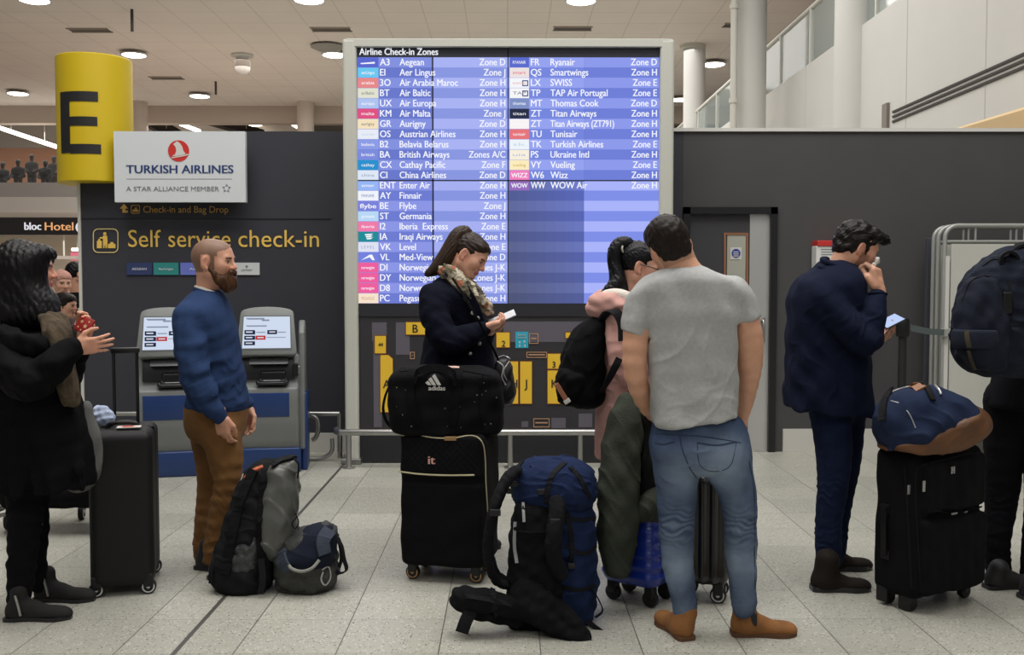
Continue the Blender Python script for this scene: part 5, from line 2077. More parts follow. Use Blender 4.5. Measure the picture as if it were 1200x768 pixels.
# ---------------------------------------------------------------- man in grey T-shirt, seen from behind
def tshirt_man():
    f = Fig(4.15, 815)
    J, r = f.J, f.r
    h = Head(J(784, 288.5, .02), (-.14, .97, -.14), (-.36, .10, .93), .99)
    b = S(.03)
    h.join(b, HEAD)
    b.cap(h.w(0, -.030, -.05), J(803, 320, .0), .064, .070, k=.05)
    b.loft(f.rows([(318, 778, 828, .07), (335, 758, 862, .10), (380, 768, 858, .11), (440, 772, 856, .10), (500, 772, 862, .11)]), k=.05)
    # left arm folds forwards across him, right arm goes to the front pocket
    b.chain([J(757, 345, .0), J(746, 390, -.02), J(745, 440, -.01), J(760, 478, .14), J(778, 492, .24)], [.056, .054, .046, .036, .028], k=.03, n=3)
    b.chain([J(864, 345, .0), J(877, 390, -.01), J(879, 425, .02), J(875, 462, .09), J(868, 490, .13)], [.056, .055, .050, .037, .029], k=.03, n=3)
    hand(b, J(868, 488, .13), (-.18, .15, -1), (-.5, -.4, .1), (-.3, .9, .1), curls=[(.25, .35, .25)] * 4, thumb=(.3, .5), s=1.0)
    hand(b, J(779, 492, .25), (.5, .75, -.3), (.3, -.2, -.9), (.2, .3, .9), curls=[(.4, .5, .35)] * 4, thumb=(.4, .6), s=1.0)
    leg_core(b, [J(797, 510, .03), J(797, 605, .0), J(801, 720, .0)])
    leg_core(b, [J(842, 510, .03), J(866, 605, -.02), J(870, 705, -.02)])

    def nape(q, x, y, z, put):
        put((y < -.04) & (z > -.085) & (z < -.03), (120, 90, 74), .45)
    o = person('p', b, 'person seen from behind in grey T-shirt, ripple-worn blue jeans and tan ankle boots', f.base, skin_color([h], (210, 158, 130), hairline=nape))
    s = S(.02)
    hl = S(.02)
    hl.ell((0, -.024, .036), (.087, .106, .098))
    hl.ell((0, .030, .066), (.076, .062, .050), k=.03)
    hl.ell((0, -.050, -.035), (.068, .062, .050), k=.03)
    hl.ell((0, .125, -.035), (.070, .080, .090), k=.012, op='-')
    hl.ell((0, -.05, -.125), (.09, .10, .042), k=.014, op='-')
    for q in (-1, 1):
        hl.ell((q * .088, .000, -.020), (.024, .030, .044), k=.008, op='-')
    h.join(s, hl, 0, .2)
    s.mod(waves(.0018, .02, 50))
    s.build('hair', hair_mat('hair_short_dark', (30, 22, 18), (60, 60, 26), .5), o, .0045)
    # T-shirt
    t = S(.035)
    t.loft(f.rows([(311, 780, 822, .072, .01), (317, 772, 834, .10), (325, 757, 855, .125), (338, 748, 868, .135), (362, 750, 871, .14), (400, 756, 866, .135), (440, 761, 863, .13), (475, 762, 864, .135), (494, 762, 865, .14), (500, 764, 864, .14)]), n=2.35, rnd=.015)
    t.chain([J(760, 345, .0), J(749, 366, -.012), J(743, 390, -.02)], [r(20), r(18.5), r(16.5)], k=.03, n=2)
    t.chain([J(859, 345, .0), J(869, 360, -.005), J(877, 378, -.01)], [r(20), r(18.5), r(16)], k=.03, n=2)
    # straight sleeve ends
    for c, d in (((741.5, 391, -.02), (-.25, 0, -1)), ((879, 374.5, -.01), (.28, 0, -1))):
        q = S(0)
        p0 = J(*c)
        q.box(p0 + unit(d) * .06, (.075, .09, .06), .004, np.stack([unit(np.cross((0, 1, 0), d)), (0, 1, 0), unit(d)], 1))
        t.sub(q, .006, '-')
    lo = J(762, 486.5)
    hi = J(864, 501.5)
    t.half((lo + hi) / 2, (-(hi[2] - lo[2]) / (hi[0] - lo[0]) * -1 * -1, 0, -1), .01)
    t.mod(creases(.009, .15, (.72, 0, -.70), 60, lambda P: .95 * near(J(790, 440, -.14), .24)(P) + .3 * near(J(845, 430, -.14), .14)(P)))
    t.mod(creases(.006, .08, (-.35, 0, .93), 65, lambda P: near(J(845, 475, -.14), .12)(P) + .8 * near(J(775, 470, -.14), .10)(P)))
    t.mod(waves(.004, .12, 62))
    M_t = mat('tshirt_grey', (170, 171, 170), .95, var=.07, vscale=60, bump=.25, bscale=300, spec=.12)
    to = t.build('t_shirt', M_t, o, .0055)
    ring = [J(801 + 20.5 * math.cos(a), 313.5 + 1.2 * math.cos(a), .01 + .072 * math.sin(a)) for a in np.linspace(0, 2 * PI, 29)]
    MB().tube(ring, .0075, 8, cap=False).build('neckband', M_t, to, smooth=True)
    # jeans
    j = S(.035)
    j.loft(f.rows([(484, 766, 868, .125, .01), (505, 764, 873, .135, .01), (525, 764, 877, .145), (543, 768, 877, .13), (556, 778, 866, .09)]), n=2.3, rnd=.045)
    j.chain([J(790, 520, .0), J(792, 545, -.012), J(793, 575, -.005), J(793, 608, .0), J(794, 660, .005), J(801, 700, .0), J(803, 722, .0)], [r(25), r(25.5), r(22.5), r(20.5), r(17.5), r(13.5), r(12.5)], k=.05, n=3)
    j.chain([J(848, 520, .0), J(852, 545, -.015), J(863, 575, -.01), J(867, 606, -.02), J(868, 650, -.015), J(870, 690, -.02), J(871, 712, -.02)], [r(26), r(27), r(21.5), r(18.5), r(18), r(14.5), r(13.5)], k=.05, n=3)
    kn = lambda P: near(J(793, 618, -.06), .09)(P) + near(J(868, 620, -.06), .09)(P) + .9 * near(J(802, 706, 0), .07)(P) + .9 * near(J(870, 698, -.02), .07)(P)
    j.mod(creases(.010, .032, (.12, 0, 1), 66, kn))
    j.mod(creases(.009, .08, (.5, 0, .85), 67, lambda P: .9 * near(J(818, 548, -.1), .12)(P) + .4 * near(J(785, 580, -.1), .1)(P)))
    j.mod(waves(.003, .08, 68))
    m = mat('denim_blue', (58, 78, 108), .9, bump=.3, bscale=300, spec=.12)
    nt = m.node_tree
    tc = nt.nodes.new('ShaderNodeTexCoord')
    nz = nt.nodes.new('ShaderNodeTexNoise')
    nz.inputs['Scale'].default_value = 7
    nz.inputs['Detail'].default_value = 6
    nt.links.new(tc.outputs['Object'], nz.inputs['Vector'])
    at_ = nt.nodes.new('ShaderNodeAttribute')
    at_.attribute_name = 'Col'
    rp = nt.nodes.new('ShaderNodeValToRGB')
    rp.color_ramp.elements[0].position, rp.color_ramp.elements[1].position = .35, .7
    rp.color_ramp.elements[0].color = (.72, .74, .78, 1)
    rp.color_ramp.elements[1].color = (1.2, 1.18, 1.14, 1)
    nt.links.new(nz.outputs[0], rp.inputs[0])
    mx = nt.nodes.new('ShaderNodeMix')
    mx.data_type = 'RGBA'
    mx.blend_type = 'MULTIPLY'
    mx.inputs[0].default_value = 1
    nt.links.new(at_.outputs['Color'], mx.inputs[6])
    nt.links.new(rp.outputs[0], mx.inputs[7])
    nt.links.new(mx.outputs[2], nt.nodes['Principled BSDF'].inputs['Base Color'])

    def denim(V):
        """factory fading on the seat, thighs, knee backs and hems"""
        fd = .75 * near(J(850, 545, -.12), .12)(V) + .45 * near(J(795, 560, -.1), .12)(V) + .8 * near(J(793, 665, -.06), .10)(V) + .75 * near(J(868, 660, -.06), .10)(V) + .3 * near(J(862, 590, -.1), .1)(V) + .45 * near(J(802, 715, -.05), .06)(V) + .45 * near(J(871, 706, -.06), .06)(V)
        st = .5 + .5 * np.sin(V[:, 2] * 2 * PI / .027 + 2.2 * np.sin(V[:, 0] * 31 + V[:, 2] * 40) + 1.6 * np.sin(V[:, 0] * 67 - V[:, 2] * 55))
        kk = (near(J(793, 616, -.06), .075)(V) + near(J(868, 618, -.06), .075)(V)) * st
        fd = np.clip(fd + .5 * kk, 0, 1)[:, None]
        return np.array(lin((52, 67, 95))) * (1 - fd) + np.array(lin((140, 156, 176))) * fd
    jo = j.build('jeans', m, o, .0055, color=denim)
    seam = mat('denim_seam', (40, 52, 76), .9)
    bk = lambda x, y, dv=-.0: J(x, y, dv)
    # back pockets stitched on, centre seam, waistband
    M_d2 = mat('denim_pocket', (64, 84, 116), .9, var=.2, vscale=9)
    for pix, dv in ((((829, 514), (866, 518), (863, 548), (848, 556), (832, 546)), -.150), (((768, 512), (790, 512), (790, 544), (780, 550), (770, 541)), -.138)):
        pass
    for nm, pix, rr in (('back_seam', [(796, 508), (799, 525), (808, 548), (816, 560)], .0028), ('waistband_seam', [(768, 508), (790, 510), (815, 511), (845, 515), (868, 519)], .0025),
                        ('pocket_edge', [(817, 519), (840, 522), (863, 518)], .0035), ('pocket_edge', [(768, 519), (778, 521), (790, 518)], .0035),
                        ('pocket_side', [(817, 519), (820, 545), (836, 553), (856, 546), (863, 518)], .0018), ('outseam', [(878, 540), (884, 580), (884, 640), (885, 690)], .002)):
        mb = MB()
        tube_on(mb, j, pix, 3.7, rr, 6, .0)
        if mb.V:
            mb.build(nm, seam, jo)
    # boots
    M_b = mat('boot_tan', (134, 88, 44), .85, var=.15, vscale=20, bump=.2, bscale=220)
    M_s = mat('boot_sole_brown', (92, 60, 36), .7)
    g = ground(857, 744)
    q = S(.02)
    P, R = shoe(q, g, (1, -.03), .275, .10, ankle=(g[0] + .055, g[1] + .0, .105), boot=.1, ra=.054)
    bo = q.build('boot', M_b, o, .0055)
    sole(P, .10, .275, .018).build('sole', M_s, bo)
    MB().box((g[0] + .070, g[1] - .051, .05), (g[0] + .098, g[1] - .03, .108), .006).build('elastic_gusset', M_blk, bo)
    g = ground(806, 752)
    q = S(.02)
    P, R = shoe(q, g, (-.28, .96), .275, .10, ankle=(g[0] + .0, g[1] + .055, .105), boot=.1, ra=.054)
    bo = q.build('boot', M_b, o, .0055)
    sole(P, .10, .275, .018).build('sole', M_s, bo)
    return f


# ---------------------------------------------------------------- woman in pink coat beside him
def pink_woman():
    f = Fig(5.04, 728)
    J, r = f.J, f.r
    h = Head(J(751, 313, 0), (.95, -.12, -.20), (.2, 0, .97), 1.0)
    b = S(.03)
    h.join(b, HEAD)
    b.cap(h.w(0, -.03, -.06), J(735, 368, 0), .050, .055, k=.04)
    b.loft(f.rows([(362, 718, 752, .12), (400, 714, 758, .12), (470, 712, 758, .12), (520, 712, 756, .12)]), k=.05)
    b.chain([J(728, 375, -.14), J(734, 440, -.18), J(758, 425, -.22)], [.046, .04, .026], k=.03)
    b.chain([J(742, 375, .14), J(756, 440, .18), J(770, 430, .0)], [.046, .04, .026], k=.03)
    hand(b, J(759, 424, -.22), (.9, -.2, .2), (0, .8, .5), (0, .3, .9), curls=[(.4, .5, .35)] * 4, s=.9)
    hand(b, J(771, 429, .0), (.9, -.2, .2), (0, -.8, .5), (0, .3, .9), curls=[(.4, .5, .35)] * 4, s=.9)
    leg_core(b, [J(726, 500, -.08), J(726, 600, -.08), J(724, 670, -.08)])
    leg_core(b, [J(742, 500, .08), J(742, 600, .08), J(742, 670, .08)])
    o = person('p', b, 'person with glasses and black ponytail in pale pink coat beside the grey T-shirt', f.base, skin_color([h], (206, 156, 134)))
    s = S(.02)
    hl = S(.02)
    hl.ell((0, -.024, .034), (.084, .103, .095))
    hl.ell((0, .042, .070), (.066, .05, .036), k=.03)
    hl.ell((0, .115, -.02), (.077, .1, .098), k=.010, op='-')
    hl.ell((0, -.03, -.115), (.09, .10, .055), k=.02, op='-')
    for q in (-1, 1):
        hl.ell((q * .084, .004, -.014), (.022, .024, .036), k=.008, op='-')
    h.join(s, hl, 0, .2)
    s.mod(strands(.0016, .012, (-.6, 0, .5), 70))
    M_h = hair_mat('hair_black_pony', (15, 14, 17), turn=30)
    ho = s.build('hair', M_h, o, .0045)
    p = S(.022)
    p.chain(spline([J(741, 289, 0), J(732, 285.5, 0), J(724, 289, -.01), J(720, 300, -.02), J(722, 318, -.03), J(724, 332, -.05), J(714, 341, -.07), J(704, 350, -.08)], 5),
            list(np.interp(np.linspace(0, 7, 36), range(8), [.020, .026, .027, .026, .028, .034, .022, .006])))
    p.chain(spline([J(723, 325, -.03), J(729, 338, -.06), J(731, 348, -.08), J(725, 350, -.09)], 5), list(np.linspace(.026, .007, 16)))
    p.mod(strands(.0022, .014, (.2, 0, -1), 71, wander=.05))
    p.build('ponytail', M_h, ho, .0048)
    MB().tube([J(731.5 + 2.5 * math.cos(a), 291.5 + 5 * math.sin(a), -.025 + .02 * math.cos(a)) for a in np.linspace(0, 2 * PI, 17)], .005, 8, cap=False).build('hair_tie', M_offw, ho, smooth=True)
    # glasses
    gl = MB()
    for q in (-1, 1):
        gl.tube([h.w(q * .033 + .026 * math.cos(a), .100 - .010 * abs(math.cos(a)) * (1 if math.cos(a) * q > 0 else 0), -.004 + .022 * math.sin(a)) for a in np.linspace(0, 2 * PI, 21)], .0028, 6, cap=False)
        gl.tube([h.w(q * .059, .088, .002), h.w(q * .078, .05, .006), h.w(q * .080, -.01, .010), h.w(q * .076, -.03, -.006)], .0028, 6)
    gl.tube([h.w(-.008, .104, .002), h.w(.008, .104, .002)], .0028, 6)
    go = gl.build('glasses', mat('spectacle_frame', (52, 34, 26), .35), o, smooth=True)
    MB().lathe([(.004, -.003), (.004, .003)], h.w(.081, -.005, -.040)).build('earring', M_steel, o)
    # coat
    M_p = mat('coat_pink', (204, 158, 150), .95, var=.06, vscale=25, bump=.3, bscale=200, spec=.12)
    c = S(.045)
    c.loft(f.rows([(352, 722, 750, .08), (362, 710, 762, .16), (378, 704, 768, .19), (410, 702, 768, .18), (450, 701, 768, .18), (490, 698, 770, .20), (520, 697, 770, .21), (560, 697, 770, .21)]), n=2.3, rnd=.02)
    c.half(J(730, 536), (0, 0, -1), .01)
    c.chain([J(726, 378, -.15), J(728, 412, -.20), J(738, 440, -.21), J(758, 426, -.22)], [r(16), r(15), r(13), r(9.5)], k=.035, n=3)
    c.chain([J(742, 378, .15), J(757, 440, .18), J(769, 431, .02)], [.068, .058, .042], k=.035)
    c.mod(creases(.010, .09, (.5, 0, .8), 73, lambda P: .25 + near(J(722, 450, -.15), .2)(P)))
    co = c.build('coat', M_p, o, .006)
    hd = S(.03)
    hd.chain(spline([J(698, 362, -.08), J(708, 357, -.12), J(722, 357, -.16), J(738, 360, -.17), J(748, 366, -.12)], 4), list(np.interp(np.linspace(0, 4, 17), range(5), [.045, .05, .045, .036, .025])))
    hd.chain(spline([J(700, 358, .06), J(716, 350, .08), J(735, 350, .06)], 4), .05)
    hd.mod(waves(.005, .07, 74))
    hd.build('hood', M_p, co, .006)
    ln = S(.02)
    ln.chain(spline([J(703, 354, -.08), J(712, 347, -.12), J(724, 346, -.16), J(736, 350, -.17), J(746, 357, -.13)], 4), .024)
    ln.chain(spline([J(728, 350, -.16), J(733, 360, -.20), J(742, 366, -.19)], 4), .014)
    ln.build('hood_lining', mat('fleece_cream', (222, 212, 202), .95, bump=.6, bscale=150), co, .006)
    t = S(.04)
    t.chain([J(727, 515, -.08), J(727, 600, -.08), J(725, 668, -.08)], [.09, .062, .045], k=.03, n=3)
    t.chain([J(743, 515, .08), J(743, 600, .08), J(742, 664, .08)], [.09, .062, .045], k=.03, n=3)
    t.build('trousers', MATS['trousers_black'], o, .008)
    for x, dv in ((716, -.08), (733, .08)):
        g = np.array((J(x, 660, dv)[0], f.Y + dv, 0))
        q = S(.02)
        P, R = shoe(q, g, (1, 0), .255, .09, ankle=(g[0] + .05, g[1], .13), boot=.12)
        sole(P, .09, .255, .018).build('sole', M_blk2, q.build('boot', M_blk, o, .008))
    return f


# ---------------------------------------------------------------- man in navy coat, hand at his nose
def navy_man():
    f = Fig(4.92, 978)
    J, r = f.J, f.r
    h = Head(J(1004, 291, 0), (.86, .10, -.38), (.40, 0, .92), 1.0)
    b = S(.03)
    h.join(b, HEAD)
    b.cap(h.w(0, -.035, -.05), J(978, 330, 0), .060, .066, k=.04)
    b.loft(f.rows([(325, 952, 998, .11), (380, 942, 1000, .11), (450, 944, 1000, .11), (474, 956, 998, .09)]), k=.04)
    b.chain([J(972, 345, -.15), J(1017, 402, -.22), J(1030, 341, -.13)], [.05, .044, .029], k=.03)
    b.chain([J(985, 345, .17), J(1008, 414, .22), J(1022, 402, .12)], [.05, .044, .029], k=.03)
    # raised fist at the nose, the other hand round a phone
    hand(b, J(1030, 341, -.13), (-.14, .16, 1), (-.72, .68, .1), (-.7, -.5, .3), curls=[(.75, 1.05, .6), (.85, 1.15, .6), (.95, 1.2, .7), (1.05, 1.2, .7)], thumb=(.2, .75), s=1.16)
    hand(b, J(1021, 402, .12), (.75, -.15, .45), (-.1, -.3, .9), (0, -.9, -.2), curls=[(.5, .6, .4)] * 4, thumb=(.4, .6), s=.98)
    leg_core(b, [J(972, 490, -.07), J(972, 590, -.07), J(973, 655, -.07)])
    leg_core(b, [J(992, 490, .08), J(987, 590, .1), J(979, 645, .1)], (.05, .03, .024))

    o = person('p', b, 'person in navy coat and dark jeans, head bowed with a fist at the nose', f.base, skin_color([h], (202, 150, 124), stubble=(110, 82, 66)))
    s = S(.02)
    hl = S(.02)
    hl.ell((0, -.024, .036), (.086, .104, .098))
    hl.ell((0, .045, .086), (.070, .058, .044), k=.03)
    hl.ell((0, .098, .088), (.050, .040, .026), k=.03)
    hl.ell((0, -.060, -.028), (.066, .052, .046), k=.03)
    hl.ell((0, .122, -.022), (.080, .100, .092), k=.010, op='-')
    hl.ell((0, -.04, -.122), (.09, .10, .050), k=.016, op='-')
    for q in (-1, 1):
        hl.ell((q * .088, .000, -.016), (.024, .026, .042), k=.008, op='-')
        hl.cap((q * .072, .018, .01), (q * .070, .022, -.022), .008, .006, k=.012)
    h.join(s, hl, 0, .2)
    s.mod(waves(.0035, .05, 81))
    s.mod(strands(.0024, .014, (.8, 0, .3), 80))
    s.build('hair', hair_mat('hair_quiff', (24, 20, 18), (30, 60, 60), .45), o, .0045)
    M_c = mat('coat_blue_black', (19, 25, 44), .92, var=.1, vscale=25, bump=.25, bscale=180, spec=.10)
    c = S(.045)
    c.loft(f.rows([(305, 962, 992, .075), (314, 955, 1003, .13), (326, 938, 1010, .19), (345, 927, 1012, .21), (375, 924, 1014, .20), (410, 923, 1016, .19), (450, 921, 1018, .20), (478, 919, 1021, .205), (510, 918, 1022, .205)]), n=2.4, rnd=.02)
    c.chain([J(968, 350, -.16), J(990, 378, -.20), J(1014, 400, -.22), J(1023, 372, -.19), J(1028, 349, -.14)], [r(19), r(18), r(15.5), r(13), r(10.5)], k=.035, n=3)
    c.chain([J(988, 350, .17), J(1006, 412, .22), J(1019, 403, .13)], [.075, .065, .045], k=.035)
    c.mod(waves(.0045, .10, 83))
    c.mod(creases(.012, .07, (.8, 0, -.6), 84, lambda P: near(J(1005, 395, -.2), .14)(P) + .4 * near(J(955, 350, -.2), .12)(P)))
    c.mod(creases(.014, .11, (.8, 0, .6), 85, lambda P: .7 * near(J(960, 440, -.2), .22)(P)))
    a_, b2_ = J(920, 477), J(1021, 487)
    c.half((a_ + b2_) / 2, (-(b2_ - a_)[2] * -1, 0, -(b2_ - a_)[0]), .008)
    c.loft(f.rows([(478, 930, 1012, .18), (505, 930, 1014, .18)]), k=.006, op='-', rnd=.01)
    co = c.build('coat', M_c, o, .0055)
    cl = S(.012)
    cl.chain(spline([J(970, 304, .06), J(964, 304, .0), J(968, 307, -.07), J(984, 315, -.098), J(1000, 325, -.085)], 5), .011)
    cl.chain(spline([J(968, 310, .07), J(961, 312, .0), J(965, 315, -.08), J(982, 323, -.11), J(999, 332, -.095)], 5), .012)
    cl.build('collar', M_c, co, .005)
    ft = MB()
    ft.tube([J(1028.5 + 10.8 * math.cos(a), 345 + 2 * math.sin(a), -.137 + .046 * math.sin(a)) for a in np.linspace(0, 2 * PI, 21)], .005, 8, cap=False)
    ft.build('cuff_edge', M_c, co, smooth=True)
    t = S(.04)
    M_j = mat('denim_dark', (22, 31, 56), .9, var=.2, vscale=14, bump=.3, bscale=250, spec=.12)
    t.chain([J(973, 480, -.06), J(977, 530, -.08), J(976, 570, -.09), J(971, 610, -.08), J(971, 656, -.07)], [r(23), r(20), r(16.5), r(14.5), r(14.5)], k=.03, n=3)
    t.chain([J(992, 480, .08), J(992, 535, .09), J(988, 575, .1), J(982, 615, .1), J(979, 645, .1)], [r(22), r(17), r(13), r(11.5), r(12.5)], k=.03, n=3)
    t.cap(J(974, 476, -.05), J(990, 476, .08), .1, k=.04)
    t.mod(creases(.008, .045, (.1, 0, 1), 86, lambda P: near(J(975, 575, -.09), .12)(P) + near(J(973, 640, -.07), .09)(P) + near(J(988, 632, .1), .09)(P) + .3))
    t.build('jeans', M_j, o, .006)
    M_b = mat('boot_brown_black', (32, 27, 24), .7, bump=.2, bscale=150, spec=.12)
    for (hx, hy, dv) in ((951, 692, (1, -.02)), (960, 669, (.97, .1))):
        g = ground(hx, hy)
        q = S(.02)
        P, R = shoe(q, g, dv, .285, .105, ankle=(g[0] + .075, g[1], .15), boot=.14, ra=.062)
        q.mod(creases(.005, .03, (.5, 0, .85), 88, near(g + (.12, 0, .08), .07)))
        bo = q.build('boot', M_b, o, .0055)
        sole(P, .112, .29, .026).build('sole', M_blk2, bo)
        la = MB()
        for i in range(4):
            c_ = P(.40 - .055 * i, 0, .115 + .012 * i)
            la.tube([c_ + R @ np.array((-.03, 0, -.01)), c_ + R @ np.array((0, .012, .006)), c_ + R @ np.array((.03, 0, -.01))], .004, 6)
        la.build('lace', M_blk2, bo)
    # tissue in the fist and lit phone
    q = S(.008)
    q.ell(J(1028, 306, -.08), (.012, .014, .020))
    q.ell(J(1024, 311, -.10), (.010, .012, .014))
    q.mod(waves(.003, .02, 87))
    to = q.build('tissue', M_white, None, .0035, J(1024, 308, -.10))
    tag(to, 'crumpled white tissue held to the nose of the navy-coated man', 'tissue')
    a, b_ = J(1036, 384, .06), J(1051, 376.5, .10)
    ax = unit(b_ - a)
    nn = unit(np.array((-.2, -.55, .8)) - ax * np.dot((-.2, -.55, .8), ax))
    a, b_ = a + nn * .018, b_ + nn * .018
    M = np.vstack([np.column_stack([np.cross(ax, nn), ax, nn, (a + b_) / 2]), (0, 0, 0, 1)])
    po = MB().box((-.036, -.07, -.004), (.036, .07, .004), .0035, M).build('mobile_phone', M_blk2, None, (a + b_) / 2, smooth=True)
    tag(po, 'dark phone with lit screen held by the navy-coated man', 'phone')
    MB().box((-.032, -.064, .0035), (.032, .064, .0046), 0, M).build('phone_glass', glow('phone_bright', (190, 210, 250), 1.0), po)
    return f


# ---------------------------------------------------------------- traveller cut by the right edge
def edge_man():
    f = Fig(4.98, 1210)
    J, r = f.J, f.r
    h = Head(J(1237, 248, .05), (.75, .66, -.05), (0, 0, 1), 1.0)
    b = S(.03)
    h.join(b, HEAD)
    b.cap(h.w(0, -.03, -.06), J(1226, 300, .03), .060, .066, k=.04)
    b.loft(f.rows([(300, 1200, 1250, .12), (360, 1185, 1255, .13), (430, 1185, 1250, .12), (480, 1180, 1245, .12)]), k=.05)
    b.chain([J(1248, 320, -.14), J(1262, 390, -.18), J(1285, 420, -.1)], [.05, .044, .028], k=.03)
    b.chain([J(1205, 320, .16), J(1225, 390, .26), J(1262, 410, .3)], [.05, .044, .028], k=.03)
    hand(b, J(1286, 421, -.1), (.7, .6, -.3), (-.2, .3, .9), (-.5, .7, .2), curls=[(.4, .5, .35)] * 4)
    hand(b, J(1263, 411, .3), (.7, .6, -.3), (-.2, .3, .9), (.5, -.7, .2), curls=[(.4, .5, .35)] * 4)
    leg_core(b, [J(1178, 480, .06), J(1174, 580, .05), J(1168, 660, .0)])
    leg_core(b, [J(1222, 480, -.02), J(1220, 580, -.1), J(1208, 668, -.1)])
    o = person('p', b, 'person in black cut off by the picture edge, navy rucksack on the back', f.base, skin_color([h], (205, 152, 126)))
    s = S(.02)
    hl = S(.02)
    hl.ell((0, -.024, .036), (.086, .104, .098))
    hl.ell((0, .045, .080), (.070, .055, .040), k=.03)
    hl.ell((0, .122, -.022), (.080, .100, .092), k=.010, op='-')
    hl.ell((0, -.04, -.122), (.09, .10, .05), k=.016, op='-')
    h.join(s, hl, 0, .2)
    s.build('hair', MATS['hair_short_dark'], o, .006)
    M_k = mat('jacket_black', (15, 15, 19), .9, bump=.2, bscale=150, spec=.10)
    c = S(.045)
    c.loft(f.rows([(288, 1205, 1246, .10), (300, 1190, 1258, .17), (330, 1182, 1264, .19), (400, 1178, 1262, .18), (450, 1166, 1252, .18), (478, 1160, 1248, .18)]), n=2.3, rnd=.02)
    c.chain([J(1250, 320, -.14), J(1264, 390, -.18), J(1284, 418, -.1)], [.075, .065, .045], k=.035)
    c.chain([J(1205, 320, .16), J(1225, 390, .26), J(1260, 409, .3)], [.075, .065, .045], k=.035)
    c.build('jacket', M_k, o, .0075)
    t = S(.04)
    t.chain([J(1181, 470, .06), J(1176, 545, .06), J(1173, 590, .05), J(1169, 640, .0), J(1171, 678, .0)], [r(27), r(21), r(17.5), r(13), r(14)], k=.03, n=3)
    t.chain([J(1226, 470, -.02), J(1222, 545, -.06), J(1220, 590, -.1), J(1212, 640, -.1), J(1211, 688, -.1)], [r(26), r(20), r(17), r(13), r(14)], k=.03, n=3)
    t.cap(J(1186, 462, .05), J(1224, 462, -.02), .1, k=.04)
    t.mod(creases(.008, .05, (.1, 0, 1), 91, lambda P: .4 + near(J(1174, 590, 0), .1)(P) + near(J(1168, 655, 0), .1)(P)))
    t.build('trousers', MATS['trousers_black'], o, .0065)
    for (hx, hy, dv) in ((1155, 690, (.97, .12)), (1196, 702, (.97, .12))):
        g = ground(hx, hy)
        q = S(.02)
        P, R = shoe(q, g, dv, .285, .10, ankle=(g[0] + .065, g[1], .10), boot=.09, ra=.05)
        bo = q.build('shoe', M_blk, o, .006)
        sole(P, .105, .29, .02).build('sole', M_blk2, bo)
    return f


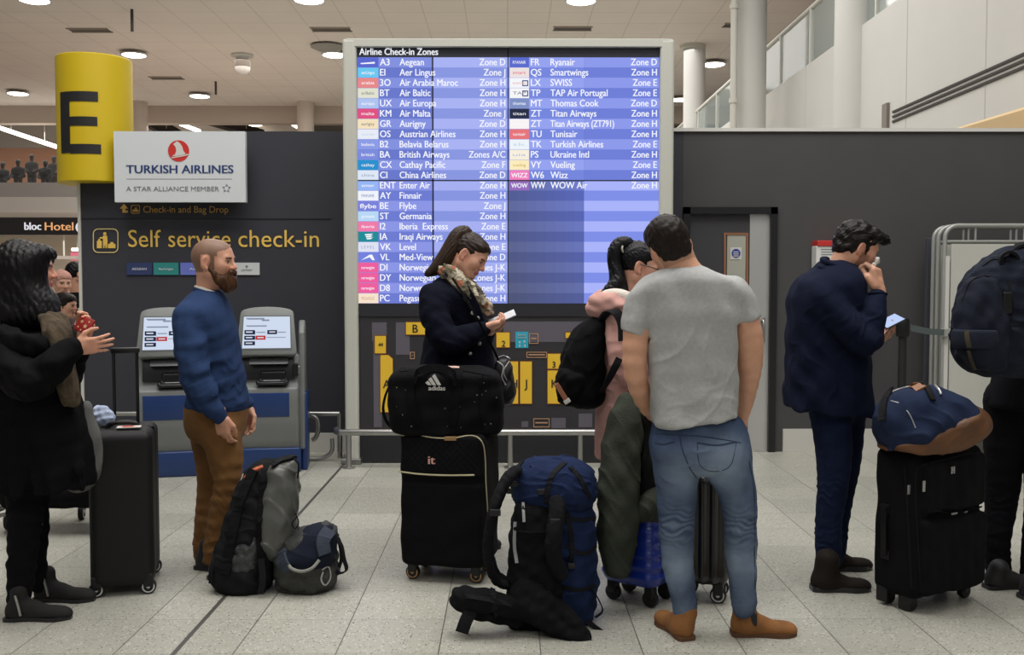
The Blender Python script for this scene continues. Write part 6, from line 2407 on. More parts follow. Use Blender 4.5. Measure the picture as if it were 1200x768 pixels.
# ---------------------------------------------------------------- travellers further back
def back_people():
    def bust(Y, x, ytop, k, lab, coat, skin_c, hair=None, hat=None, fwd=(1, -.2, -.1), item=None):
        f = Fig(Y, x)
        J = f.J
        hc = J(x, ytop + .122 * k / f.k)
        h = Head(hc, fwd, (0, 0, 1), k)
        zt = hc[2]
        H = zt + .12 * k
        b = S(.03)
        h.join(b, HEAD)
        c0 = np.array((hc[0], hc[1], 0))
        P = lambda a, v, z: c0 + np.array((a, v, z))
        b.cap(h.w(0, -.03, -.06), P(-.03, 0, zt - .23 * k), .05 * k, .055 * k)
        b.loft([(zt - .75, c0[0] - .03, c0[1], .09, .11), (zt - .28 * k, c0[0] - .03, c0[1], .10, .13)], k=.05)
        b.chain([P(-.03, -.16, zt - .3), P(0, -.22, zt - .55), P(.2, -.16, zt - .45)], [.045, .04, .026])
        b.chain([P(-.03, .16, zt - .3), P(0, .22, zt - .55), P(.2, .16, zt - .45)], [.045, .04, .026])
        hand(b, P(.2, -.16, zt - .45), (.7, .2, .6), (-.3, .8, 0), (0, .2, .9), s=.9 * k)
        hand(b, P(.2, .16, zt - .45), (.7, -.2, .6), (-.3, -.8, 0), (0, .2, .9), s=.9 * k)
        leg_core(b, [P(-.03, -.09, zt - .7), P(-.02, -.1, .5), P(-.03, -.1, .08)])
        leg_core(b, [P(-.03, .09, zt - .7), P(0, .1, .5), P(.02, .1, .08)])
        o = person('p', b, lab, f.base, skin_color([h], skin_c), .007)
        hl = S(.02)
        hl.ell((0, -.024, .036), (.088, .106, .100))
        hl.ell((0, .04, .070), (.07, .055, .04), k=.03)
        hl.ell((0, .122, -.03 if not hat else -.03), (.085, .10, .09), k=.012, op='-')
        hl.ell((0, -.03, -.125), (.1, .11, .05), k=.02, op='-')
        s = S(.02)
        h.join(s, hl, 0, .2)
        s.mod(waves(.003, .03, int(x)))
        s.build('hat' if hat else 'hair', mat('wool_hat_pink', (190, 142, 130), .95, bump=.5, bscale=90) if hat else hair, o, .007)
        c = S(.04)
        c.loft([(max(.55, zt - 1.0), c0[0] - .03, c0[1], .17, .23), (zt - .6, c0[0] - .03, c0[1], .15, .20), (zt - .33 * k, c0[0] - .03, c0[1], .14, .2), (zt - .20 * k, c0[0] - .03, c0[1], .08, .09)], rnd=.03)
        c.chain([P(-.03, -.17, zt - .32), P(0, -.23, zt - .56), P(.19, -.16, zt - .455)], [.07, .06, .042])
        c.chain([P(-.03, .17, zt - .32), P(0, .23, zt - .56), P(.19, .16, zt - .455)], [.07, .06, .042])
        c.mod(waves(.006, .1, int(x) + 1))
        c.build('coat', coat, o, .009)
        t = S(.03)
        t.chain([P(-.03, -.09, max(.55, zt - .9)), P(-.02, -.1, .5), P(-.03, -.1, .09)], [.1, .07, .055])
        t.chain([P(-.03, .09, max(.55, zt - .9)), P(0, .1, .5), P(.02, .1, .09)], [.1, .07, .055])
        t.build('trousers', MATS['trousers_black'], o, .012)
        for a, v in ((-.1, -.1), (-.05, .1)):
            q = S(.02)
            shoe(q, P(a, v, 0), (1, 0), .25, .09, ankle=P(a + .06, v, .1), boot=.1)
            q.build('shoe', M_blk, o, .012)
        return f, h, P, zt
    mk = MATS['coat_black']
    bust(10.4, 73, 318, 1.05, 'person in a dusty pink woollen hat behind the dark-haired child', mat('coat_plum', (70, 54, 56), .9), (206, 160, 136), hat=True, fwd=(.6, -.7, -.1))
    f, h, P, zt = bust(9.6, 77, 344, .98, 'dark-haired child drinking, seen between the black coat and the partition', mk, (206, 156, 132), hair=MATS['hair_short_dark'], fwd=(1, -.1, -.1))
    bo = MB().lathe([(.032, -.05), (.036, .05), (.03, .055)], h.w(0, .17, -.06)).build('paper_cup', M_white, smooth=True)
    tag(bo, 'white cup held at the mouth of the dark-haired child', 'cup')
    bust(11.4, 91, 308, 1.05, 'person in black half hidden by the partition edge, behind the pink hat', mk, (190, 140, 116), hair=MATS['hair_jet'], fwd=(.8, .6, 0))
    # on the mezzanine
    for i, (x, yt, Y, col) in enumerate(((3, 190, 44.5, (20, 22, 25)), (21, 187, 44, (14, 13, 14)), (37, 181, 45, (22, 20, 21)), (53, 188, 44, (13, 13, 17)), (63, 183, 45.5, (28, 22, 20)))):
        p = at(x, yt, Y)
        zf = at(40, 214, 40)[2]
        b = S(.12)
        hz = p[2] - .12
        b.ell((p[0], Y, hz), (.09, .10, .12))
        b.cap((p[0], Y, hz - .1), (p[0], Y, hz - .25), .06, .07, k=.06)
        b.loft([(zf + .75, p[0], Y, .19, .14), (hz - .5, p[0], Y, .2, .13), (hz - .28, p[0], Y, .22, .12), (hz - .2, p[0], Y, .1, .09)], k=.05, rnd=.05)
        for q in (-1, 1):
            b.chain([(p[0] + q * .2, Y, hz - .3), (p[0] + q * .26, Y - .04, hz - .6), (p[0] + q * .14, Y - .25, hz - .68)], [.07, .06, .045])
            b.chain([(p[0] + q * .1, Y, zf + .8), (p[0] + q * .1, Y - .03, zf + .4), (p[0] + q * .1, Y, zf + .05)], [.1, .08, .06], k=.05)
        o = b.build('person', mat('far_clothes_%d' % i, col, .9), None, .028, (p[0], Y, zf))
        tag(o, ('person at the far mezzanine rail by the left picture edge', 'person in dark clothes on the far mezzanine, second from the left picture edge', 'tallest dark figure in the middle of the far mezzanine row',
                'person in navy on the far mezzanine, second from the yellow letter sign', 'person in brown on the far mezzanine next to the yellow letter sign')[i], 'person', 'people on the far mezzanine')
        hh = S(.02)
        hh.ell((p[0], Y + .02, hz + .03), (.1, .11, .11))
        hh.half((0, 0, hz - .02), (0, 0, -1), .01)
        hh.build('hair', M_hbrn, o, .028)


FIGS = [fn() for fn in (bearded_man, coat_woman, phone_woman, tshirt_man, pink_woman, navy_man, edge_man, back_people)]
# ================================================================ luggage
def fabric(name, rgb, bs=260, var=.12, bump=.3, rough=.85, **k):
    return mat(name, rgb, rough, var=var, vscale=18, bump=bump, bscale=bs, spec=.12, **k)


M_nyl = fabric('nylon_black', (11, 11, 13))
M_nyl2 = fabric('webbing_black', (24, 24, 27), rough=.7)
M_plast = mat('plastic_black', (16, 16, 18), .4, spec=.4)
M_tyre = mat('wheel_rubber', (20, 20, 22), .7)
M_hub = mat('wheel_hub_white', (196, 196, 194), .45)
M_rose = mat('rose_gold', (168, 132, 92), .4, .6)
M_zip = mat('zip_silver', (190, 190, 190), .35, .7)


class Frame:
    """local axes of a standing case: a along its front edge, b inwards, c up"""

    def __init__(s, p0, p1, depth):
        s.o = np.array((p0[0], p0[1], 0.0))
        d = np.array((p1[0] - p0[0], p1[1] - p0[1], 0.0))
        s.w, s.d = np.linalg.norm(d), depth
        s.a = d / s.w
        s.b = np.array((-s.a[1], s.a[0], 0))
        s.u = np.array((0, 0, 1.0))
        s.R = np.stack([s.a, s.b, s.u], 1)

    def P(s, a, b, c):
        return s.o + s.a * a * s.w + s.b * b * s.d + s.u * c

    def M(s, p):
        return np.vstack([np.column_stack([s.R, p]), (0, 0, 0, 1)])


def wheel(p, axis, r, w, par, hub=M_hub, spokes=6):
    axis = unit(axis)
    e = np.cross(axis, (0, 0, 1.0))
    R = np.stack([e, (0, 0, 1.0), axis], 1)
    M = np.vstack([np.column_stack([R, p]), (0, 0, 0, 1)])
    mb = MB()
    mb.lathe([(r * .55, -w / 2), (r * .93, -w / 2), (r, -w * .3), (r, w * .3), (r * .93, w / 2), (r * .55, w / 2)], (0, 0, 0), n=24)
    mb.V = [tuple(M[:3, :3] @ np.array(v) + M[:3, 3]) for v in mb.V]
    o = mb.build('wheel', M_tyre, par, smooth=True)
    h = MB()
    h.lathe([(r * .2, -w / 2 - .003), (r * .24, -w / 2 - .002), (r * .24, w / 2 + .002), (r * .2, w / 2 + .003)], (0, 0, 0), n=14)
    for i in range(spokes):
        a = 2 * PI * i / spokes
        c, s_ = math.cos(a), math.sin(a)
        h.tube([(c * r * .2, s_ * r * .2, 0), (c * r * .7, s_ * r * .7, 0)], w * .42, 6)
    n = 24
    for sd in (-1, 1):
        z = sd * (w / 2 + .001)
        k = len(h.V)
        for i in range(n):
            a = 2 * PI * i / n
            h.V += [(r * .62 * math.cos(a), r * .62 * math.sin(a), z), (r * .80 * math.cos(a), r * .80 * math.sin(a), z)]
        for i in range(n):
            j = (i + 1) % n
            h.F.append((k + 2 * i, k + 2 * i + 1, k + 2 * j + 1, k + 2 * j))
    h.V = [tuple(M[:3, :3] @ np.array(v) + M[:3, 3]) for v in h.V]
    h.build('hub', hub, o)
    return o


def spinner(fr, par, r=.034, inset=.07, hub=M_hub, out=0.0, ax=None):
    for a in (0, 1):
        for b in (0, 1):
            pa = (inset / fr.w) if a == 0 else 1 - inset / fr.w
            pb = (inset / fr.d) if b == 0 else 1 - inset / fr.d
            p = fr.P(pa, pb, r) + fr.a * (out if a else -out) - fr.b * (out if b == 0 else -out)
            w = wheel(p, ax if ax is not None else fr.b, r, .03, par, hub)
            MB().box((-.024, -.024, r), (.024, .024, r * 2 + .03), .008, fr.M(p * (1, 1, 0))).build('castor_fork', M_plast, par)


def telescope(fr, par, z0, z1, b=.82, half=.09, m=None):
    c = fr.P(.5, b, 0)
    mb = MB()
    for q in (-1, 1):
        mb.tube([c + fr.a * q * half + (0, 0, z0), c + fr.a * q * half + (0, 0, z1)], .0085, 8)
    mb.build('telescopic_tube', m or M_plast, par, smooth=True)
    MB().box((-half - .015, -.014, z1 - .012), (half + .015, .014, z1 + .018), .01, fr.M(c)).build('pull_grip', M_plast, par, smooth=True)


# ---- black case of the woman in black -------------------------------------------------
fr = Frame(ground(105, 703), ground(181, 697), .42)
c1 = empty('suitcase', fr.P(.5, .5, 0), 'plain black upright suitcase with white-hubbed wheels beside the woman in the long black coat', 'suitcase')
s = S(.01)
s.box(fr.P(.5, .5, .415), (fr.w / 2, fr.d / 2, .375), .045, fr.R)
s.box(fr.P(.5, .5, .415), (fr.w / 2 + .01, .006, .39), .005, fr.R, k=.004, op='-')
s.build('shell', mat('case_black', (13, 13, 15), .62, bump=.15, bscale=220, spec=.35), c1, .006)
s2 = S(.01)
s2.box(fr.P(.5, .5, .415), (fr.w / 2 - .002, .004, .372), .003, fr.R)
s2.build('zip_band', M_nyl, c1, .006)
spinner(fr, c1, .036, .04, out=.012)
telescope(fr, c1, .78, 1.155, .75, .055)
mb = MB()
mb.tube(spline([fr.P(.25, .35, .785), fr.P(.3, .35, .812), fr.P(.5, .35, .818), fr.P(.7, .35, .812), fr.P(.75, .35, .785)], 4), .011, 8)
mb.build('carry_handle', M_plast, c1, smooth=True)
tg = MB().box((-.055, -.03, .0), (.055, .03, .004), .001, fr.M(fr.P(.62, .22, .80))).build('luggage_tag', mat('tag_white', (206, 196, 190), .6), c1)
MB().box((-.03, -.02, .0045), (.02, .018, .0055), 0, fr.M(fr.P(.62, .22, .80))).build('tag_print', mat('tag_red', (186, 62, 52), .6), tg)
q = S(.01)
q.loft([(.795, *fr.P(.20, .55, 0)[:2], .045, .05), (.85, *fr.P(.16, .55, 0)[:2], .05, .045), (.90, *fr.P(.10, .55, 0)[:2], .03, .012)], n=3)
q.mod(waves(.004, .04, 5))
po = q.build('paper_bag', mat('paper_bag_blue', (168, 180, 206), .8, var=.12, vscale=14), None, .005, fr.P(.2, .55, .795))
tag(po, 'small pale blue crumpled bag on top of the plain black suitcase', 'bag')

# red passport-like case in her hands
p = at(99, 381, 4.36)
M = np.eye(4)
M[:3, :3] = rotmat((0, 1, 0), math.radians(20)) @ rotmat((0, 0, 1), math.radians(-20)) @ rotmat((1, 0, 0), -.25)
M[:3, 3] = p
rc = MB().box((-.040, -.006, -.036), (.040, .006, .036), .004, M).build('phone_case', mat('case_red', (150, 26, 26), .5), None, p, smooth=True)
tag(rc, 'red patterned phone case held up by the woman in black', 'phone case')
mb = MB()
for x, z, r_ in ((-.015, .01, .010), (.012, -.004, .012), (.02, .02, .007), (-.02, -.018, .006), (0, -.026, .006)):
    V = [M[:3, :3] @ np.array((x + r_ * math.cos(a) * (1 if i % 2 else .45), -.0066, z + r_ * math.sin(a) * (1 if i % 2 else .45))) + M[:3, 3] for i, a in enumerate(np.linspace(0, 2 * PI, 10, endpoint=False))]
    mb.add(V, [tuple(range(10))])
mb.build('gold_pattern', mat('pattern_gold', (216, 176, 130), .5), rc)

# round grey tote hanging at her side
YT = 4.64
f_ = Fig(YT, 95)
s = S(.03)
s.loft(f_.rows([(470, 92, 104, .04), (495, 76, 112, .055), (520, 66, 118, .065), (545, 64, 119, .065), (563, 70, 114, .06), (577, 82, 104, .04)]), rnd=.03)
s.mod(waves(.005, .09, 3))
tb = s.build('tote_bag', mat('tote_grey', (92, 92, 90), .9, var=.1, bump=.3, bscale=150), None, .006, f_.J(92, 577))
tag(tb, 'grey rounded tote with striped base hanging beside the long black coat', 'bag')
mb = MB()
for i in range(6):
    pix = [(70 + 3.5 * i, 548 + 2.0 * i), (78 + 2.6 * i, 566 - .2 * i), (90 + 1.2 * i, 574 - 2.0 * i), (103 - 1.2 * i, 566 - 2.0 * i)]
    tube_on(mb, s, pix, YT - .3, .0022, 5, .0)
mb.build('base_stripes', mat('stripe_pale', (176, 176, 170), .8), tb)
MB().strap(spline([f_.J(98, 478, -.03), f_.J(84, 440, -.06), f_.J(60, 400, -.06), f_.J(40, 386, .06)], 5), .025, .006, (0, 1, .2)).build('shoulder_strap', M_nyl, tb)

# low trolley with a dark holdall behind her, at the left edge
tr = empty('luggage_trolley', (at(20, 600, 5.75)[0], 5.75, 0), 'low luggage trolley bars behind the legs of the woman in black', 'trolley')
j = lambda x, y, Y: at(x, y, Y)
mb = MB()
a0, a1 = j(-40, 612, 5.6), j(106, 584, 6.3)
mb.tube([a0, a1], .012, 8)
mb.tube([a0 + (0, .35, 0), a1 + (0, .35, 0)], .012, 8)
for t_ in (.1, .5, .95):
    mb.tube([a0 + (a1 - a0) * t_, a0 + (a1 - a0) * t_ + (0, .35, 0)], .01, 8)
mb.build('deck_frame', M_steel, tr, smooth=True)
for t_ in (.08, .92):
    for dy in (0, .35):
        b0 = a0 + (a1 - a0) * t_ + (0, dy, 0)
        wheel((b0[0], b0[1], .05), (1, .2, 0), .05, .03, tr)
        MB().tube([(b0[0], b0[1], .06), b0], .012, 8).build('leg', M_plast, tr)
bb = S(.04)
c_ = (a0 + a1) / 2
bb.box((a0[0] + .42, 5.98, a0[2] + .20), (.38, .17, .18), .07)
bb.mod(waves(.008, .12, 77))
ho = bb.build('holdall', M_nyl, None, .009, (a0[0] + .42, 5.98, a0[2]))
tag(ho, 'dark holdall lying on the low trolley behind the woman in black', 'bag')
MB().strap(spline([(a0[0] + .2, 5.84, a0[2] + .33), (a0[0] + .3, 5.78, a0[2] + .42), (a0[0] + .5, 5.78, a0[2] + .42), (a0[0] + .6, 5.84, a0[2] + .33)], 5), .03, .006, (0, 1, 0)).build('handle', M_nyl2, ho)


# ---- grey rucksack and small daypack at the bearded man's feet -------------------------
f_ = Fig(4.86, 300)
J = f_.J
s = S(.035)
s.loft(f_.rows([(693, 262, 316, .13, -.02), (675, 250, 322, .15, -.02), (640, 256, 326, .15), (600, 268, 330, .14), (570, 280, 332, .12, .01), (548, 294, 336, .09, .02), (540, 302, 332, .06, .02)]), n=2.5, rnd=.03)
s.mod(waves(.007, .10, 31))
s.mod(creases(.010, .08, (.4, 0, .9), 32))
gp = empty('rucksack', (J(290, 690)[0], 4.86, 0), 'tall leaning rucksack with shiny grey bag on it at the feet of the bearded man', 'backpack')
s.build('pack_body', fabric('pack_black', (26, 27, 29), bump=.4), gp, .006)
g2 = S(.03)
g2.loft(f_.rows([(655, 312, 332, .08, -.02), (635, 303, 344, .11, -.03), (600, 303, 349, .12, -.03), (565, 311, 349, .11, -.02), (545, 318, 347, .09, -.01), (537, 325, 347, .05, 0)]), n=2.3, rnd=.02)
g2.mod(creases(.014, .10, (.8, 0, .5), 33))
g2.mod(waves(.005, .08, 34))
gb = g2.build('grey_dry_bag', mat('coated_grey', (84, 85, 82), .38, var=.15, vscale=8, bump=.2, bscale=40), gp, .0058)
mb = MB()
strap_on(mb, g2, [(319, 548), (330, 541), (345, 537)], 4.6, .03, .02, 5, .006)
mb.build('rolled_top', M_nyl2, gb)
mb = MB()
mb.strap(spline([J(345, 538, -.1), J(350, 545, -.08), J(349, 560, -.06)], 4), .02, .005, (0, 1, 0))
mb.tube(spline([J(346, 602, -.1), J(350, 612, -.12), J(346, 620, -.12), J(342, 614, -.12), J(348, 606, -.12)], 4), .003, 5)
mb.build('cord', M_nyl2, gb)
mb = MB()
tube_on(mb, s, [(288, 562), (296, 553), (308, 548)], 4.6, .014, 5)
mb.build('orange_tab', mat('tab_orange', (176, 84, 48), .7, var=.3, vscale=60), gp)
mb = MB()
strap_on(mb, s, [(298, 552), (286, 580), (276, 612), (270, 645), (264, 672)], 4.6, .05, .018, 6, .006)
mb.build('shoulder_strap', fabric('strap_pad', (20, 20, 22), bump=.5), gp)
mb = MB()
strap_on(mb, s, [(312, 550), (309, 580), (306, 612), (306, 650), (307, 690)], 4.6, .045, .014, 6, .005)
mb.build('shoulder_strap', fabric('strap_pad', (20, 20, 22)), gp)
mb = MB()
for pix in ([(272, 600), (290, 606), (308, 610)], [(262, 645), (285, 655), (308, 655)], [(283, 575), (296, 579), (310, 580)]):
    strap_on(mb, s, pix, 4.6, .018, .005, 5, .003)
mb.build('compression_strap', M_nyl2, gp)
ms = S(.02)
ms.loft(f_.rows([(680, 270, 302, .04, -.12), (655, 268, 304, .05, -.12), (630, 278, 303, .04, -.11), (618, 286, 298, .02, -.10)]), rnd=.02)
ms.mod(waves(.004, .04, 36))
ms.build('mesh_pocket', mat('mesh_pocket', (48, 50, 50), .45, var=.3, vscale=30, bump=.5, bscale=120), gp, .006)
mb = MB()
mb.strap(spline([J(306, 655, -.16), J(308, 680, -.18), J(305, 696, -.19)], 4), .03, .006, (1, 0, 0))
mb.build('loose_strap', M_nyl2, gp)
mb = MB()
mb.strap(spline([J(254, 650, -.12), J(248, 665, -.14), J(247, 684, -.14)], 4), .02, .005, (1, 0, 0))
mb.build('loose_strap', M_nyl2, gp)

f_ = Fig(4.84, 364)
J = f_.J
s = S(.04)
s.loft(f_.rows([(696, 338, 384, .10), (682, 326, 394, .14), (660, 322, 395, .15), (640, 324, 394, .14), (625, 338, 394, .12), (617, 362, 392, .08), (614, 372, 388, .05)]), n=2.6, rnd=.035)
s.mod(waves(.006, .08, 41))
s.mod(creases(.008, .06, (.3, 0, .9), 42))
dp = empty('daypack', (J(362, 695)[0], 4.84, 0), 'small slumped dark daypack with grey loop handle on the floor beside the tall rucksack', 'backpack')
s.build('pack_body', mat('daypack_grey', (46, 47, 45), .7, var=.2, vscale=12, bump=.4, bscale=140), dp, .0058)
l2 = S(.03)
l2.loft(f_.rows([(662, 330, 392, .13, -.025), (650, 326, 394, .145, -.025), (636, 336, 394, .13, -.02), (622, 352, 394, .10, -.015), (614.5, 366, 390, .06, -.01)]), n=2.5, rnd=.025)
l2.mod(creases(.006, .07, (.4, 0, .9), 43))
ld = l2.build('lid', fabric('daypack_navy', (26, 31, 44)), dp, .0058)
mb = MB()
strap_on(mb, l2, [(338, 668), (330, 655), (334, 640)], 4.55, .065, .012, 5, .004)
mb.build('lid_tab', fabric('daypack_slate', (62, 68, 80)), dp)
mb = MB()
strap_on(mb, l2, [(380, 650), (378, 634), (386, 622)], 4.55, .065, .012, 5, .004)
mb.build('lid_tab', fabric('daypack_slate', (62, 68, 80)), dp)
mb = MB()
mb.tube(spline([J(337, 660, -.155), J(342, 667, -.185), J(354, 670, -.195), J(366, 666, -.19), J(374, 657, -.16)], 5), .008, 8)
mb.build('loop_handle', mat('webbing_grey', (128, 128, 122), .8), dp, smooth=True)
mb = MB()
mb.strap(spline([J(394, 632, -.02), J(400, 640, -.03), J(403, 655, -.03), J(406, 668, -.03), J(398, 672, -.04), J(392, 668, -.02)], 5), .03, .006, (.3, 1, 0))
mb.build('strap', M_nyl2, dp)
mb = MB()
mb.strap(spline([J(392, 626, .04), J(398, 636, .04), J(400, 655, .04), J(396, 670, .03)], 5), .03, .006, (.3, 1, 0))
mb.build('strap', M_nyl2, dp)
mb = MB()
tube_on(mb, s, [(377, 668), (384, 664), (387, 676), (381, 686), (376, 680), (378, 670)], 4.55, .004, 4, .004)
mb.build('mesh_cord', M_zip, dp)

# ---- tall black quilted case with gold piping, star-spotted duffel on top ---------------
fr = Frame(ground(467, 683), ground(569, 687), .34)
th = math.radians(-7)
fr = Frame(ground(468, 681), ground(568, 687.5), .33)
c2 = empty('suitcase', fr.P(.5, .5, 0), 'tall black soft suitcase with pale gold piping standing before the ponytailed phone user', 'suitcase')
s = S(.01)
zt_ = 1.5 - (506 - 331) * 4.97 / F
s.box(fr.P(.5, .5, (.075 + zt_) / 2), (fr.w / 2, fr.d / 2, (zt_ - .075) / 2), .04, fr.R)
s.box(fr.P(.5, .02, zt_ - .115), (fr.w / 2 - .008, .022, .105), .02, fr.R, k=.012)
s.box(fr.P(.5, .02, .30), (fr.w / 2 - .012, .020, .21), .02, fr.R, k=.012)
s.mod(waves(.003, .14, 51))
sh = s.build('shell', fabric('case_fabric_black', (14, 14, 16), 180, bump=.25), c2, .006)
mb = MB()
Yc = 4.5
tube_on(mb, s, [(471, 511), (485, 509), (505, 513), (530, 514), (552, 511), (564, 517), (568, 535), (569, 565), (571, 600)], Yc, .0035, 6, .002)
tube_on(mb, s, [(467, 552.5), (490, 555.5), (520, 557), (556, 557)], Yc, .0045, 6, .002)
mb.build('piping', mat('piping_gold', (186, 176, 142), .5), sh)
mb = MB()
for i in range(13):
    for sg in (1, -1):
        x0 = 470 + i * 8.2 - (10 if sg > 0 else -10)
        pts = [(x0 + sg * q, 515 + q * 1.0) for q in (0, 12, 24, 36)]
        pts = [(x, y) for x, y in pts if 471 < x < 565]
        if len(pts) > 2:
            tube_on(mb, s, pts, Yc, .0016, 3, .0)
mb.build('quilting', fabric('quilt_thread', (26, 26, 29)), sh)
lm_ = MB()
pq, nq = s.hit(503, 545, Yc)
put_text(lm_, 'it', 501.5, 544, 9.5, pq[1] - .006, w=8, bold=.8)
lm_.build('maker_lettering', mat('logo_rose', (214, 164, 150), .5), sh)
mb = MB()
q_, n_ = s.hit(528, 514, Yc)
mb.box(q_ + (-.03, -.012, -.01), q_ + (.03, .0, .01), .003)
mb.build('zip_pull', M_rose, sh)
spinner(fr, c2, .036, .055, M_rose, .0)
telescope(fr, c2, zt_ - .03, zt_ - .012, .85, .09)

# duffel
zb = zt_
YD = fr.P(.5, .45, 0)[1]
f_ = Fig(YD, 523)
J = f_.J
s = S(.03)
s.loft(f_.rows([(430, 468, 570, .11), (436, 461, 582, .14), (452, 457, 588, .155), (480, 456, 590, .16), (498, 458, 590, .158), (507, 462, 588, .155)]), n=4.2, rnd=.022)
s.mod(waves(.005, .11, 55))
M_duf = mat('duffel_black', (14, 14, 16), .8, bump=.3, bscale=200, spec=.12)
df = empty('duffel_bag', J(523, 507), 'black star-flecked sports duffel with white logo lying on the gold-piped suitcase', 'bag')
s.build('bag_body', M_duf, df, .0058)
mb = MB()
strap_on(mb, s, [(484, 434), (481, 450), (482, 470), (486, 488), (490, 500)], YD - .5, .045, .008, 5, .003)
strap_on(mb, s, [(538, 433), (536, 452), (534, 472), (531, 490), (529, 500)], YD - .5, .045, .008, 5, .003)
mb.build('webbing', fabric('duffel_webbing', (11, 11, 13)), df)
mb = MB()
mb.strap(spline([J(486, 450, -.165), J(492, 436, -.17), J(510, 431.5, -.12), J(528, 436, -.17), J(534, 452, -.165)], 6), .04, .008, (0, .4, 1))
mb.build('carry_handle', fabric('duffel_webbing', (11, 11, 13)), df)
mb = MB()
tube_on(mb, s, [(468, 436), (500, 434), (540, 435), (574, 441)], YD - .5, .004, 5)
tube_on(mb, s, [(566, 440), (562, 460), (562, 480), (566, 503)], YD - .5, .005, 5)
mb.build('seam_piping', fabric('duffel_webbing', (11, 11, 13)), df)
mb = MB()
strap_on(mb, s, [(507, 432.5), (520, 431), (538, 432)], YD - .5, .02, .006, 5, .004)
mb.build('pink_tab', mat('tab_pink', (206, 170, 160), .7), df)
st = MB()
rs = np.random.RandomState(5)
for i in range(26):
    x, y = rs.uniform(462, 584), rs.uniform(442, 502)
    if 495 < x < 527 and 440 < y < 460:
        continue
    q_, n_ = s.hit(x, y, YD - .5, lift=.0015)
    e1 = unit(np.cross(n_, (0, 0, 1)))
    e2 = np.cross(n_, e1)
    r_ = rs.uniform(.003, .0055)
    a0_ = rs.uniform(0, 6)
    V = [q_ + (e1 * math.cos(a0_ + 2 * PI * k / 10) + e2 * math.sin(a0_ + 2 * PI * k / 10)) * r_ * (1 if k % 2 else .4) for k in range(10)]
    st.add(V, [tuple(range(10))])
st.build('star_print', mat('star_gold', (150, 140, 112), .5), df)
lg = MB()
q_, n_ = s.hit(512, 452, YD - .5)
Yl = q_[1] - .004
for i, (x0, x1, h0) in enumerate(((501.5, 505.5, 5.2), (505.2, 511, 9.2), (509.5, 516.5, 13))):
    base = 451.5
    w_ = 4.2
    poly_geo(lg, [(x0 + i * 1.6, base), (x0 + i * 1.6 + w_, base), (x0 + i * 1.6 + w_ + -h0 * .0, base - .2), (x0 + i * 1.6 - h0 * .42 + w_ * .55, base - h0), (x0 + i * 1.6 - h0 * .42 - w_ * .25, base - h0 + 2.4)], Yl, .002)
put_text(lg, 'adidas', 502, 457.6, 5.2, Yl + .001, w=19.5, bold=.4)
lg.build('logo', M_white, df)
mb = MB()
mb.strap(spline([J(461, 445, 0), J(453, 460, -.02), J(449, 478, -.03), J(452, 492, -.03), J(458, 500, -.02)], 5), .05, .008, (0, 1, 0))
mb.build('shoulder_strap', fabric('duffel_webbing', (11, 11, 13)), df)

# small black handbag at the phone user's hip
YH = 5.27
f_ = Fig(YH, 592)
J = f_.J
s = S(.02)
s.loft(f_.rows([(474, 583, 600, .05), (465, 579, 604, .06), (445, 578, 602, .06), (428, 580, 599, .05), (420, 583, 596, .035)]), n=3, rnd=.015)
s.mod(waves(.004, .06, 58))
hb_ = s.build('handbag', mat('leather_black', (14, 14, 16), .4, bump=.2, bscale=120), None, .005, J(592, 474))
tag(hb_, 'small black handbag with metal trim hanging at the hip of the ponytailed phone user', 'handbag')
mb = MB()
for pix in ([(583, 424), (590, 430), (588, 442), (593, 452)], [(596, 424), (590, 436), (594, 446)], [(582, 421), (590, 418), (597, 421)]):
    tube_on(mb, s, pix, YH - .4, .004, 4, .004)
mb.build('chain', M_zip, hb_)
MB().strap(spline([J(584, 422, -.02), J(576, 405, -.14), J(560, 375, -.20), J(546, 350, -.18), J(530, 326, -.12)], 6), .012, .004, (1, 0, .6)).build('shoulder_strap', M_nyl, hb_)

# ---- big blue trekking pack ---------------------------------------------------------------
YP = 4.38
f_ = Fig(YP, 645)
J = f_.J
tp = empty('trekking_pack', (J(645, 700)[0], YP, 0), 'big blue and black trekking pack standing straps forward, right of the gold-piped suitcase', 'backpack')
M_tb = fabric('pack_blue', (27, 39, 70), 180, .15, .35)
M_tk = fabric('pack_black_panel', (17, 17, 19), 150, .15, .4)
s = S(.04)
s.loft(f_.rows([(742, 616, 688, .13, .02), (715, 604, 696, .16, .02), (670, 600, 699, .17, .03), (630, 602, 698, .17, .03), (600, 604, 696, .16, .03), (585, 608, 694, .14, .03)]), n=2.8, rnd=.04)
s.mod(waves(.007, .10, 71))
s.mod(creases(.010, .09, (.3, 0, .95), 72, near(J(685, 640, -.1), .35)))
s.build('main_bag', M_tb, tp, .006)
l_ = S(.03)
l_.loft(f_.rows([(594, 606, 692, .15, .02), (580, 600, 698, .17, .02), (562, 600, 698, .165, .02), (546, 606, 690, .13, .02), (537, 620, 676, .08, .02)]), n=2.5, rnd=.03)
l_.mod(creases(.012, .07, (.5, 0, .9), 73))
lo_ = l_.build('lid', M_tb, tp, .006)
bp_ = S(.03)
bp_.loft(f_.rows([(738, 596, 662, .06, -.10), (700, 594, 660, .07, -.12), (650, 596, 656, .06, -.12), (605, 600, 654, .055, -.11), (588, 606, 648, .04, -.10)]), n=3.4, rnd=.025)
bp_.mod(waves(.004, .07, 74))
bp_.build('back_panel', M_tk, tp, .006)
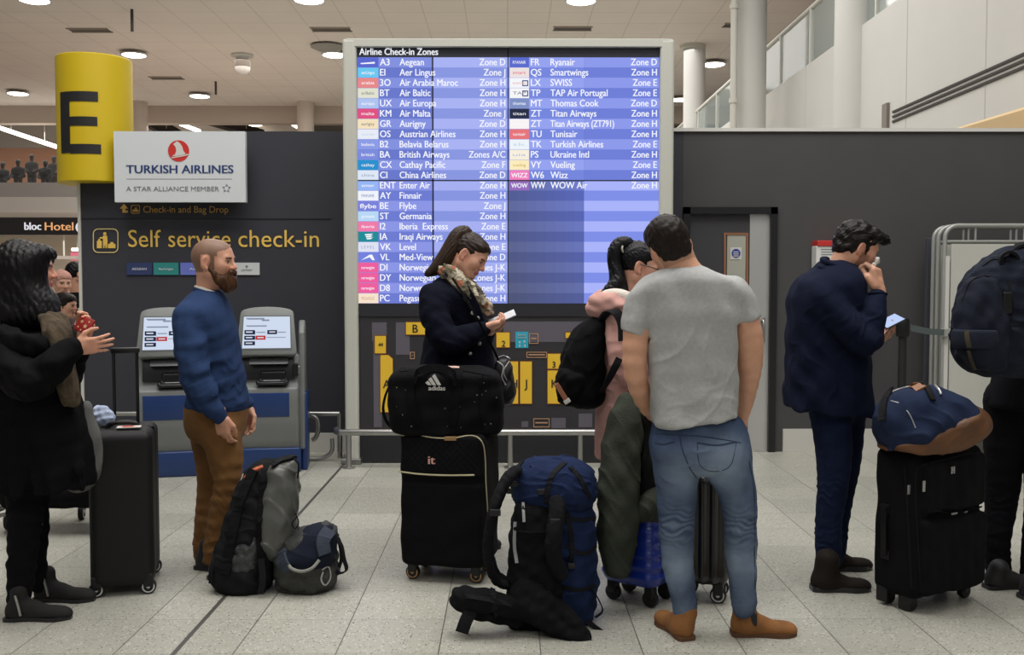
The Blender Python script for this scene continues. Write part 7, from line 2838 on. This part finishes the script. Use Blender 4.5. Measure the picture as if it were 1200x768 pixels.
for pts, rr in (([J(606, 552, -.12), J(592, 565, -.20), J(580, 592, -.27), J(572, 625, -.27), J(571, 655, -.24), J(580, 680, -.18), J(596, 688, -.15)], .032),
                ([J(648, 586, -.16), J(648, 605, -.20), J(644, 630, -.23), J(645, 655, -.22), J(654, 676, -.19)], .034)):
    q = S(.02)
    P_ = spline(pts, 4)
    for i in range(len(P_) - 1):
        q.cap(P_[i], P_[i + 1], rr * .48, k=.01)
        o_ = (.026, 0, 0) if pts[0][0] > at(630, 400, YP)[0] else (.006, .045, 0)
        q.cap(P_[i] + o_, P_[i + 1] + o_, rr * .46, k=.03)
    q.mod(waves(.002, .03, 75))
    so_ = q.build('shoulder_strap', fabric('strap_foam', (22, 22, 25), 300, bump=.5), tp, .006)
    k_ = len(P_) // 2
    bk = P_[k_ - 3] + (0.011, -rr * .62, 0)
    MB().box(bk - (.022, .006, .014), bk + (.022, .006, .014), .004).build('buckle', M_plast, so_)
# hip belt
q = S(.03)
q.chain(spline([J(541, 702, -.20), J(560, 703, -.22), J(585, 707, -.23), (J(610, 716, -.20))], 4), list(np.linspace(.050, .040, 13)), k=.02)
q.chain(spline([J(552, 716, -.20), J(572, 720, -.20), (J(606, 728, -.18))], 4), .03, k=.03)
q.mod(waves(.005, .06, 76))
hb1 = q.build('hip_belt', M_tk, tp, .0065)
mb = MB()
strap_on(mb, q, [(577, 691), (579, 706), (582, 722)], YP - .6, .022, .006, 4, .004)
mb.build('belt_webbing', M_nyl2, tp)
mb = MB()
strap_on(mb, q, [(545, 699), (565, 702), (600, 709)], YP - .6, .020, .006, 4, .004)
mb.build('belt_webbing', M_nyl2, tp)
q = S(.03)
q.chain(spline([J(612, 705, -.18), J(636, 722, -.21), J(660, 738, -.23), J(684, 752, -.25)], 4), list(np.linspace(.065, .035, 13)), k=.02)
q.chain(spline([J(614, 690, -.17), J(640, 706, -.20), J(664, 724, -.22), J(684, 744, -.24)], 4), list(np.linspace(.05, .03, 13)), k=.03)
q.mod(waves(.004, .06, 78))
q.build('hip_belt', M_tk, tp, .0065)
mb = MB()
mb.strap(spline([J(552, 716, -.25), J(546, 728, -.27), J(541, 742, -.28)], 4), .055, .006, (1, .2, .2))
mb.build('loose_strap', M_nyl2, tp)
mb = MB()
mb.strap(spline([J(684, 748, -.27), J(690, 757, -.28), J(694, 767, -.28)], 4), .045, .006, (1, .2, .3))
mb.build('loose_strap', M_nyl2, tp)
mb = MB()
mb.strap(spline([J(694, 690, -.1), J(702, 704, -.1), J(706, 716, -.12), J(698, 724, -.14)], 4), .02, .005, (0, 1, 0))
mb.build('loose_strap', M_nyl2, tp)
mb = MB()
mb.strap(spline([J(688, 728, -.12), J(698, 736, -.14), J(705, 741, -.15)], 4), .022, .005, (0, .3, 1))
mb.build('loose_strap', M_nyl2, tp)
mb = MB()
for pix in ([(612, 542), (604, 556), (600, 572)], [(640, 590), (642, 572), (648, 556), (662, 543)], [(664, 596), (668, 620), (670, 645), (668, 660)], [(668, 548), (680, 562), (690, 584)]):
    strap_on(mb, l_ if pix[0][1] < 595 else s, pix, YP - .5, .022, .005, 5, .004)
for pix in ([(656, 604), (676, 610), (696, 608)], [(660, 688), (680, 692), (697, 686)], [(662, 640), (684, 650), (698, 640)]):
    strap_on(mb, s, pix, YP - .5, .016, .005, 5, .004)
mb.build('compression_strap', M_nyl2, tp)
for (x, y) in ((634, 576), (598, 575), (604, 682), (630, 684), (669, 661), (604, 567)):
    q_, n_ = (l_ if y < 590 else s).hit(x, y, YP - .5)
    q_ = q_ - (0, .03 if y > 600 else .012, 0)
    MB().box(q_ - (.017, .008, .012), q_ + (.017, .008, .012), .004).build('buckle', M_plast, tp)
mb = MB()
strap_on(mb, bp_, [(604, 612), (603, 640), (606, 660)], YP - .5, .014, .004, 4, .003)
strap_on(mb, bp_, [(613, 590), (614, 612)], YP - .5, .012, .004, 4, .003)
mb.build('pale_tape', mat('tape_pale', (150, 152, 152), .6), tp)
mb = MB()
strap_on(mb, bp_, [(600, 622), (625, 624), (650, 622)], YP - .5, .008, .004, 4, .003)
mb.build('panel_seam', M_nyl2, tp)

# ---- blue ribbed case, olive jacket over its handle, dark ribbed case ---------------------
C0, C1 = ground(708, 722), ground(770, 715)
fr = Frame(ground(716, 717), ground(771, 712), .40)
fr = Frame(ground(752, 722), ground(776, 708), .38)      # narrow side faces the camera's right, broad side its left
fr = Frame(ground(703, 700), ground(751, 722), .26)
fr = Frame(ground(700, 703), ground(768, 718), .26)
bc_ = empty('suitcase', fr.P(.5, .5, 0), 'blue hard suitcase with horizontal ribs under the olive jacket', 'suitcase')
zt_ = .50
s = S(.02)
s.box(fr.P(.5, .5, (.085 + zt_) / 2), (fr.w / 2, fr.d / 2, (zt_ - .085) / 2), .06, fr.R)
s.mod(lambda P: .0045 * np.cos(P[:, 2] * 2 * PI / .056) * np.clip((P[:, 2] - .11) / .04, 0, 1))
s.build('shell', mat('shell_blue', (20, 48, 142), .32, spec=.5, coat=.3), bc_, .005)
spinner(fr, bc_, .038, .055, M_plast)
telescope(fr, bc_, zt_ - .02, .98, .7, .08)
f_ = Fig(4.56, 735)
J = f_.J
jk = empty('jacket', J(735, 500), 'olive jacket draped over the blue suitcase handle, next to the blue jeans', 'jacket')
M_ol = fabric('jacket_olive', (56, 60, 52), 150, .15, .4)
M_ol2 = fabric('jacket_lining', (24, 25, 24), 150)
s = S(.04)
s.loft(f_.rows([(461, 728, 748, .05, .05), (480, 717, 752, .075, .03), (520, 707, 752, .09), (570, 701, 750, .10, -.03), (610, 700, 748, .10, -.06), (650, 704, 742, .085, -.08), (674, 708, 738, .075, -.09)]), n=2.3, rnd=.02)
s.mod(creases(.010, .11, (.9, 0, .4), 92))
s.mod(waves(.006, .1, 93))
s.build('hanging_sleeve', M_ol, jk, .006)
q = S(.03)
q.loft(f_.rows([(673, 708, 738, .079, -.09), (668, 707.5, 738.5, .079, -.09)]), rnd=.01)
q.build('cuff', M_ol, jk, .006)
s = S(.04)
s.loft(f_.rows([(460, 732, 756, .05, .07), (480, 738, 772, .09, .07), (520, 742, 780, .10, .07), (560, 742, 782, .11, .06), (590, 738, 784, .12, .05), (602, 738, 784, .11, .05)]), n=2.3, rnd=.02)
s.mod(creases(.016, .10, (.7, 0, -.6), 94))
s.mod(waves(.008, .09, 95))
s.build('jacket_body', M_ol2, jk, .006)
s = S(.03)
s.loft(f_.rows([(570, 764, 790, .05, -.04), (585, 748, 790, .07, -.05), (602, 738, 790, .06, -.06), (610, 736, 788, .04, -.06)]), n=2.3, rnd=.02)
s.mod(creases(.012, .07, (.5, 0, .8), 96))
s.build('jacket_skirt', M_ol, jk, .006)

fr = Frame(ground(791, 706), ground(853, 712), .22)
dc = empty('suitcase', fr.P(.5, .5, 0), 'glossy dark suitcase with vertical ribs seen between the legs in blue jeans', 'suitcase')
zt_ = .61
s = S(.02)
s.box(fr.P(.5, .5, (.085 + zt_) / 2), (fr.w / 2, fr.d / 2, (zt_ - .085) / 2), .05, fr.R)
s.mod(lambda P: .005 * np.cos(((P - fr.o) @ fr.a) * 2 * PI / .05) * (np.abs((P - fr.o) @ fr.b - fr.d / 2) > fr.d / 2 - .03))
s.build('shell', mat('shell_dark', (16, 16, 18), .28, spec=.5, coat=.3), dc, .005)
spinner(fr, dc, .038, .05)
telescope(fr, dc, zt_ - .02, zt_ + .12, .8, .08)

# ---- black pack on the pink coat's back -----------------------------------------------------
YK = 4.97
f_ = Fig(YK, 682)
J = f_.J
bk_ = empty('backpack', J(682, 478), 'plain black backpack worn over the pale pink coat', 'backpack')
s = S(.03)
s.loft(f_.rows([(479, 672, 700, .08), (472, 660, 706, .13), (450, 652, 708, .15), (420, 658, 709, .15), (395, 668, 710, .13), (378, 682, 712, .10), (371, 692, 710, .06)]), n=2.4, rnd=.03)
s.mod(waves(.005, .09, 98))
s.mod(creases(.008, .09, (.5, 0, .8), 99))
s.build('pack_body', M_nyl, bk_, .006)
q = S(.02)
q.loft(f_.rows([(474, 655, 690, .07, -.08), (455, 651, 692, .09, -.08), (436, 654, 690, .08, -.08), (428, 660, 684, .04, -.07)]), rnd=.02)
q.mod(waves(.004, .06, 97))
q.build('front_pocket', M_nyl, bk_, .006)
mb = MB()
mb.strap(spline([J(703, 462, -.10), J(711, 449, -.20), J(720, 432, -.23), J(726, 420, -.23)], 5), .035, .007, (1, 0, .5))
mb.strap(spline([J(704, 378, -.06), J(712, 366, -.14), J(722, 366, -.20), J(729, 380, -.22), J(730, 400, -.23)], 5), .045, .010, (1, -.2, .3))
mb.build('shoulder_strap', M_nyl2, bk_)
q = at(658, 460, YK - .19)
M = np.eye(4)
M[:3, :3] = rotmat((0, 1, 0), math.radians(-32))
M[:3, 3] = q
tg_ = MB().box((-.012, -.004, -.05), (.012, .004, .05), .003, M).build('striped_tag', mat('tag_stripe', (150, 96, 70), .6), bk_)
MB().box((-.016, -.005, -.062), (.016, .005, -.040), .003, M).build('tag_end', M_white, tg_)

# ---- black two-pocket case and navy-brown holdall -------------------------------------------
Cc, Rr, Ll = ground(1069, 722), ground(1150, 702), ground(1017, 706)
fr = Frame(Cc, Rr, np.linalg.norm((Ll - Cc)[:2]))
c3 = empty('suitcase', fr.P(.5, .5, 0), 'black fabric suitcase with front pockets standing under the navy and brown holdall', 'suitcase')
zt_ = .735
s = S(.01)
s.box(fr.P(.5, .5, (.06 + zt_) / 2), (fr.w / 2, fr.d / 2, (zt_ - .06) / 2), .045, fr.R)
s.box(fr.P(.52, .0, zt_ - .155), (fr.w / 2 - .03, .035, .125), .03, fr.R, k=.012)
s.box(fr.P(.52, .0, .255), (fr.w / 2 - .025, .045, .175), .03, fr.R, k=.012)
s.mod(waves(.0035, .13, 61))
sh = s.build('shell', fabric('case_fabric_black', (14, 14, 16)), c3, .006)
mb = MB()
Yc = 4.0
for pix in ([(1080, 700), (1076, 640), (1073, 580), (1074, 552), (1082, 545), (1110, 538), (1140, 532), (1147, 540)], [(1094, 598), (1120, 602), (1150, 594)], [(1060, 545), (1064, 600), (1068, 690)]):
    tube_on(mb, s, pix, Yc, .004, 5)
mb.build('piping', M_nyl2, sh)
mb = MB()
for (x, y, w_, h_) in ((1066, 574, 5, 11), (1083, 570, 4, 13), (1118, 603, 10, 2.4), (1131, 601, 6, 2)):
    q_, n_ = s.hit(x, y, Yc, lift=.004)
    k_ = q_[1] / F
    mb.box((-w_ * k_ / 2, -.003, -h_ * k_ / 2), (w_ * k_ / 2, .003, h_ * k_ / 2), .001, fr.M(q_))
mb.build('zip_pull', M_zip, sh)
mb = MB()
q_, n_ = s.hit(1116, 551, Yc, lift=.003)
mb.box((-.012, -.002, -.016), (-.004, .002, .016), 0, fr.M(q_))
mb.box((.004, -.002, -.016), (.012, .002, .016), 0, fr.M(q_))
mb.box((-.012, -.002, -.003), (.012, .002, .003), 0, fr.M(q_))
mb.build('badge', M_zip, sh)
mb = MB()
side_ = Frame(Ll, Cc, .1)
strap_on(mb, s, [(1039, 594), (1038, 612), (1038, 632), (1038, 650)], Yc, .03, .012, 5, .012)
for y in (596, 650):
    q_, n_ = s.hit(1038, y, Yc, lift=.004)
    mb.box((-.022, -.006, -.02), (.022, .01, .02), .004, side_.M(q_))
mb.build('side_handle', M_plast, c3)
for x, y in ((1034, 690), (1060, 700)):
    q_, n_ = s.hit(x, y, Yc)
    MB().box((-.03, -.008, -.05), (.03, .01, .03), .006, side_.M(q_ - (0, 0, .01))).build('corner_guard', M_plast, c3)
spinner(fr, c3, .034, .055, M_plast)
telescope(fr, c3, zt_ - .03, zt_ - .012, .86, .10)

YD = 4.52
f_ = Fig(YD, 1088)
J = f_.J
an = math.radians(-23)
R = rotmat((0, 1, 0), an)
c0 = J(1090, 493, 0)
k_ = f_.k
hd_ = empty('holdall', J(1090, 540), 'navy holdall with brown base tilted on the black suitcase, beside the dark jeans', 'bag')
s = S(.03)
s.loft([(-.06, -.01, 0, .232, .155), (-.02, -.016, 0, .232, .16), (.05, -.035, 0, .205, .15), (.12, -.06, 0, .155, .12), (.175, -.07, 0, .11, .075)], n=2.6, rnd=.04, R=R, c0=c0)
s.mod(creases(.012, .12, (.8, 0, .5), 111))
s.mod(waves(.008, .12, 112))
s.half((0, 0, .737), (0, 0, -1), .01)
bo_ = s.build('bag_body', fabric('holdall_navy', (32, 42, 66), 180), hd_, .006)
b2 = S(.03)
b2.loft([(-.15, 0, 0, .21, .13), (-.11, 0, 0, .235, .155), (-.06, -.006, 0, .242, .165), (-.012, -.012, 0, .238, .166)], n=2.9, rnd=.03, R=R, c0=c0)
b2.mod(creases(.009, .09, (.7, 0, -.5), 113))
b2.mod(waves(.004, .12, 114))
b2.half((0, 0, .738), (0, 0, -1), .01)
b2.build('leather_base', mat('leather_brown', (92, 57, 28), .55, var=.2, vscale=10, bump=.25, bscale=60), hd_, .006)
mb = MB()
tube_on(mb, s, [(1044, 470), (1056, 474), (1066, 486), (1073, 502)], YD - .5, .0028, 5, .001)
tube_on(mb, s, [(1034, 470), (1042, 462), (1054, 456), (1072, 452)], YD - .5, .003, 5, .001)
mb.build('zip', M_zip, hd_)
mb = MB()
strap_on(mb, s, [(1049, 446), (1060, 447), (1072, 452), (1080, 457)], YD - .5, .05, .008, 5, .004)
mb.build('leather_tab', mat('leather_tan', (136, 92, 62), .55), hd_)
mb = MB()
tube_on(mb, s, [(1096, 453), (1100, 458), (1102, 463)], YD - .5, .006, 4, .004)
mb.build('metal_clip', M_zip, hd_)
mb = MB()
strap_on(mb, s, [(1034, 494), (1036, 474), (1044, 458), (1056, 449)], YD - .5, .035, .008, 5, .006)
strap_on(mb, s, [(1056, 449), (1070, 445), (1084, 452), (1092, 470)], YD - .5, .03, .008, 5, .008)
mb.build('carry_handle', M_nyl2, hd_)

# ---- navy rucksack at the right edge ------------------------------------------------------------
YR_ = 4.66
f_ = Fig(YR_, 1172)
J = f_.J
rk = empty('backpack', J(1172, 440), 'navy rucksack with buckled front pocket on the back of the traveller at the picture edge', 'backpack')
s = S(.03)
s.loft(f_.rows([(440, 1142, 1222, .10), (428, 1126, 1226, .14), (400, 1119, 1228, .16), (365, 1121, 1226, .16), (335, 1129, 1220, .15), (318, 1140, 1214, .13), (300, 1160, 1210, .09), (290, 1174, 1206, .06)]), n=2.5, rnd=.03)
s.mod(creases(.009, .10, (.4, 0, .9), 121))
s.mod(waves(.005, .09, 122))
M_rn = fabric('rucksack_navy', (30, 34, 46), 180)
s.build('pack_body', M_rn, rk, .006)
q = S(.03)
q.loft(f_.rows([(434, 1140, 1178, .06, -.11), (410, 1123, 1180, .08, -.12), (386, 1120, 1180, .08, -.12), (350, 1126, 1174, .07, -.11), (325, 1136, 1166, .05, -.10)]), n=2.8, rnd=.025)
q.mod(waves(.004, .08, 123))
fp = q.build('front_pocket', M_rn, rk, .006)
q2 = S(.02)
q2.loft(f_.rows([(408, 1120, 1162, .08, -.135), (402, 1118.5, 1166, .088, -.135), (386, 1119, 1166, .088, -.135)]), n=2.8, rnd=.012)
q2.build('pocket_flap', fabric('rucksack_flap', (37, 41, 54), 180), rk, .0055)
mb = MB()
strap_on(mb, q2, [(1133, 388), (1134, 398), (1136, 407)], YR_ - .6, .02, .006, 4, .003)
strap_on(mb, q, [(1135, 410), (1138, 420), (1143, 432)], YR_ - .6, .014, .008, 4, .006)
mb.build('buckle_strap', mat('strap_olive', (62, 54, 40), .7), rk)
mb = MB()
tube_on(mb, q, [(1128, 352), (1136, 332), (1150, 324), (1168, 326)], YR_ - .6, .004, 5)
tube_on(mb, s, [(1152, 312), (1164, 304), (1180, 306)], YR_ - .6, .004, 5)
tube_on(mb, s, [(1182, 330), (1186, 360), (1184, 384)], YR_ - .6, .005, 5)
tube_on(mb, s, [(1170, 386), (1184, 382), (1205, 380)], YR_ - .6, .004, 5)
mb.build('zip', M_nyl2, rk)
mb = MB()
mb.strap(spline([J(1172, 312, -.09), J(1174, 300, -.1), J(1184, 296, -.10), J(1192, 303, -.09), J(1188, 314, -.09)], 5), .035, .014, (.2, 1, 0))
mb.strap(spline([J(1180, 300, -.04), J(1196, 288, -.02), J(1216, 292, .06), J(1236, 312, .14)], 5), .06, .012, (.5, 1, .2))
mb.build('shoulder_strap', M_nyl2, rk)
mb = MB()
q_, n_ = s.hit(1180, 355, YR_ - .6)
mb.box(q_ - (.022, .01, .05), q_ + (.022, .008, .05), .008)
mb.build('side_tab', M_plast, rk)

# ---- folding screens, dark board, belt post ------------------------------------------------------
fs = empty('folding_screen', (at(1160, 500, 8.3)[0], 8.3, 0), 'white wheeled folding screen in bent steel tube frames against the dark partition', 'screen')
M_tube = mat('tube_grey', (158, 160, 156), .4, .3)
for i, (x0, dY) in enumerate(((1107, 8.18), (1099.5, 8.32), (1094, 8.44))):
    xa = at(x0, 300, dY)[0]
    xb = xa + 1.05
    zt_ = 1.965 - i * .0
    r_ = .10
    P_ = [(xa, dY, .12), (xa, dY, zt_ - r_)] + [(xa + r_ - r_ * math.cos(a), dY, zt_ - r_ + r_ * math.sin(a)) for a in np.linspace(.2, PI / 2, 6)] + \
         [(xb - r_ + r_ * math.sin(a), dY, zt_ - r_ + r_ * math.cos(a)) for a in np.linspace(0, PI / 2, 6)] + [(xb, dY, .12)]
    MB().tube(P_, .019, 10).build('tube_frame', M_tube, fs, smooth=True)
    MB().tube([(xa, dY, .2), (xb, dY, .2)], .014, 8).build('cross_bar', M_tube, fs, smooth=True)
    mb = MB()
    mb.tube([(xa, dY, zt_ - .13), (xb, dY, zt_ - .13)], .012, 8)
    for t_ in (.25, .65):
        mb.tube([(xa + t_, dY, zt_ - .13), (xa + t_, dY, zt_)], .009, 8)
    mb.build('cross_bar', M_tube, fs, smooth=True)
    MB().box((xa + .05, dY - .008, .25), (xb - .05, dY + .008, zt_ - .15)).build('fabric_panel', mat('panel_white', (186, 186, 178), .8, var=.04, vscale=2), fs)
    for xx in (xa, xb):
        for dy in (-.05, .05):
            wheel((xx, dY + dy * .7, .05), (0, 1, 0), .05, .025, fs)
    if i == 0:
        MB().box((xa + .0, dY - .018, .3), (xa + .035, dY + .0, zt_ - .25)).build('edge_strip', M_white, fs)
xa = at(1084, 300, 8.6)[0]
bo_ = MB().box((xa, 8.56, 0), (xa + .09, 8.60, 1.88), .005).build('board', mat('board_slate', (62, 64, 72), .6))
tag(bo_, 'narrow slate board leaning upright between the belt post and the white folding screen', 'board')
pb = empty('belt_post', (at(1056, 500, 7.7)[0], 7.7, 0), 'black retractable belt post behind the navy holdall', 'queue post')
x_ = at(1056, 500, 7.7)[0]
MB().tube([(x_, 7.7, .03), (x_, 7.7, 1.17)], .032, 16).build('post', M_blk, pb, smooth=True)
MB().lathe([(.17, 0), (.17, .012), (.06, .03), (.035, .05)], (x_, 7.7, 0), n=32).build('base', M_blk, pb, smooth=True)
zc = at(1060, 384, 7.7)[2]
MB().lathe([(.05, zc - .07), (.055, zc - .06), (.055, zc + .06), (.05, zc + .07)], (x_, 7.7, 0), n=24).build('belt_head', M_plast, pb, smooth=True)
e_ = at(1108, 390, 8.14)
MB().strap([(x_ + .05, 7.7, zc), ((x_ + .05 + e_[0]) / 2, (7.7 + e_[1]) / 2, (zc + e_[2]) / 2 - .01), e_], .05, .003, (0, 0, 1)).build('belt', mat('belt_grey', (92, 104, 104), .7), pb)
MB().box(e_ - (.03, .02, .035), e_ + (.03, .02, .035), .006).build('belt_clip', mat('clip_pale', (150, 152, 146), .5), pb)
